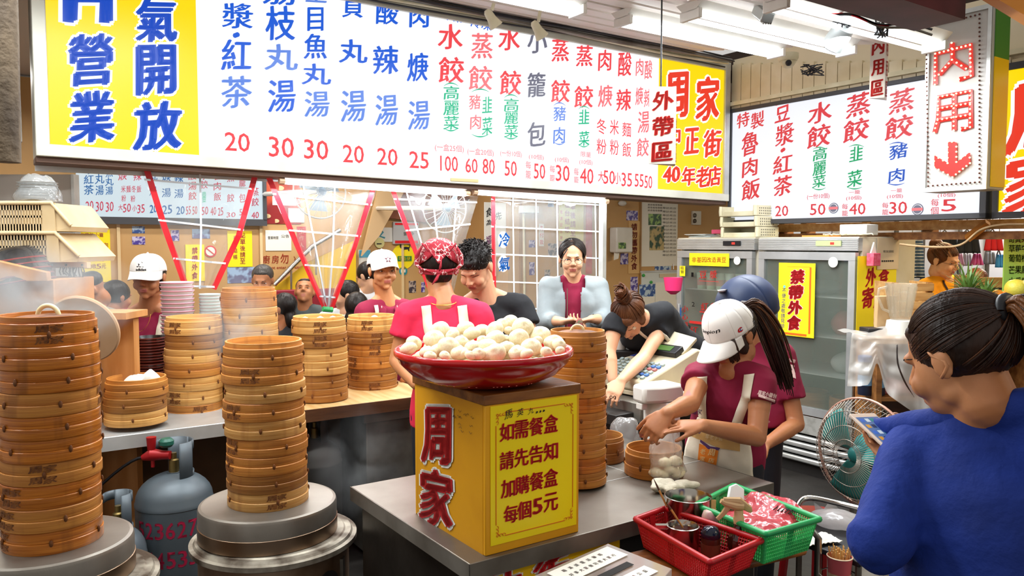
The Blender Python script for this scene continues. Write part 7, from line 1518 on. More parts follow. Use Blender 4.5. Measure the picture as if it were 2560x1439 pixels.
wl(isn, [('漿', 221, 414, 22, 24), ('·', 220, 434, 4, 4), ('紅', 220, 449, 24, 22), ('茶', 220, 475, 24, 24)]+vcol('枝丸湯', 247, 420, 476, 20, 24)+vcol('目魚丸湯', 271, 411, 477, 18, 20)+vcol('丸湯', 380, 442, 478, 18, 22)+vcol('焿湯', 413, 443, 482, 22, 22)+vcol('辣湯', 444, 446, 484, 22, 22)+[('25', 415, 524, 24, 22), ('20', 448, 526, 20, 20), ('20', 381, 522, 18, 20)], VK, e_inblue, off=.045, bold=.014)
wl(isn, [('20', 222, 515, 19, 24), ('30', 247, 516, 19, 24), ('30', 272, 517, 19, 24), ('焿', 304, 439, 21, 24), ('辣', 341, 440, 20, 24)]+[(c_, 306+i*13, 473, 11, 17) for i, c_ in enumerate('米麵冬飯')]+[('粉', 307, 496, 11, 16), ('粉', 330, 497, 11, 16), ('大', 299, 519, 11, 15), ('50', 315, 520, 19, 21), ('小', 334, 521, 10, 14), ('35', 350, 522, 18, 21)]
   +vcol('酸湯餃', 478, 440, 490, 20, 20)+vcol('水餃', 507, 440, 462, 18, 20)+vcol('魯肉飯', 540, 440, 492, 18, 20)+vcol('蒸餃', 573, 445, 495, 18, 20)+vcol('籠包', 602, 456, 495, 16, 22)+vcol('蒸餃', 634, 480, 505, 18, 20)+[('55', 468, 526, 12, 20), ('50', 484, 526, 12, 20), ('50', 509, 527, 16, 20), ('40', 530, 528, 14, 20), ('25', 548, 529, 13, 20), ('30', 574, 537, 22, 12), ('40', 634, 538, 18, 16), ('50', 603, 530, 16, 16)], VK, e_inred, off=.045, bold=.008)
wl(isn, vcol('高麗菜', 507, 484, 502, 10, 9), VK, e_green, off=.045, bold=.004)
m_photo = [mat('photo_%s' % n, c1, .4, col2=c2, scale=s, fac=(.45, .55), detail=2) for n, c1, c2, s in (('violet', '#c8c0dc', '#4a3a92', 26), ('blue', '#bcd0e0', '#3a5a9a', 22), ('dark', '#b9a79a', '#3b3440', 24), ('green', '#9cc26a', '#3a5c38', 20), ('people', '#9fb9d6', '#6c6c8c', 12))]
t = wall_item('notice', 'yellow takeaway-box notice with red writing on the kitchen wall', 'notice', VK, 186, 278, 573, 704, m_yel)
wl(t, [(c_, 193+i*12, 587, 10, 10) for i, c_ in enumerate('周家蒸餃小籠')]+[(c_, 193+i*12, 612, 11, 12) for i, c_ in enumerate('內用時如需打包')]+[(c_, 193+i*12, 630, 11, 12) for i, c_ in enumerate('一律用耐熱袋裝')]+[(c_, 193+i*12, 647, 11, 12) for i, c_ in enumerate('如需紙盒紙碗')]+[(c_, 199+i*12, 665, 11, 12) for i, c_ in enumerate('每個酌收5元')], VK, mat('magenta_ink', '#c2385a', .5), bold=.01, brush=0)
t = wall_item('notice', 'yellow order notice with red vertical writing beside the red curtain trim', 'notice', VK, 568, 631, 577, 666, m_yel); wl(t, vcol('點單後請至', 606, 588, 652, 13, 14)+vcol('櫃台結帳', 588, 594, 642, 10, 12), VK, MATS['magenta_ink'], bold=.01, brush=0)
t = wall_item('notice', 'yellow no-outside-food strip seen through the leftmost curtain', 'notice', VK, 463, 512, 611, 702, m_yel); wl(t, vcol('禁帶外食', 486, 626, 688, 14, 16), VK, m_redink, bold=.03)
t = wall_item('notice', 'white printed sheet with a picture above the kitchen lettering', 'notice', VK, 663, 728, 575, 626, m_paper); wl(t, [('營業時間', 682, 594, 26, 8), ('公告', 712, 590, 20, 8)], VK, m_blackink, bold=0, brush=0)
t = thing('wall_lettering', 'red keep-out lettering for the kitchen on the tan wall', 'lettering', pk(715, 660)); wl(t, [('廚', 666, 648, 17, 20), ('房', 688, 648, 17, 20), ('勿', 711, 646, 20, 24), ('入', 738, 650, 16, 20), ('Do not enter the kitchen', 712, 668, 112, 7)], VK, mat('wall_red', '#c2452c', .6), off=.003, bold=.015, brush=0)
photos = [(VK, 330, 362, 565, 583, 1), (VK, 330, 363, 591, 611, 0), (VK, 427, 448, 575, 602, 0), (VK, 480, 525, 572, 596, 4), (VK, 568, 637, 668, 706, 4), (VK, 912, 925, 600, 619, 2), (VK, 1022, 1040, 702, 731, 2), (VK, 1053, 1062, 705, 730, 0), (VK, 1172, 1186, 567, 587, 0),
          (VW, 1370, 1384, 502, 517, 1), (VW, 1370, 1392, 608, 641, 2), (VW, 1322, 1337, 600, 618, 0), (VW, 1323, 1336, 655, 687, 0), (VW, 1361, 1375, 674, 696, 2), (VW, 1566, 1594, 526, 551, 0), (VW, 1551, 1578, 633, 660, 0), (VW, 1604, 1620, 614, 648, 0), (VW, 1637, 1678, 633, 674, 1), (VW, 1576, 1594, 692, 732, 0)]
wr_ = ['above the left white cap', 'just below another snapshot, above the left white cap', 'behind the leftmost red trim', 'pinned high behind the leftmost curtain', 'showing a group in blue, by the grey-haired man', 'small, on the panel left of the star cap', 'right of the star-cap woman', 'narrow, right of the star-cap woman', 'above the black-haired man',
       'high behind the grid curtain', 'left of the glasses woman', 'left of the cream pipe', 'tall and violet, behind the grid curtain', 'lower left of the glasses woman', 'above the vertical red sign', 'below the towel dispenser', 'at the lower corner of the article sheet', 'large pair, below the article sheet', 'above the cashier\'s bun']
for (V, x0, x1, y0, y1, k), l in zip(photos, wr_): wall_item('photo', 'snapshot on the tan wall, '+l, 'photo', V, x0, x1, y0, y1, m_photo[k], .002, group='snapshots on the walls')
t = wall_item('poster', 'red and gold food poster beside the inner menu sign', 'poster', VK, 658, 752, 450, 560, mat('food_poster', '#c8502f', .5, col2='#8e1a1c', scale=3, fac=(.45, .55))); 
for x, y, r in ((668, 540, 9), (690, 552, 8), (700, 470, 10)): q = PV(x, y, VK-.011); obj('dumpling_print', MB().ell(q, (r/F*7.2, .001, r*.6/F*7.2), 14, 8), mat('print_cream', '#f0cf9a', .6), t, **W)
for i, (x0, x1, y0, y1) in enumerate(((680, 740, 486, 514), (720, 760, 520, 556))): obj('tray_print', sbox(MB(), UV(pk(x0, y0))[0], UV(pk(x1, y1))[0], VK-.0095, VK-.008, pk(x1, y1).z, pk(x0, y0).z), mat('print_white', '#e9e2da', .6), t, **W)
t = wall_item('banner', 'narrow red banner seen through the middle curtain', 'banner', VK, 742, 765, 566, 627, mat('banner_red', '#b92a30', .6)); wl(t, vcol('工作人', 753, 578, 612, 12, 13), VK, mat('pink_letter', '#f0b0a0', .6), bold=.01)
t = thing('stair_rail', 'stainless stair handrail sloping behind the middle curtain', 'handrail', pk(690, 720))
obj('rail', MB().tube([PV(685, 712, 6.85), PV(780, 616, 6.85), PV(850, 575, 6.85)], .022, 10), m_chrome, t, **W6)
for x, y in ((728, 668), (790, 612)): obj('baluster', MB().tube([PV(x, y, 6.85), PV(x, y+75, 6.85)], .01, 8), m_chrome, t, **W)
st_ = thing('side_board', 'yellow triangular panel below the stair handrail', 'panel', pk(740, 740)); obj('panel', MB().prism([PV(676, 726, 6.9), PV(770, 655, 6.9), PV(890, 600, 6.9), PV(890, 760, 6.9), PV(676, 760, 6.9)], EV*.02), mat('stair_yellow', '#e8bd1a', .5), st_, **W0)
bb = thing('bench_back', 'dark red bench back behind the seated diners', 'bench', pk(800, 770)); obj('back', sbox(MB(), UV(PV(680, 740, 6.8))[0], UV(PV(845, 740, 6.8))[0], 6.78, 6.84, .3, PV(720, 724, 6.8).z), mat('bench_red', '#8e1c2c', .5), bb, **W, bevel=.01)
wsl = thing('stair_soffit', 'sloping tan underside of the staircase above the star cap', 'panel', pk(1000, 520))
obj('panel', MB().prism([PV(946, 472, 6.9), PV(1010, 480, 6.9), PV(948, 590, 6.9), PV(905, 640, 6.9)], EV*.03), mat('soffit_tan', '#d2b083', .6), wsl, **W0)
wl2 = thing('stair_wall', 'brown triangular wall under the stairs behind the third curtain', 'panel', pk(1060, 520)); obj('panel', MB().prism([PV(1010, 480, 6.95), PV(1175, 492, 6.95), PV(1100, 560, 6.95), PV(952, 542, 6.95)], EV*.02), mat('stair_brown', '#8a5138', .6), wl2, **W0)
t = wall_item('map_sheet', 'white tourist map sheet with blue drawing near the star cap', 'poster', VK, 934, 980, 568, 604, m_paper); obj('river', MB().tube([PV(x, y, VK-.01) for x, y in ((938, 592), (944, 580), (952, 574), (958, 580), (950, 590), (962, 594))], .008, 6), mat('map_blue', '#4aa6b8', .5), t, **W)
t = wall_item('clock_board', 'grey framed electronic board with red bands', 'display', VK, 980, 1044, 554, 610, mat('board_grey', '#b5b5b4', .4), .03, bevel=.004)
for y0, y1 in ((557, 563), (601, 608)): obj('red_band', sbox(MB(), UV(pk(984, y0))[0], UV(pk(1041, y1))[0], VK-.033, VK-.0315, pk(1041, y1).z, pk(984, y0).z), m_redink, t, **W)
wl(t, [('營業中', 1018, 584, 26, 9)], VK, m_blackink, off=.034, bold=0, brush=0)
t = thing('round_sticker', 'round yellow courier sticker with a black cat emblem', 'sticker', pk(1008, 640)); 
def wdisc(par, name, x, y, r, m, off, V=VK, sy=1): q = PV(x, y, V-off); mb = MB().lathe([(r, 0), (r, .002)], 28, sy=sy); R = M4.Rotation(A, 3, 'Z') @ M4.Rotation(pi/2, 3, 'X'); mb.v = [q+R @ v_ for v_ in mb.v]; obj(name, mb, m, par, **W0)
wdisc(t, 'disc', 1008, 641, .125, m_yel, .003); cat = [(-.045, .06), (-.04, .035), (-.03, .03), (.01, .035), (.04, .03), (.05, .045), (.055, .04), (.045, .015), (.045, -.01), (.035, -.01), (.03, .008), (-.01, .005), (-.015, -.012), (-.025, -.012), (-.03, .01), (-.05, .02), (-.06, .04), (-.055, .06)]
q = PV(1013, 625, VK-.008); obj('cat_emblem', MB().add([q+EU*a+V3((0, 0, b)) for a, b in cat], [tuple(range(len(cat)))]), m_blackink, t, **W0)
obj('green_band', sbox(MB(), UV(pk(993, 640))[0], UV(pk(1028, 652))[0], VK-.0095, VK-.008, pk(1028, 652).z, pk(993, 640).z), mat('band_green', '#1f7a3c', .5), t, **W); wl(t, [('宅', 1000, 646, 9, 10), ('急', 1010, 646, 9, 10), ('便', 1020, 646, 9, 10)], VK, m_yel, off=.011, bold=.01, brush=0)
t = thing('round_sticker', 'small pale yellow no-smoking style sticker above the courier sticker', 'sticker', pk(948, 606)); wdisc(t, 'disc', 949, 607, .05, mat('pale_yellow', '#ece7a0', .5), .01); obj('mark', MB().box(PV(948, 609, VK-.015), (.05, .002, .01), rz=A), m_blackink, t, **W)
t = thing('round_sticker', 'small teal round sticker right of the star cap', 'sticker', pk(1008, 677)); wdisc(t, 'disc', 1008, 677, .045, mat('teal', '#2f8f9a', .5), .003); obj('mark', MB().box(PV(1008, 677, VK-.008), (.05, .002, .03), rz=A), m_paper, t, **W)
t = wall_item('notice', 'white and light-blue leaflet left of the star cap', 'notice', VK, 896, 926, 624, 680, m_paper); obj('header', sbox(MB(), UV(pk(897, 625))[0], UV(pk(925, 643))[0], VK-.0095, VK-.008, pk(925, 643).z, pk(897, 625).z), mat('leaf_blue', '#5aaccc', .5), t, **W)
t = thing('warning_sign', 'round red prohibition sticker seen through the leftmost curtain', 'sticker', pk(526, 628)); wdisc(t, 'disc', 526, 628, .05, m_redink, .003); wdisc(t, 'inner', 526, 628, .038, m_paper, .006); obj('bar', MB().box(PV(526, 628, VK-.01), (.08, .002, .008), rz=A, tilt=(0, .7)), m_redink, t, **W)
t = wall_item('cool_air_disc', 'vertical pair of white ovals reading cold air in blue', 'sign', VS+.08, 1237, 1240, 560, 690, m_film, .001)
for y, ch in ((599, '冷'), (659, '氣')):
    q = PV(1258, y, VS+.06); mb = MB().lathe([(.042, 0), (.042, .002)], 28, sy=1.3); R = M4.Rotation(A, 3, 'Z') @ M4.Rotation(pi/2, 3, 'X'); mb.v = [q+R @ v_ for v_ in mb.v]; obj('oval', mb, m_paper, t, **W0)
    lettering(t, [(ch, 1260, y, 26, 34)], lambda x, y_: PV(x, y_, VS+.06), EU, -EV, mat('sky_ink', '#1f6ec4', .5), off=.004, bold=.03)
t = wall_item('calligraphy_scroll', 'white calligraphy scroll behind the red trim strip', 'scroll', VW, 1210, 1264, 505, 640, m_paper); wl(t, [('食', 1221, 530, 16, 22), ('為', 1221, 556, 14, 14), ('先', 1244, 540, 16, 20)], VW, m_blackink, bold=.02, brush=1.2); wl(t, [('福', 1220, 600, 14, 22)], VW, mat('plum_ink', '#8a3a7a', .6), bold=.02, brush=1.2)
t = wall_item('exit_light', 'white emergency light box with a cable on the side wall', 'lamp', VW, 1296, 1336, 514, 533, m_white, .08, bevel=.006)
pc = obj('pipe', MB().tube([PV(1309, 533, VW-.03), PV(1311, 700, VW-.03), PV(1311, 900, VW-.03)], .012, 8), m_cream, None, smooth=60); tag(pc, 'cream cable pipe running down below the emergency light', 'pipe')
t = wall_item('notice', 'tall yellow order notice behind the grid curtain', 'notice', VW, 1398, 1458, 475, 602, mat('yellow_faded', '#e8d873', .6)); wl(t, vcol('點單後請至', 1431, 494, 582, 13, 16)+vcol('櫃台結帳', 1417, 512, 574, 12, 15), VW, MATS['magenta_ink'], bold=.01, brush=0); wl(t, vcol('敬請配合謝謝', 1402, 530, 610, 6, 9), VW, m_redink, bold=0, brush=0)
t = wall_item('notice', 'narrow cream pay-first strip behind the grid curtain', 'notice', VW, 1347, 1359, 559, 615, m_paper); wl(t, vcol('先付款', 1353, 570, 605, 9, 12), VW, m_redink, bold=0, brush=0)
t = wall_item('banner', 'orange and red hanging strip behind the glasses woman', 'banner', VW, 1465, 1479, 512, 684, mat('orange_strip', '#d9583a', .6, col2='#b5302e', scale=8))
t = wall_item('wood_sign', 'narrow wooden board with vertical dark red writing', 'sign', VW, 1571, 1598, 552, 683, mat('board_tan', '#d6ad72', .6)); wl(t, vcol('請勿攜帶外食', 1584, 567, 665, 14, 17), VW, mat('dark_red_ink', '#8e2a1e', .6), bold=.03, brush=.3)
td = thing('towel_dispenser', 'white paper towel dispenser on the side wall', 'dispenser', pw(1545, 600), A); a, b = pw(1523, 568), pw(1563, 631); obj('housing', sbox(MB(), UV(a)[0], UV(b)[0], VW-.12, VW-.002, b.z, a.z), m_white, td, **W, bevel=.015); obj('towel', MB().prism([PV(1536, 631, VW-.08), PV(1549, 631, VW-.08), PV(1546, 646, VW-.08), PV(1535, 650, VW-.08)], EV*.005), m_paper, td, **W); obj('label', sbox(MB(), UV(pw(1527, 610))[0], UV(pw(1545, 620))[0], VW-.1235, VW-.1205, pw(1545, 621).z, pw(1527, 606).z), m_photo[3], td, **W)
t = wall_item('article_sheet', 'large laminated newspaper article with two pictures', 'poster', VW, 1603, 1692, 505, 664, m_paper)
obj('picture', sbox(MB(), UV(pw(1620, 534))[0], UV(pw(1652, 563))[0], VW-.0095, VW-.008, pw(1652, 563).z, pw(1620, 534).z), m_photo[3], t, **W); obj('picture', sbox(MB(), UV(pw(1623, 565))[0], UV(pw(1658, 625))[0], VW-.0095, VW-.008, pw(1658, 625).z, pw(1623, 565).z), mat('photo_couple', '#c4b07a', .5, col2='#37543c', scale=14, fac=(.45, .55)), t, **W)
wl(t, [('報導報導', 1662+6*i, 516+10*j, 20, 5) if 0 else ('專訪老店', 1672, 520+9*j, 34, 5) for i in range(1) for j in range(14)]+[('美食報導專欄', 1636, 512+7*j, 36, 5) for j in range(3)], VW, mat('print_grey', '#6e6a66', .7), bold=0, brush=0)
t = wall_item('whiteboard', 'whiteboard with pinned receipts and notes', 'board', VW, 1598, 1692, 677, 800, mat('board_white', '#d5dcdc', .4), .012)
obj('frame', sbox(MB(), UV(pw(1598, 680))[0], UV(pw(1692, 680))[0], VW-.02, VW-.001, pw(1598, 681).z, pw(1598, 677).z), m_alu, t, **W)
for i, (x0, x1, y0, y1, m_) in enumerate(((1596, 1636, 711, 745, m_photo[1]), (1596, 1634, 742, 790, m_paper), (1636, 1686, 706, 770, m_paper), (1650, 1690, 750, 800, m_paper), (1646, 1690, 684, 692, mat('pastel_strip', '#d9c7a8', .6)))): obj('note', sbox(MB(), UV(pw(x0, y0))[0], UV(pw(x1, y1))[0], VW-.016-.001*i, VW-.0135-.001*i, pw(x1, y1).z, pw(x0, y0).z), m_, t, **W0)
for x, y in ((1609, 688), (1628, 705)): obj('magnet', MB().ell(PV(x, y, VW-.025), (.018, .01, .018), 10, 6), mat('magnet_green', '#3a9e4a', .4), t, **W)
t = wall_item('socket', 'white double power socket with plugs near the trays', 'socket', VW, 1728, 1748, 527, 562, m_white, .03, bevel=.004)
for y in (538, 552): obj('plug', MB().ell(PV(1737, y, VW-.045), (.022, .02, .026), 10, 6), m_steel_dull, t, **W)
t = thing('smoke_detector', 'small white sensor on the wall beside the steel post', 'sensor', pw(1556, 508)); obj('dome', MB().ell(PV(1556, 508, VW-.03), (.045, .03, .03), 16, 8), m_white, t, **W)
t = thing('colander', 'pink plastic colander hanging beside the left fridge', 'colander', P(1683, 720, 6.1)); obj('hook', MB().tube([P(1683, 690, 6.05)+V3((0, 0, .05)), P(1683, 660, 6.24)], .004, 5), m_chrome, t, **W); obj('bowl', MB().lathe([(.02, 0), (.06, .03), (.075, .13), (.07, .13), (.055, .035), (.01, .008)], 24, cap=(1, 1)).xf(M4.Translation(P(1683, 716, 6.05)-V3((0, 0, .06)))), mat('pink_plastic', '#e0336e', .4), t, **W)
for i, (x, y) in enumerate(((800, 478), (1112, 520))):
    c_ = PV(x, y, 5.6); t = thing('wall_fan', 'pale wall fan seen through the %s curtain' % ('middle', 'third')[i], 'fan', c_, A, 'fans in the kitchen')
    obj('cage', MB().tube([V3((.2*cos(a), 0, .2*sin(a))) for a in [2*pi*k/32 for k in range(33)]], .006, 6, caps=False), m_white, t); mb = MB()
    for k in range(24): a = 2*pi*k/24; mb.tube([(.03*cos(a), -.05, .03*sin(a)), (.12*cos(a), -.05, .12*sin(a)), (.2*cos(a), 0, .2*sin(a))], .0018, 4)
    obj('wires', mb, m_white, t, kind='stuff'); obj('hub', MB().ell((0, -.03, 0), (.04, .03, .04), 14, 8), mat('fan_blue', '#8fa8c0', .5), t)
    for k in range(3): a = 2*pi*k/3; obj('blade', MB().prism([(.03*cos(a), 0, .03*sin(a)), (.16*cos(a), .02, .16*sin(a)), (.16*cos(a+.9), .0, .16*sin(a+.9)), (.04*cos(a+1), 0, .04*sin(a+1))], (0, .003, 0)), mat('fan_blade', '#a9bccb', .4), t)
    obj('bracket', MB().tube([(0, .01, 0), (0, 1.38, .05)], .02, 8), m_white, t)
# =================== ceiling clutter ===================
def camera_unit(label, x, y, Y, kind):
    c = P(x, y, Y); t = thing('security_camera', label, 'camera', c, 0, 'cameras under the ceiling')
    if kind == 'spot':
        obj('shade', MB().lathe([(.014, .06), (.024, .045), (.028, 0), (.042, -.045), (.040, -.047), (.012, -.02)], 20).xf(M4.Rotation(-.6, 4, 'Y') @ M4.Rotation(.35, 4, 'X')), m_cream, t); obj('lens', MB().lathe([(.03, -.040), (.03, -.038)], 16).xf(M4.Rotation(-.6, 4, 'Y') @ M4.Rotation(.35, 4, 'X')), m_steel_dull, t)
        top = ceil_z(UV(c)[1]); obj('stem', MB().tube([(.0, 0, .05), (0.01, 0, top-c.z-.02)], .010, 8), m_cream, t)
    elif kind == 'box':
        obj('body', MB().box((0, 0, 0), (.06, .17, .055), tilt=(.5, .25)), mat('cam_silver', '#9a9c98', .35, .6), t, bevel=.006); 
        for k in range(4): obj('fin', MB().box((-.018+.012*k, -.0, -.03), (.004, .15, .008), tilt=(.5, .25)), m_steel_dull, t)
        obj('bracket', MB().tube([(0, .05, .05), (0, .06, ceil_z(UV(c)[1])-c.z-.02)], .012, 8), m_black, t)
    elif kind == 'bullet':
        obj('body', MB().lathe([(.02, .07), (.05, .055), (.055, .0), (.055, -.05), (.045, -.055)], 28).xf(M4.Rotation(.7, 4, 'X') @ M4.Rotation(.3, 4, 'Y')), mat('cam_grey', '#aeb4b4', .35), t, smooth=50)
        obj('lens', MB().lathe([(.044, -.057), (.02, -.063), (.01, -.066)], 24).xf(M4.Rotation(.7, 4, 'X') @ M4.Rotation(.3, 4, 'Y')), m_black, t); obj('bracket', MB().tube([(0, .0, .05), (0, .02, ceil_z(UV(c)[1])-c.z-.02)], .012, 8), m_black, t)
    else:
        obj('base', MB().lathe([(.07, .05), (.07, .02), (.06, .0)], 28), m_cream, t); obj('dome', MB().ell((0, 0, 0), (.052, .052, .05), 24, 12), m_cream, t); obj('lens', MB().ell((-.01, -.04, -.02), (.022, .02, .022), 14, 8), m_black, t)
    return t
camera_unit('cream spotlight-shaped lamp above the long sign, left one', 1230, 48, 4.6, 'spot'); camera_unit('cream spotlight-shaped lamp above the long sign, right one', 1346, 76, 4.7, 'spot')
camera_unit('silver ribbed box camera pointing down near the top', 1908, 34, 3.9, 'box'); camera_unit('grey bullet camera with black lens and tangled wires', 2094, 96, 3.9, 'bullet'); camera_unit('cream dome camera on the plank strip', 1970, 153, 5.5, 'dome')
def cable(label, pts, r, m, name='cable', cat='cable', grp=None):
    o = obj(name, MB().tube([V3(poly3(pts, i/40)) for i in range(41)], r, 6), m, None, smooth=60); return tag(o, label, cat, grp)
m_cab = mat('dark_cable', '#2b2a2e', .5); g = 'cables along the ceiling edge'
for k in range(7):
    r = .006+.004*(k % 3); off = .02+.022*k
    cable('%s cable of the bundle along the long sign top, %s' % (('black', 'cream', 'grey')[k % 3], ORD[k]+' up'), [S(u, VS-.05-.025*(k % 4)+.01*sin(u*3+k), 3.04+off*.35+.012*sin(u*2.3+k*1.7)) for u in (.3, 1.2, 2.0, 2.8, 3.6, 4.3, 4.9)], r, (m_cab, m_cream, m_steel_dull)[k % 3], grp=g)
for k in range(3): cable(('red', 'black', 'grey')[k]+' cable looping below the maroon beam', [P(x, y+6*k+8*sin(k+i), 3.7) for i, (x, y) in enumerate(((1960, -30), (2060, 22), (2130, 30), (2200, 62), (2270, 60), (2330, 70)))], .006, (m_red, m_cab, m_steel_dull)[k], grp='cables below the maroon beam')
for k, (x, y, w_, hh) in enumerate(((2105, 42, 26, 30), (2205, 62, 20, 34), (2030, 170, 30, 20))):
    Y = 3.85 if k < 2 else 5.45; t = thing('cable_knot', 'tangled knot of black wires, '+('above the bullet camera', 'above the dine-in plaque', 'beside the dome camera')[k], 'cable', P(x, y, Y)); rnd = random.Random(k)
    for j in range(6): obj('wire', MB().tube([P(x+rnd.uniform(-w_, w_), y+rnd.uniform(-hh/2, hh), Y+rnd.uniform(-.05, .05)) for _ in range(7)], .004, 5), m_cab, t, **W6)
yb_ = obj('beam', MB().tube([P(2450, -40, 3.2), P(2620, 60, 2.9)], .045, 4), mat('amber_beam', '#c47a1a', .6), None, smooth=0); tag(yb_, 'amber painted roof beam crossing the top right corner', 'beam')
# =================== left side: shelf, baskets, bowls ===================
def wbox(par, name, x0, x1, y0, y1, Y, d, m, **k):
    a, b = P(x0, y0, Y), P(x1, y1, Y); return obj(name, MB().box(((a.x+b.x)/2, Y+d/2, (a.z+b.z)/2), (b.x-a.x, d, a.z-b.z)), m, par, **W, **k)
gp = thing('partition', 'pale grey partition panel behind the cream baskets', 'partition', V3((P(90, 600, 4.0).x, 4.0, 0)))
a, b = P(-160, 300, 4.0), P(186, 700, 4.0); obj('panel', MB().box(((a.x+b.x)/2, 4.02, 1.0), (b.x-a.x, .03, 2.0)), mat('grey_panel2', '#b5aea6', .5), gp, **W); obj('edge', MB().box((b.x+.008, 4.02, 1.0), (.014, .05, 2.0)), m_alu, gp, **W)
cbn = thing('wooden_cabinet', 'orange-brown wooden cabinet behind the tall left steamer tower', 'cabinet', V3((P(50, 800, 3.1).x, 3.2, 0)))
m_ply = mat('plywood', '#c98f55', .55, col2='#b57a40', scale=3, stretch=(6, 6, 1)); a, b = P(-150, 700, 3.1), P(140, 860, 3.1)
obj('body', MB().box(((a.x+b.x)/2, 3.25, P(0, 698, 3.1).z/2), (b.x-a.x, .3, P(0, 698, 3.1).z)), m_ply, cbn, **W, bevel=.004)
zt2 = P(0, 698, 3.1).z
obj('slant_shelf', MB().prism([P(-120, 625, 3.06), P(116, 680, 3.06), P(118, 703, 3.06), P(-120, 703, 3.06)], (0, .03, 0)), m_ply, cbn, **W, bevel=.003)
obj('rail', MB().box(((P(118, 662, 3.3).x+P(222, 662, 3.3).x)/2, 3.3, P(170, 662, 3.3).z), (P(222, 662, 3.3).x-P(118, 662, 3.3).x, .03, .025)), mat('rail_wood', '#dcb488', .5), cbn, **W)
obj('upright', MB().box((P(125, 662, 3.38).x, 3.38, P(125, 662, 3.38).z/2+.35), (.03, .03, 1.5)), m_wood, cbn, **W)
for x in (130, 165, 205): obj('screw', MB().ell(P(x, 662, 3.28), (.005, .004, .005), 8, 4), m_black, cbn, **W)
def slot_basket(label, x0, x1, y0, y1, Y, xr):
    t = thing('slotted_basket', label, 'basket', V3((P((x0+x1)/2, y1, Y).x, Y+.15, P(0, y1, Y).z)), 0, 'cream baskets on the left shelf'); a, b = P(x0, y0, Y), P(x1, y1, Y); n = 26; c = P(xr, y1, Y)
    mb = MB(); w_ = (b.x-a.x)/n; z0, z1 = b.z, a.z; zs = [(z0, z0+.03), (z0+(z1-z0)*.48, z0+(z1-z0)*.56), (z1-.03, z1)]
    for q in zs: mb.box(((a.x+b.x)/2, Y, sum(q)/2), (b.x-a.x, .006, q[1]-q[0]))
    for i in range(n+1): mb.box((a.x+i*w_, Y, (z0+z1)/2), (w_*.5, .006, z1-z0))
    mb.box((b.x-.012, Y-.002, (z0+z1)/2), (.05, .008, z1-z0)); obj('front', mb, m_bk, t, **W0)
    sd = [V3((b.x, Y, z1)), V3((c.x, Y+.02, z0+.02)), V3((c.x-.01, Y+.02, z0)), V3((b.x, Y, z0))]; obj('side_flare', MB().prism(sd, (0, .3, 0)), m_bk, t, **W0)
    obj('rim', MB().tube([V3((a.x, Y-.004, z1)), V3((b.x, Y-.004, z1)), V3((c.x, Y+.016, z0+.025))], .009, 8), m_bk, t, **W6); obj('back', MB().box(((a.x+b.x)/2, Y+.3, (z0+z1)/2), (b.x-a.x, .006, z1-z0)), m_bk, t, **W); obj('floor', MB().box(((a.x+b.x)/2, Y+.15, z0+.004), (b.x-a.x, .29, .006)), m_bk, t, **W)
m_bk = mat('basket_cream', '#d8c29a', .5, col2='#c9ae82', scale=5)
slot_basket('lower cream slotted basket on the left shelf', -60, 142, 582, 655, 3.22, 192); slot_basket('upper cream slotted basket on the left shelf', -60, 132, 507, 578, 3.22, 172)
t = thing('wrapped_containers', 'stack of plastic containers wrapped in clear film on the top left basket', 'containers', P(95, 505, 3.3)); q0 = P(95, 505, 3.3)
for k in range(7): obj('container', MB().lathe([(.06+.001*k, .012*k), (.075, .012*k+.009), (.078, .012*k+.010), (.01, .012*k+.010)], 24), mat('clear_tub', '#c9cac8', .25), t)
obj('film', MB().grid(lambda s, v: V3(((.085+.02*noise.noise(V3((s*9, v*4, 0))))*cos(2*pi*s)*cos(v*1.45)**.4, .085*sin(2*pi*s)*cos(v*1.45)**.4, .004+.11*v+.012*noise.noise(V3((s*7, v*3, 2))))), 30, 10), film('wrap_film', '#e4e6e6', .35, .1, .6, 20), t, smooth=180)
def bowl_mesh(name, R, hh, mo, mi=None, mr=None):
    pr = [(R*.5, 0), (R*.55, .002), (R*.8, hh*.45), (R*.96, hh*.9), (R, hh*.97), (R*.99, hh+.002), (R*.95, hh*.93), (R*.78, hh*.45), (R*.5, .006), (.002, .005)]; ms = [mo, mi or mo, mr or mo]
    return mesh_of(name, MB().lathe(pr, 32, mfn=lambda i, j: 2 if i in (3, 4) else 1 if i > 4 else 0), ms)
lac = bowl_mesh('lacquer_bowl', .115, .07, mat('lacquer_black', '#17110f', .15, coat=.3), None, mat('lacquer_rim', '#7a1c18', .3))
for k in range(5):
    q = P(38+5*k, 626+13*k, 3.2-.012*k); o = bpy.data.objects.new('lacquer_bowl', lac); COL.objects.link(o); o.location = q+V3((0, 0, 0)); o.rotation_euler = (pi, -.18, 0); o.location.z = q.z+.012; o.scale = (.95, .95, .8); tag(o, 'upturned black lacquer bowl with red rim on the left shelf, %s' % ('topmost', 'second from top', 'middle', 'fourth from top', 'lowest')[k], 'bowl', 'lacquer bowls on the left shelf')
t = thing('hanging_whisks', 'bunch of dark metal hooks hanging from the left rail', 'utensil', P(185, 680, 3.28)); rnd = random.Random(3)
for k in range(12): x = 152+k*5; obj('hook', MB().tube([P(x, 668, 3.28), P(x+rnd.uniform(-6, 6), 678, 3.27), P(x+rnd.uniform(-8, 8), 688+rnd.uniform(-3, 5), 3.27)], .003, 5), m_rust, t, **W)
bk = thing('bucket', 'red plastic bucket on the left behind the steam', 'bucket', P(160, 775, 3.45)); obj('body', MB().lathe([(.055, 0), (.07, .125), (.075, .128), (.075, .135), (.01, .136)], 28), m_red, bk)
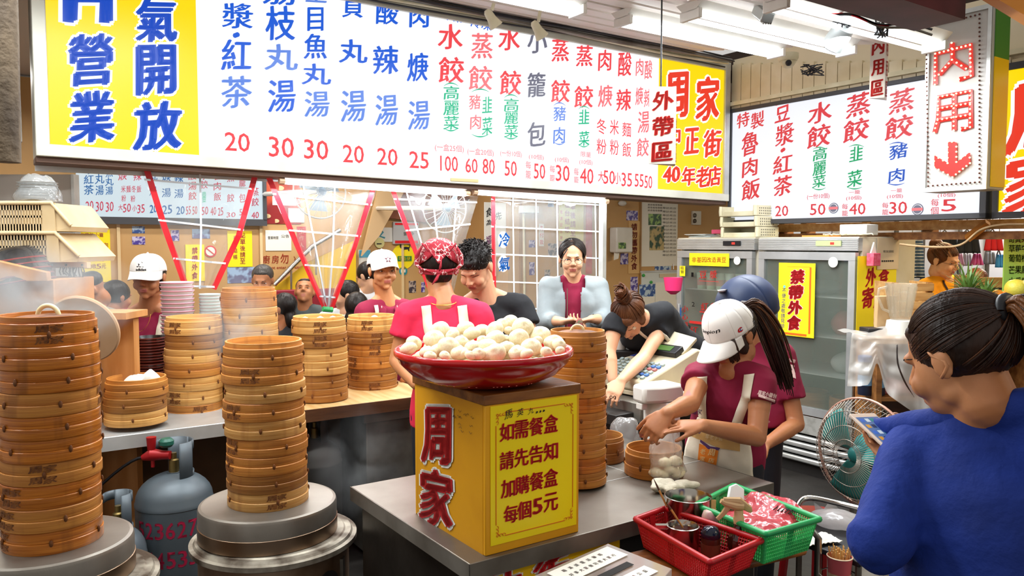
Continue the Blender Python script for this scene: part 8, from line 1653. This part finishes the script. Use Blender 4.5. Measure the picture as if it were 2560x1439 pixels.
ld = obj('round_board', MB().lathe([(.135, 0), (.14, .006), (.14, .014), (.002, .018)], 48).xf(M4.Rotation(-1.25, 4, 'X')), mat('pale_lid_wood', '#c9a27c', .6, col2='#b98d64', scale=4), None); ld.location = P(206, 812, 3.05)+V3((0, 0, -.02)); tag(ld, 'round pale wooden lid standing behind the left tower in the steam', 'lid')
sup = thing('support_shelf', 'plywood shelf behind the left steamer tower carrying the bucket', 'shelf', V3((P(190, 830, 3.3).x, 3.3, 0))); zz_ = P(160, 775, 3.45).z; obj('top', MB().box((P(200, 0, 3.35).x, 3.42, zz_-.015), (.34, .2, .028)), m_ply, sup, **W); obj('leg', MB().box((P(200, 0, 3.35).x, 3.45, zz_/2-.016), (.3, .05, zz_-.033)), m_ply, sup, **W)
# =================== nested bowls and cups on the counter ===================
def nest(name, me_list, px, ytop, Y, n, dz, z0, label, cat, group, jit=.002):
    q = P(px, ytop, Y)
    for k in range(n):
        z = z0+dz*k; o = bpy.data.objects.new(name, me_list[k % len(me_list)]); COL.objects.link(o); o.location = (q.x+random.uniform(-jit, jit), Y+random.uniform(-jit, jit), z); o.rotation_euler = (0, 0, k)
        r = n-1-k; w_ = 'topmost' if r == 0 else ORD[r]+' from the top' if r < 14 else 'bottom' if k == 0 else ORD[k]+' from the bottom' if k < 14 else 'number %d counted down' % (r+1)
        tag(o, label % w_, cat, group)
def fitn(px, ytop, Y, z0, hh, dz): return max(2, int((P(px, ytop, Y).z-z0-hh)/dz)+1)
pk_ = bowl_mesh('paper_bowl', .082, .055, mat('paper_bowl_white', '#f0e4e4', .5), None, mat('pink_rim', '#ea9fae', .4)); n = fitn(442, 705, 4.0, .86, .055, .0205)
nest('paper_bowl', [pk_], 442, 705, 4.0, n, (P(442, 705, 4.0).z-.86-.055)/(n-1), .86, 'pink-rimmed white paper bowl, %s of the tall pile', 'bowl', 'pink-rimmed paper bowls')
gk = bowl_mesh('paper_cup', .055, .05, mat('paper_cup_white', '#eceae6', .5), None, mat('green_rim', '#b9cfc8', .4)); n = fitn(525, 735, 4.08, .86, .05, .0155)
nest('paper_cup', [gk], 525, 735, 4.08, n, (P(525, 735, 4.08).z-.86-.05)/(n-1), .86, 'pale green-rimmed paper cup, %s of the slim pile', 'cup', 'green-rimmed paper cups')
br = bowl_mesh('soup_bowl', .078, .06, mat('bowl_brown', '#4a2018', .25), mat('bowl_black', '#1d1412', .25), mat('bowl_rim', '#6e2e24', .3)); z1_ = P(288, 828, 3.8).z; n = 20
nest('soup_bowl', [br], 290, 828, 3.8, n, (z1_-.86-.06)/(n-1), .86, 'dark brown soup bowl, %s of the left pile', 'bowl', 'brown soup bowls, left pile')
z1_ = P(372, 842, 3.86).z; nest('soup_bowl', [br], 373, 842, 3.86, n, (z1_-.86-.06)/(n-1), .86, 'dark brown soup bowl, %s of the pile beside the pink bowls', 'bowl', 'brown soup bowls, right pile')
# =================== fans ===================
def floor_fan(c, R, yaw, label, teal, grille):
    t = thing('pedestal_fan', label, 'fan', V3((c.x, c.y, 0)), 0, 'pedestal fans'); T = M4.Translation(V3((0, 0, c.z))) @ M4.Rotation(yaw, 4, 'Z')
    def L(x, y, z): return T @ V3((x, y, z))
    def cage(sign, depth, name, m):
        mb = MB()
        for k in range(72):
            a = 2*pi*k/72; mb.tube([L(.045*cos(a), sign*depth, .045*sin(a)), L(R*.5*cos(a), sign*depth*.95, R*.5*sin(a)), L(R*.85*cos(a), sign*depth*.6, R*.85*sin(a)), L(R*cos(a), 0, R*sin(a))], .0013, 4, caps=False)
        for f, d in ((.3, 1.0), (.55, .92), (.8, .68)): mb.tube([L(R*f*cos(2*pi*i/48), sign*depth*d, R*f*sin(2*pi*i/48)) for i in range(49)], .0014, 4, caps=False)
        obj(name, mb, m, t, kind='stuff', smooth=60)
    cage(-1, .10, 'front_cage', grille); cage(1, .07, 'rear_cage', grille)
    obj('ring', MB().tube([L(R*cos(2*pi*i/48), 0, R*sin(2*pi*i/48)) for i in range(49)], .006, 8, caps=False), mat('ring_pink', '#c99a86', .4, .4), t, smooth=60)
    obj('motor', MB().lathe([(.02, -.02), (.05, .0), (.075, .03), (.078, .12), (.05, .15), (.01, .155)], 28).xf(T @ M4.Rotation(-pi/2, 4, 'X') @ M4.Translation((0, 0, 0))), teal, t, smooth=50); obj('hub_cap', MB().ell(L(0, -.04, 0), .035, 16, 10), teal, t)
    for k in range(3):
        a0 = 2*pi*k/3+.4
        def bl(s, u): r = .035+(R*.86-.035)*s; a = a0+(u-.5)*(1.35-.25*s); return L(r*cos(a), -.035+.05*(u-.5)*(1.2-.5*s)-.0, r*sin(a))
        obj('blade', MB().grid(bl, 8, 8), mat('blade_teal', '#3f9a93', .35, alpha=1), t, smooth=180, solid=.003)
    obj('pole', MB().tube([(0, .08, .03), (0, .08, c.z-.06)], .016, 10), m_steel_dull, t); obj('base', MB().lathe([(.2, 0), (.2, .015), (.05, .04), (.02, .05)], 36).xf(M4.Translation((0, .08, 0))), m_steel_dull, t)
m_grl = mat('grille_rusty', '#9a8d80', .4, .5); 
floor_fan(P(2160, 1132, 3.05), .215, radians(-62), 'large teal-bladed pedestal fan with a rusty cage between fridge and hoodie woman', mat('motor_teal', '#2e8f8c', .4), m_grl)
floor_fan(P(2228, 1128, 3.75), .185, radians(40), 'second pedestal fan with a pale ring behind the teal one', mat('motor_teal', '#2e8f8c', .4), m_alu)
st = thing('stool', 'dark red plastic stool on the floor beside the fan', 'stool', V3((P(2030, 1260, 3.45).x, 3.35, 0)), .3); m_st = mat('stool_red', '#8e1518', .35)
obj('seat', MB().lathe([(.16, .43), (.17, .44), (.165, .455), (.02, .46)], 36), m_st, st)
for k in range(4): a = pi/4+k*pi/2; obj('leg', MB().tube([(.13*cos(a), .13*sin(a), .435), (.17*cos(a), .17*sin(a), .0)], .018, 6), m_st, st)
# =================== shelf cart under the plastic sheet ===================
zt3 = P(2240, 842, 4.35).z; xa, xb = P(2138, 842, 4.6).x, P(2600, 842, 4.35).x
fs = thing('fruit_counter', 'wooden fruit stall counter with open shelves behind the hoodie woman', 'counter', V3(((xa+xb)/2, 4.46, 0)))
obj('top', MB().box(((xa+xb)/2, 4.46, zt3-.02), (xb-xa, .28, .035)), m_wood_light, fs, **W, bevel=.003)
for z in (.12, .45, .78): obj('shelf', MB().box(((xa+xb)/2, 4.46, z), (xb-xa-.04, .26, .02)), m_wood, fs, **W)
for x in (xa+.02, (xa+xb)/2, xb-.02): obj('upright', MB().box((x, 4.46, (zt3-.04)/2), (.03, .27, zt3-.042)), m_wood, fs, **W)
obj('back_board', MB().box(((xa+xb)/2, 4.608, zt3/2-.02), (xb-xa, .015, zt3-.06)), m_wood_dark, fs, **W)
for i, (x, y, hh) in enumerate(((2163, 965, .19), (2192, 978, .15))):
    q = P(x, y+30, 4.42); c_ = thing('canister', ('tall', 'short')[i]+' dark canister with blue lid on the shelf under the sheet', 'canister', V3((q.x, 4.42, .7905)), 0, 'canisters under the fruit counter'); obj('body', MB().lathe([(.04, 0), (.042, .01), (.042, hh)], 24), mat('canister_dark', '#22263a', .4), c_); obj('lid', MB().lathe([(.044, hh+.0005), (.044, hh+.03), (.03, hh+.035)], 24), mat('canister_blue', '#2c5f9e', .4), c_); obj('band', MB().lathe([(.0425, hh*.3), (.0425, hh*.6)], 24, cap=(0, 0)), mat('band_blue', '#6fa0c8', .4), c_)
def sheet(s, t):
    x = 2128+205*s; ylow = 965+(0 if s < .3 else (s-.3)/.7*100)-(60*math.exp(-((s-.32)/.07)**2))
    if t < .3: f = t/.3; q = P(x+8*(1-f), 835, 4.35); return V3((q.x, 4.585-.265*f, zt3+.012+.02*noise.noise(V3((s*5, t*6, 0)))+.03*math.exp(-((s-.5)/.3)**2)*sin(f*pi)))
    f = (t-.3)/.7; y = 845+(ylow-845)*f; Y = 4.29-.05*f+.035*sin(s*16+f*2)*f+.02*noise.noise(V3((s*7, f*5, 3))); q = P(x-10*f*(s < .2), y, Y); return q
m_sheet = film('milky_sheet', '#f4efe8', .62, .3, .5, 9)
o = obj('plastic_sheet', MB().grid(sheet, 60, 40), m_sheet, None, smooth=180); tag(o, 'milky plastic sheet draped over the near end of the fruit counter', 'plastic sheet')
blob('bundle', P(2240, 900, 4.40)-V3((0, 0, .05)), (.13, .06, .05), 'pink wrapped bundle lying under the milky sheet', 'bundle', mat('pink_wrap', '#d98a8a', .6), .3, 12, 5)
bpy.data.objects[-1] if False else None
for o in bpy.data.objects:
    if o.get('label') == 'pink wrapped bundle lying under the milky sheet': o.location = V3((P(2240, 900, 4.45).x, 4.46, .7905))
for i, (x0, x1, y0, y1, l) in enumerate(((2236, 2330, 706, 838, 'slatted wooden crate behind the blender jug'), (2440, 2600, 690, 770, 'slatted wooden crate behind the pineapples'), (2505, 2640, 772, 838, 'slatted wooden crate holding the fruit at the right edge'))):
    Y = (4.75, 5.3, 4.42)[i]; a, b = P(x0, y0, Y), P(x1, y1, Y); z0 = zt3 if i != 1 else 1.0; t = thing('wooden_crate', l, 'crate', V3(((a.x+b.x)/2, Y+.12, z0)), 0, 'wooden crates at the fruit stall'); n = 5 if i != 2 else 3; hh = (a.z-z0)/n
    for k in range(n): obj('slat', MB().box(((a.x+b.x)/2, Y, z0+hh*(k+.5)), (b.x-a.x, .015, hh*.82)), m_wood_light, t, **W, bevel=.002)
    for x in (a.x+.015, b.x-.015): obj('post', MB().box((x, Y+.02, (a.z+z0)/2), (.03, .024, a.z-z0)), m_wood, t, **W)
    for x in (a.x+.008, b.x-.008): obj('side', MB().box((x, Y+.15, (a.z+z0)/2), (.012, .23, a.z-z0)), m_wood_light, t, **W)
    if i < 2: obj('stand', MB().box(((a.x+b.x)/2, Y+.13, z0/2-.003), (b.x-a.x, .26, z0-.006)), m_wood_dark, t, **W)
q = P(2300, 838, 4.2); jg = thing('blender_jug', 'clear ribbed blender jug with handle on a white base', 'blender', V3((q.x, 4.42, zt3+.001))); m_jug = film('jug_plastic', '#e8dcc4', .32, .08, .3, 12)
obj('base', MB().lathe([(.075, 0), (.08, .01), (.07, .085), (.05, .09)], 24), m_white, jg)
jp = [(.05, .091), (.055, .1), (.082, .29), (.085, .295), (.080, .295), (.052, .105)]; mb = MB(); mb.lathe(jp, 32, cap=(1, 0)); obj('jug', mb, m_jug, jg, smooth=50)
for k in range(12): a = 2*pi*k/12; obj('rib', MB().tube([(.056*cos(a), .056*sin(a), .11), (.0835*cos(a), .0835*sin(a), .28)], .0025, 5), m_jug, jg)
obj('handle', MB().tube([(-.08, 0, .275), (-.125, 0, .265), (-.13, 0, .22), (-.10, 0, .15), (-.064, 0, .135)], .008, 8), m_jug, jg, smooth=60)
t = thing('kitchen_scale', 'dark slatted box with cable below the blender jug', 'box', V3((P(2275, 838, 4.3).x-.12, 4.47, zt3+.001))); obj('body', MB().box((0, 0, .02), (.12, .12, .038)), m_black, t, bevel=.004)
m_pine = mat('pineapple_skin', '#8a6a2a', .6, col2='#4c4a1e', scale=50, fac=(.45, .55)); m_leaf = mat('pineapple_leaf', '#4f7a3a', .45, col2='#7f9a4c', scale=14)
def pineapple(c, k, crown, label, seed):
    t = thing('pineapple', label, 'pineapple', c, 0, 'pineapples'); mb = MB(); nu, nv = 13, 11
    body = [( .038, 0), (.058, .03), (.064, .08), (.060, .13), (.042, .168), (.02, .18)]; obj('fruit', MB().lathe([(r*k, z*k) for r, z in body], 24), m_pine, t, smooth=60); rnd = random.Random(seed)
    for r_ in range(8):
        z = .015+.02*r_; R_ = .064*sin(min(1, (z+.03)/.1)*pi/2)*(1 if z < .12 else 1-(z-.12)*6*.6)
        for j in range(12): a = 2*pi*(j+.5*(r_ % 2))/12; mb.ell((R_*cos(a)*k, R_*sin(a)*k, z*k), (.010*k, .010*k, .010*k), 6, 4)
    obj('eyes', mb, m_pine, t, kind='stuff')
    for j in range(44):
        a = j*2.4; f = j/44; L = crown*(.45+.55*f)*rnd.uniform(.85, 1.1); e = .15+1.25*f; d = V3((cos(a)*cos(e), sin(a)*cos(e), sin(e))); b = V3((.012*cos(a), .012*sin(a), .172*k)); sd = V3((-sin(a), cos(a), 0))*.008
        pts = [b, b+d*L*.5+V3((0, 0, .006)), b+d*L+V3((cos(a), sin(a), 0))*.015-V3((0, 0, .012*(1-f)))]; mb = MB(); mb.add([pts[0]-sd, pts[0]+sd, pts[1]+sd*.9, pts[1]-sd*.9, pts[2], pts[1]-V3((0, 0, .004))], [(0, 1, 5), (1, 2, 5), (0, 5, 3), (5, 2, 4), (3, 5, 4), (0, 3, 2, 1), (3, 4, 2)]); obj('leaf', mb, m_leaf, t, smooth=0)
pineapple(V3((P(2418, 780, 4.5).x, 4.5, zt3)), 1.45, .19, 'taller pineapple with long bright leaves, left of the pair', 1); pineapple(V3((P(2463, 780, 4.42).x, 4.42, zt3)), 1.3, .12, 'pineapple with a short dark crown, right of the pair', 2)
m_or = mat('orange_peel', '#f08a1c', .4, col2='#f6a53a', scale=4, bump=.2, bscale=120); m_po = mat('pomelo_peel', '#e6c23a', .4, col2='#d8cf52', scale=4, bump=.2, bscale=90)
fr = [(2500, 752, 17, 0, 'orange nearest the pineapple'), (2522, 742, 19, 0, 'large orange behind the front row'), (2494, 735, 12, 0, 'small orange at the back left of the heap'), (2508, 772, 14, 0, 'front left orange of the heap'), (2530, 768, 18, 0, 'front middle orange of the heap'), (2548, 764, 17, 0, 'front right orange of the heap'), (2540, 722, 26, 1, 'big yellow pomelo on top of the fruit heap'), (2562, 748, 20, 1, 'yellow pomelo at the right edge'), (2545, 790, 15, 0, 'lowest orange by the crate'), (2575, 720, 24, 1, 'yellow pomelo beyond the right edge')]
for i, (x, y, r, k, l) in enumerate(fr):
    Y = 4.5+.02*(i % 3); q = P(x, y, Y); mb = MB().ell((0, 0, 0), r/F*Y, 24, 16)
    for j, v in enumerate(mb.v): mb.v[j] = v*(1-.06*math.exp(-(v.normalized().z-1)**2*60))
    o = thing(('orange', 'pomelo')[k], l, 'fruit', q, i, 'fruit heap'); obj('peel', mb, (m_or, m_po)[k], o, smooth=180); obj('stem_end', MB().ell((0, 0, r/F*Y*.955), (.004, .004, .002), 8, 4), m_leaf, o)
for i in range(14):
    q = P(2492+i % 7*13, 790, 4.52); o = obj('orange', MB().ell((0, 0, 0), .034, 16, 10), m_or, None, smooth=180); o.location = V3((q.x, 4.5+.06*(i//7), zt3+.036+.05*(i//7))); tag(o, 'orange buried low in the fruit heap inside the crate', 'fruit', 'buried oranges')
t = thing('fruit_menu', 'green and yellow vertical fruit juice menu board at the right edge', 'sign', P(2560, 655, 4.9)); a, b = P(2519, 585, 4.9), P(2640, 730, 4.9); obj('board', MB().box(((a.x+b.x)/2, 4.93, (a.z+b.z)/2), (b.x-a.x, .01, a.z-b.z)), mat('menu_green', '#d3dc4a', .5, col2='#9fd05a', scale=3, emit=.1), t, **W)
for y, s_, m_ in ((597, '奇異果芒果', m_redink), (621, '草莓牛奶', m_blueink), (645, '葡萄柚蘋果', mat('menu_green_ink', '#2f8a3a', .6)), (674, '芒果鳳梨', MATS['maroon_cotton']), (702, '木瓜牛奶', mat('menu_orange', '#c0522a', .6))):
    lettering(t, [(c_, 2529+i*16, y, 15, 19) for i, c_ in enumerate(s_)], lambda x, y_: P(x, y_, 4.92), V3((1, 0, 0)), V3((0, -1, 0)), m_, off=.002, bold=.02, brush=0)
def hang(label, x0, x1, y0, y1, Y, m, cat='clothes', taper=.75, grp='garments in the shop beyond', stripes=None):
    a, b = P(x0, y0, Y), P(x1, y1, Y); c = (a+b)/2; t = thing('garment', label, cat, V3((c.x, Y, b.z)), 0, grp); w_ = (b.x-a.x)/2; hh = a.z-b.z
    obj('cloth', MB().grid(lambda s, v: V3((w_*(2*s-1)*(1-(1-taper)*v), -.04*abs(sin(s*9))*(1-v*.5)-.02, hh*v)), 24, 6), m, t, smooth=180, solid=.01); obj('hanger', MB().tube([(-w_*.4, 0, hh), (0, 0, hh+.05), (w_*.4, 0, hh)], .008, 6), m_steel_dull, t)
    obj('hook', MB().tube([(0, 0, hh+.05), (0, 0, 3.1-b.z)], .004, 5), m_steel_dull, t)
    if stripes: 
        for k in range(stripes): v = (k+.5)/stripes; obj('stripe', MB().grid(lambda s, u: V3((w_*(2*s-1)*(1-(1-taper)*v)*1.002, -.04*abs(sin(s*9))*(1-v*.5)-.029, hh*(v+.008*u))), 24, 1), m_whiteink, t, smooth=180, solid=.002)
    return t
hang('navy skirt with thin white stripes behind the fruit seller', 2253, 2306, 597, 694, 7.4, mat('navy_cloth', '#2c3e52', .8), stripes=12)
hang('black blouse hanging left in the shop beyond', 2330, 2392, 588, 622, 7.6, m_blk); hang('black top hanging in the middle of the shop beyond', 2388, 2445, 586, 632, 7.5, m_blk); hang('red dress hanging in the shop beyond', 2458, 2502, 585, 626, 7.5, m_redc)
hang('bright pink camisole hanging low in the shop beyond', 2424, 2452, 634, 662, 7.7, mat('hot_pink', '#e868a8', .7), taper=.5); hang('pale pink camisole beside the bright one', 2384, 2404, 634, 662, 7.8, mat('pale_pink', '#e9b4cf', .7), taper=.5); hang('bright blue top hanging at the right of the shop beyond', 2486, 2506, 636, 668, 7.6, mat('sky_blue_cloth', '#3a8fd0', .7), taper=.8)
hang('grey striped shirt beside the bright blue top', 2456, 2484, 630, 660, 7.9, mat('grey_cloth', '#8a8f98', .8)); hang('white blouse between the camisoles', 2404, 2424, 634, 664, 7.9, m_wtee)
bs = thing('shop_counter', 'dark clothes rack base in the shop beyond', 'rack', V3((P(2380, 700, 8).x, 8, 0))); obj('base', MB().box((P(2380, 700, 8).x, 8.0, .62), (1.9, .5, 1.24)), m_dark, bs, **W); 
rk = thing('clothes_rack', 'wall panel with vertical metal rails in the shop beyond', 'rack', V3((P(2380, 640, 8.3).x, 8.3, 0)))
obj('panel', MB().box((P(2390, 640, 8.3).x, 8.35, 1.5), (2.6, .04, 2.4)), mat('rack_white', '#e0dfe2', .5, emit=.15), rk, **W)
for x in (2240, 2308, 2400, 2470): obj('rail', MB().box((P(x, 640, 8.3).x, 8.31, 1.5), (.03, .03, 2.4)), m_steel_dull, rk, **W)
bn2 = thing('banner', 'narrow printed banner strip above the striped skirt', 'banner', P(2300, 594, 6.6)); a, b = P(2246, 590, 6.6), P(2350, 598, 6.6); obj('strip', MB().box(((a.x+b.x)/2, 6.6, (a.z+b.z)/2), (b.x-a.x, .01, .03)), mat('banner_print', '#e06a58', .5, col2='#7fbf7a', scale=24, fac=(.4, .6)), bn2, **W)
for x in (a.x, b.x): obj('string', MB().tube([V3((x, 6.6, b.z+.02)), V3((x, 6.6, 3.1))], .003, 4), m_cab, bn2, **W)
q0, q1 = UV(PU(1925, 580, 5.3))[1], UV(PU(2470, 580, 5.3))[1]
tm = thing('timber_frame', 'rough timber beams and plywood below the side sign', 'beams', S(5.3, (q0+q1)/2, 1.7), A)
ubox(q1-.6, q0, 1.74, 1.80, 5.25, 5.33, m_wood_light, 'plywood', tm); ubox(q1-.6, q0, 1.675, 1.725, 5.22, 5.28, m_wood, 'beam', tm); ubox(q0-.9, q0-.86, 1.6, 1.82, 5.2, 5.25, m_wood_light, 'post', tm)
for v_ in (q0-.35, q0-.15, q0-1.3): ubox(v_, v_+.05, 1.70, 1.84, 5.28, 5.4, m_wood, 'stub', tm)
obj('brace', MB().tube([PU(2418, 596, 5.18), PU(2470, 556, 5.18)], .028, 4), mat('brace_amber', '#b9732c', .6), tm, **W)
cable('loose grey cable sagging below the side sign toward the yellow sign', [PU(2250, 610, 5.0), PU(2330, 617, 4.95), PU(2400, 612, 4.95), PU(2450, 575, 4.95), PU(2500, 562, 4.95), PU(2560, 560, 4.95)], .007, mat('cable_tan', '#b89a72', .6))
# =================== lower right: rail, tray, bag, chopstick cup ===================
rl = thing('tray_cart', 'chrome-railed cart with a dark tray beside the green basket', 'cart', V3((PZ(2100, 1330, .6).x, PZ(2100, 1330, .6).y, 0)))
zr_ = .60; pts = [PZ(1990, 1300, zr_+.02), PZ(1994, 1262, zr_+.045), PZ(2020, 1244, zr_+.06), PZ(2090, 1256, zr_+.06), PZ(2170, 1275, zr_+.06), PZ(2260, 1300, zr_+.06)]
obj('rail', MB().tube([V3(poly3(pts, i/30)) for i in range(31)], .011, 10), m_chrome, rl, **W6)
ta, tb_, tc_, td_ = PZ(1985, 1345, zr_), PZ(2040, 1275, zr_), PZ(2250, 1330, zr_), PZ(2150, 1405, zr_)
obj('tray', MB().prism([ta, tb_, tc_, td_], (0, 0, -.02)), m_black, rl, **W, bevel=.004)
for q in (ta, tb_, tc_, td_): q_ = q.lerp((ta+tc_)/2, .1); obj('leg', MB().tube([V3((q_.x, q_.y, zr_-.021)), V3((q_.x, q_.y, 0))], .011, 8), m_steel_dull, rl, **W)
q = PZ(2096, 1318, zr_); blob('plastic_bag', V3((q.x, q.y, zr_)), (.10, .065, .035), 'white plastic bag with faint red print on the dark tray', 'bag', film('white_bag', '#efeaea', .75, .2, .5, 16), .35, 14, 2, -.3)
q = PZ(2072, 1285, zr_); mb = MB(); mb.add([V3((-.05, 0, 0)), V3((-.055, .01, .045)), V3((-.02, 0, .02)), V3((.01, .01, .055)), V3((.04, 0, .02)), V3((.045, .01, 0))], [(0, 1, 2, 3, 4, 5)]); o = obj('bag_corner', mb, film('corner_film', '#f2f0ee', .5, .1, .5, 16), None, solid=.002); o.location = V3((q.x, q.y, zr_)); tag(o, 'crinkled clear bag corner sticking up behind the white bag', 'bag')
q = PZ(2040, 1352, zr_+.002); o = sheetblob('paper_sheets', q.x, q.y, zr_+.003, .15, .09, .008, .3, m_paper, 'white sheets under the green basket corner', 'paper', 6)
for o_ in bpy.data.objects:
    if o_.get('label', '').startswith('white sheets'): o_.location.z = zr_+.01
zc2 = .50; q = PZ(2098, 1452, zc2+.02); cs = thing('chopstick_cup', 'pink paper cup packed with wooden chopsticks at the lower right', 'cup', V3((q.x, q.y, zc2))); Rr = .040
top_ = P(2100, 1392, q.y).z; hc = top_-zc2
obj('cup', MB().lathe([(Rr*.75, 0), (Rr*.78, .003), (Rr, hc), (Rr*1.03, hc+.002), (Rr*.97, hc+.001), (Rr*.72, .006)], 28, cap=(1, 1)), mat('cup_pink', '#d9646a', .5), cs); obj('cup_band', MB().lathe([(Rr*.81, hc*.12), (Rr*.9, hc*.5)], 28, cap=(0, 0)).xf(M4.Scale(1.03, 4)), mat('cup_print', '#c9b98a', .5, col2='#cf7a70', scale=20), cs); obj('rim', MB().lathe([(Rr*1.0, hc), (Rr*1.05, hc+.004), (Rr*.98, hc+.006)], 28, cap=(0, 0)), mat('cup_inside', '#e9d2b0', .5), cs)
rnd = random.Random(4)
for k in range(46): a, r_ = rnd.uniform(0, 6.28), sqrt(rnd.random())*Rr*.82; o = thing('chopstick', 'wooden chopstick in the pink cup', 'chopstick', cs.location+V3((r_*.6*cos(a), r_*.6*sin(a), .01)), 0, 'chopsticks in the pink cup'); obj('stick', MB().tube([(0, 0, 0), (r_*.5*cos(a), r_*.5*sin(a), hc+.012+rnd.uniform(-.004, .016))], .0021, 4), mat('chopstick_wood', '#dba962', .5), o)
wk = thing('wire_basket', 'chrome wire rack holding the chopstick cup', 'rack', V3((q.x, q.y, 0)))
for z in (zc2-.004, zc2+.04): obj('wire', MB().tube([q_ for q_ in [V3((q.x+.062*cos(2*pi*i/28), q.y+.062*sin(2*pi*i/28), z)) for i in range(29)]], .0025, 6, caps=False), m_chrome, wk, **W)
for k in range(8): a = 2*pi*k/8; obj('wire', MB().tube([V3((q.x+.062*cos(a), q.y+.062*sin(a), zc2+.04)), V3((q.x+.062*cos(a), q.y+.062*sin(a), zc2-.006)), V3((q.x, q.y, zc2-.006))], .002, 5), m_chrome, wk, **W)
obj('post', MB().tube([V3((q.x, q.y, zc2-.008)), V3((q.x, q.y, 0))], .012, 8), m_steel_dull, wk, **W)
o = obj('red_box', MB().box((0, 0, .22), (.10, .12, .44)), m_red, None, bevel=.006); o.location = V3((q.x+.14, q.y+.03, 0)); tag(o, 'red plastic bin beside the chopstick cup', 'bin')
#rd = thing('red_pouch', 'dark red purse at the hip of the hoodie woman', 'purse', P(2350, 1370, 1.3)); obj('body', MB().ell((0, 0, 0), (.022, .02, .055), 14, 10), mat('purse_red', '#8e1220', .5), rd, smooth=180)
# =================== steam ===================
def steam(name, c, d, dens, label):
    m = bpy.data.materials.new(name); m.use_nodes = True; N = m.node_tree.nodes; L = m.node_tree.links; N.clear(); o_ = N.new('ShaderNodeOutputMaterial'); v = N.new('ShaderNodeVolumePrincipled'); v.inputs['Color'].default_value = (.97, .97, .97, 1); v.inputs['Anisotropy'].default_value = .2
    tc = N.new('ShaderNodeTexCoord'); n = N.new('ShaderNodeTexNoise'); n.inputs['Scale'].default_value = 5; n.inputs['Detail'].default_value = 3; n.inputs['Distortion'].default_value = 1.2; L.new(tc.outputs['Object'], n.inputs['Vector'])
    g_ = N.new('ShaderNodeTexGradient'); g_.gradient_type = 'SPHERICAL'; mp = N.new('ShaderNodeMapping'); mp.inputs['Scale'].default_value = (2/d[0], 2/d[1], 2/d[2]); L.new(tc.outputs['Object'], mp.inputs[0]); L.new(mp.outputs[0], g_.inputs[0])
    r = N.new('ShaderNodeMapRange'); r.inputs['From Min'].default_value = .42; r.inputs['From Max'].default_value = .7; r.inputs['To Max'].default_value = dens; L.new(n.outputs[0], r.inputs[0]); mu = N.new('ShaderNodeMath'); mu.operation = 'MULTIPLY'; L.new(r.outputs[0], mu.inputs[0]); L.new(g_.outputs[0], mu.inputs[1]); L.new(mu.outputs[0], v.inputs['Density']); L.new(v.outputs[0], o_.inputs['Volume'])
    m.cycles.volume_step_rate = 2
    o = obj('steam', MB().ell((0, 0, 0), (d[0]/2, d[1]/2, d[2]/2), 20, 12), m, None); o.location = c; tag(o, label, 'steam', 'steam clouds'); o['kind'] = 'stuff'
steam('steam_left', P(110, 740, 2.7), (.62, .7, .42), 11, 'white steam drifting above the tall left steamer tower'); steam('steam_mid', P(590, 800, 3.2), (.4, .45, .45), 6, 'thin steam rising by the stack behind the drum tower'); steam('steam_low', P(900, 1150, 3.4), (.5, .5, .6), 1.6, 'faint steam in the dark gap left of the yellow box')

for o_ in bpy.data.objects:
    if o_.name == 'clipboard': o_.location = V3((P(2223, 835, 4.45).x, 4.5, zt3+.001))
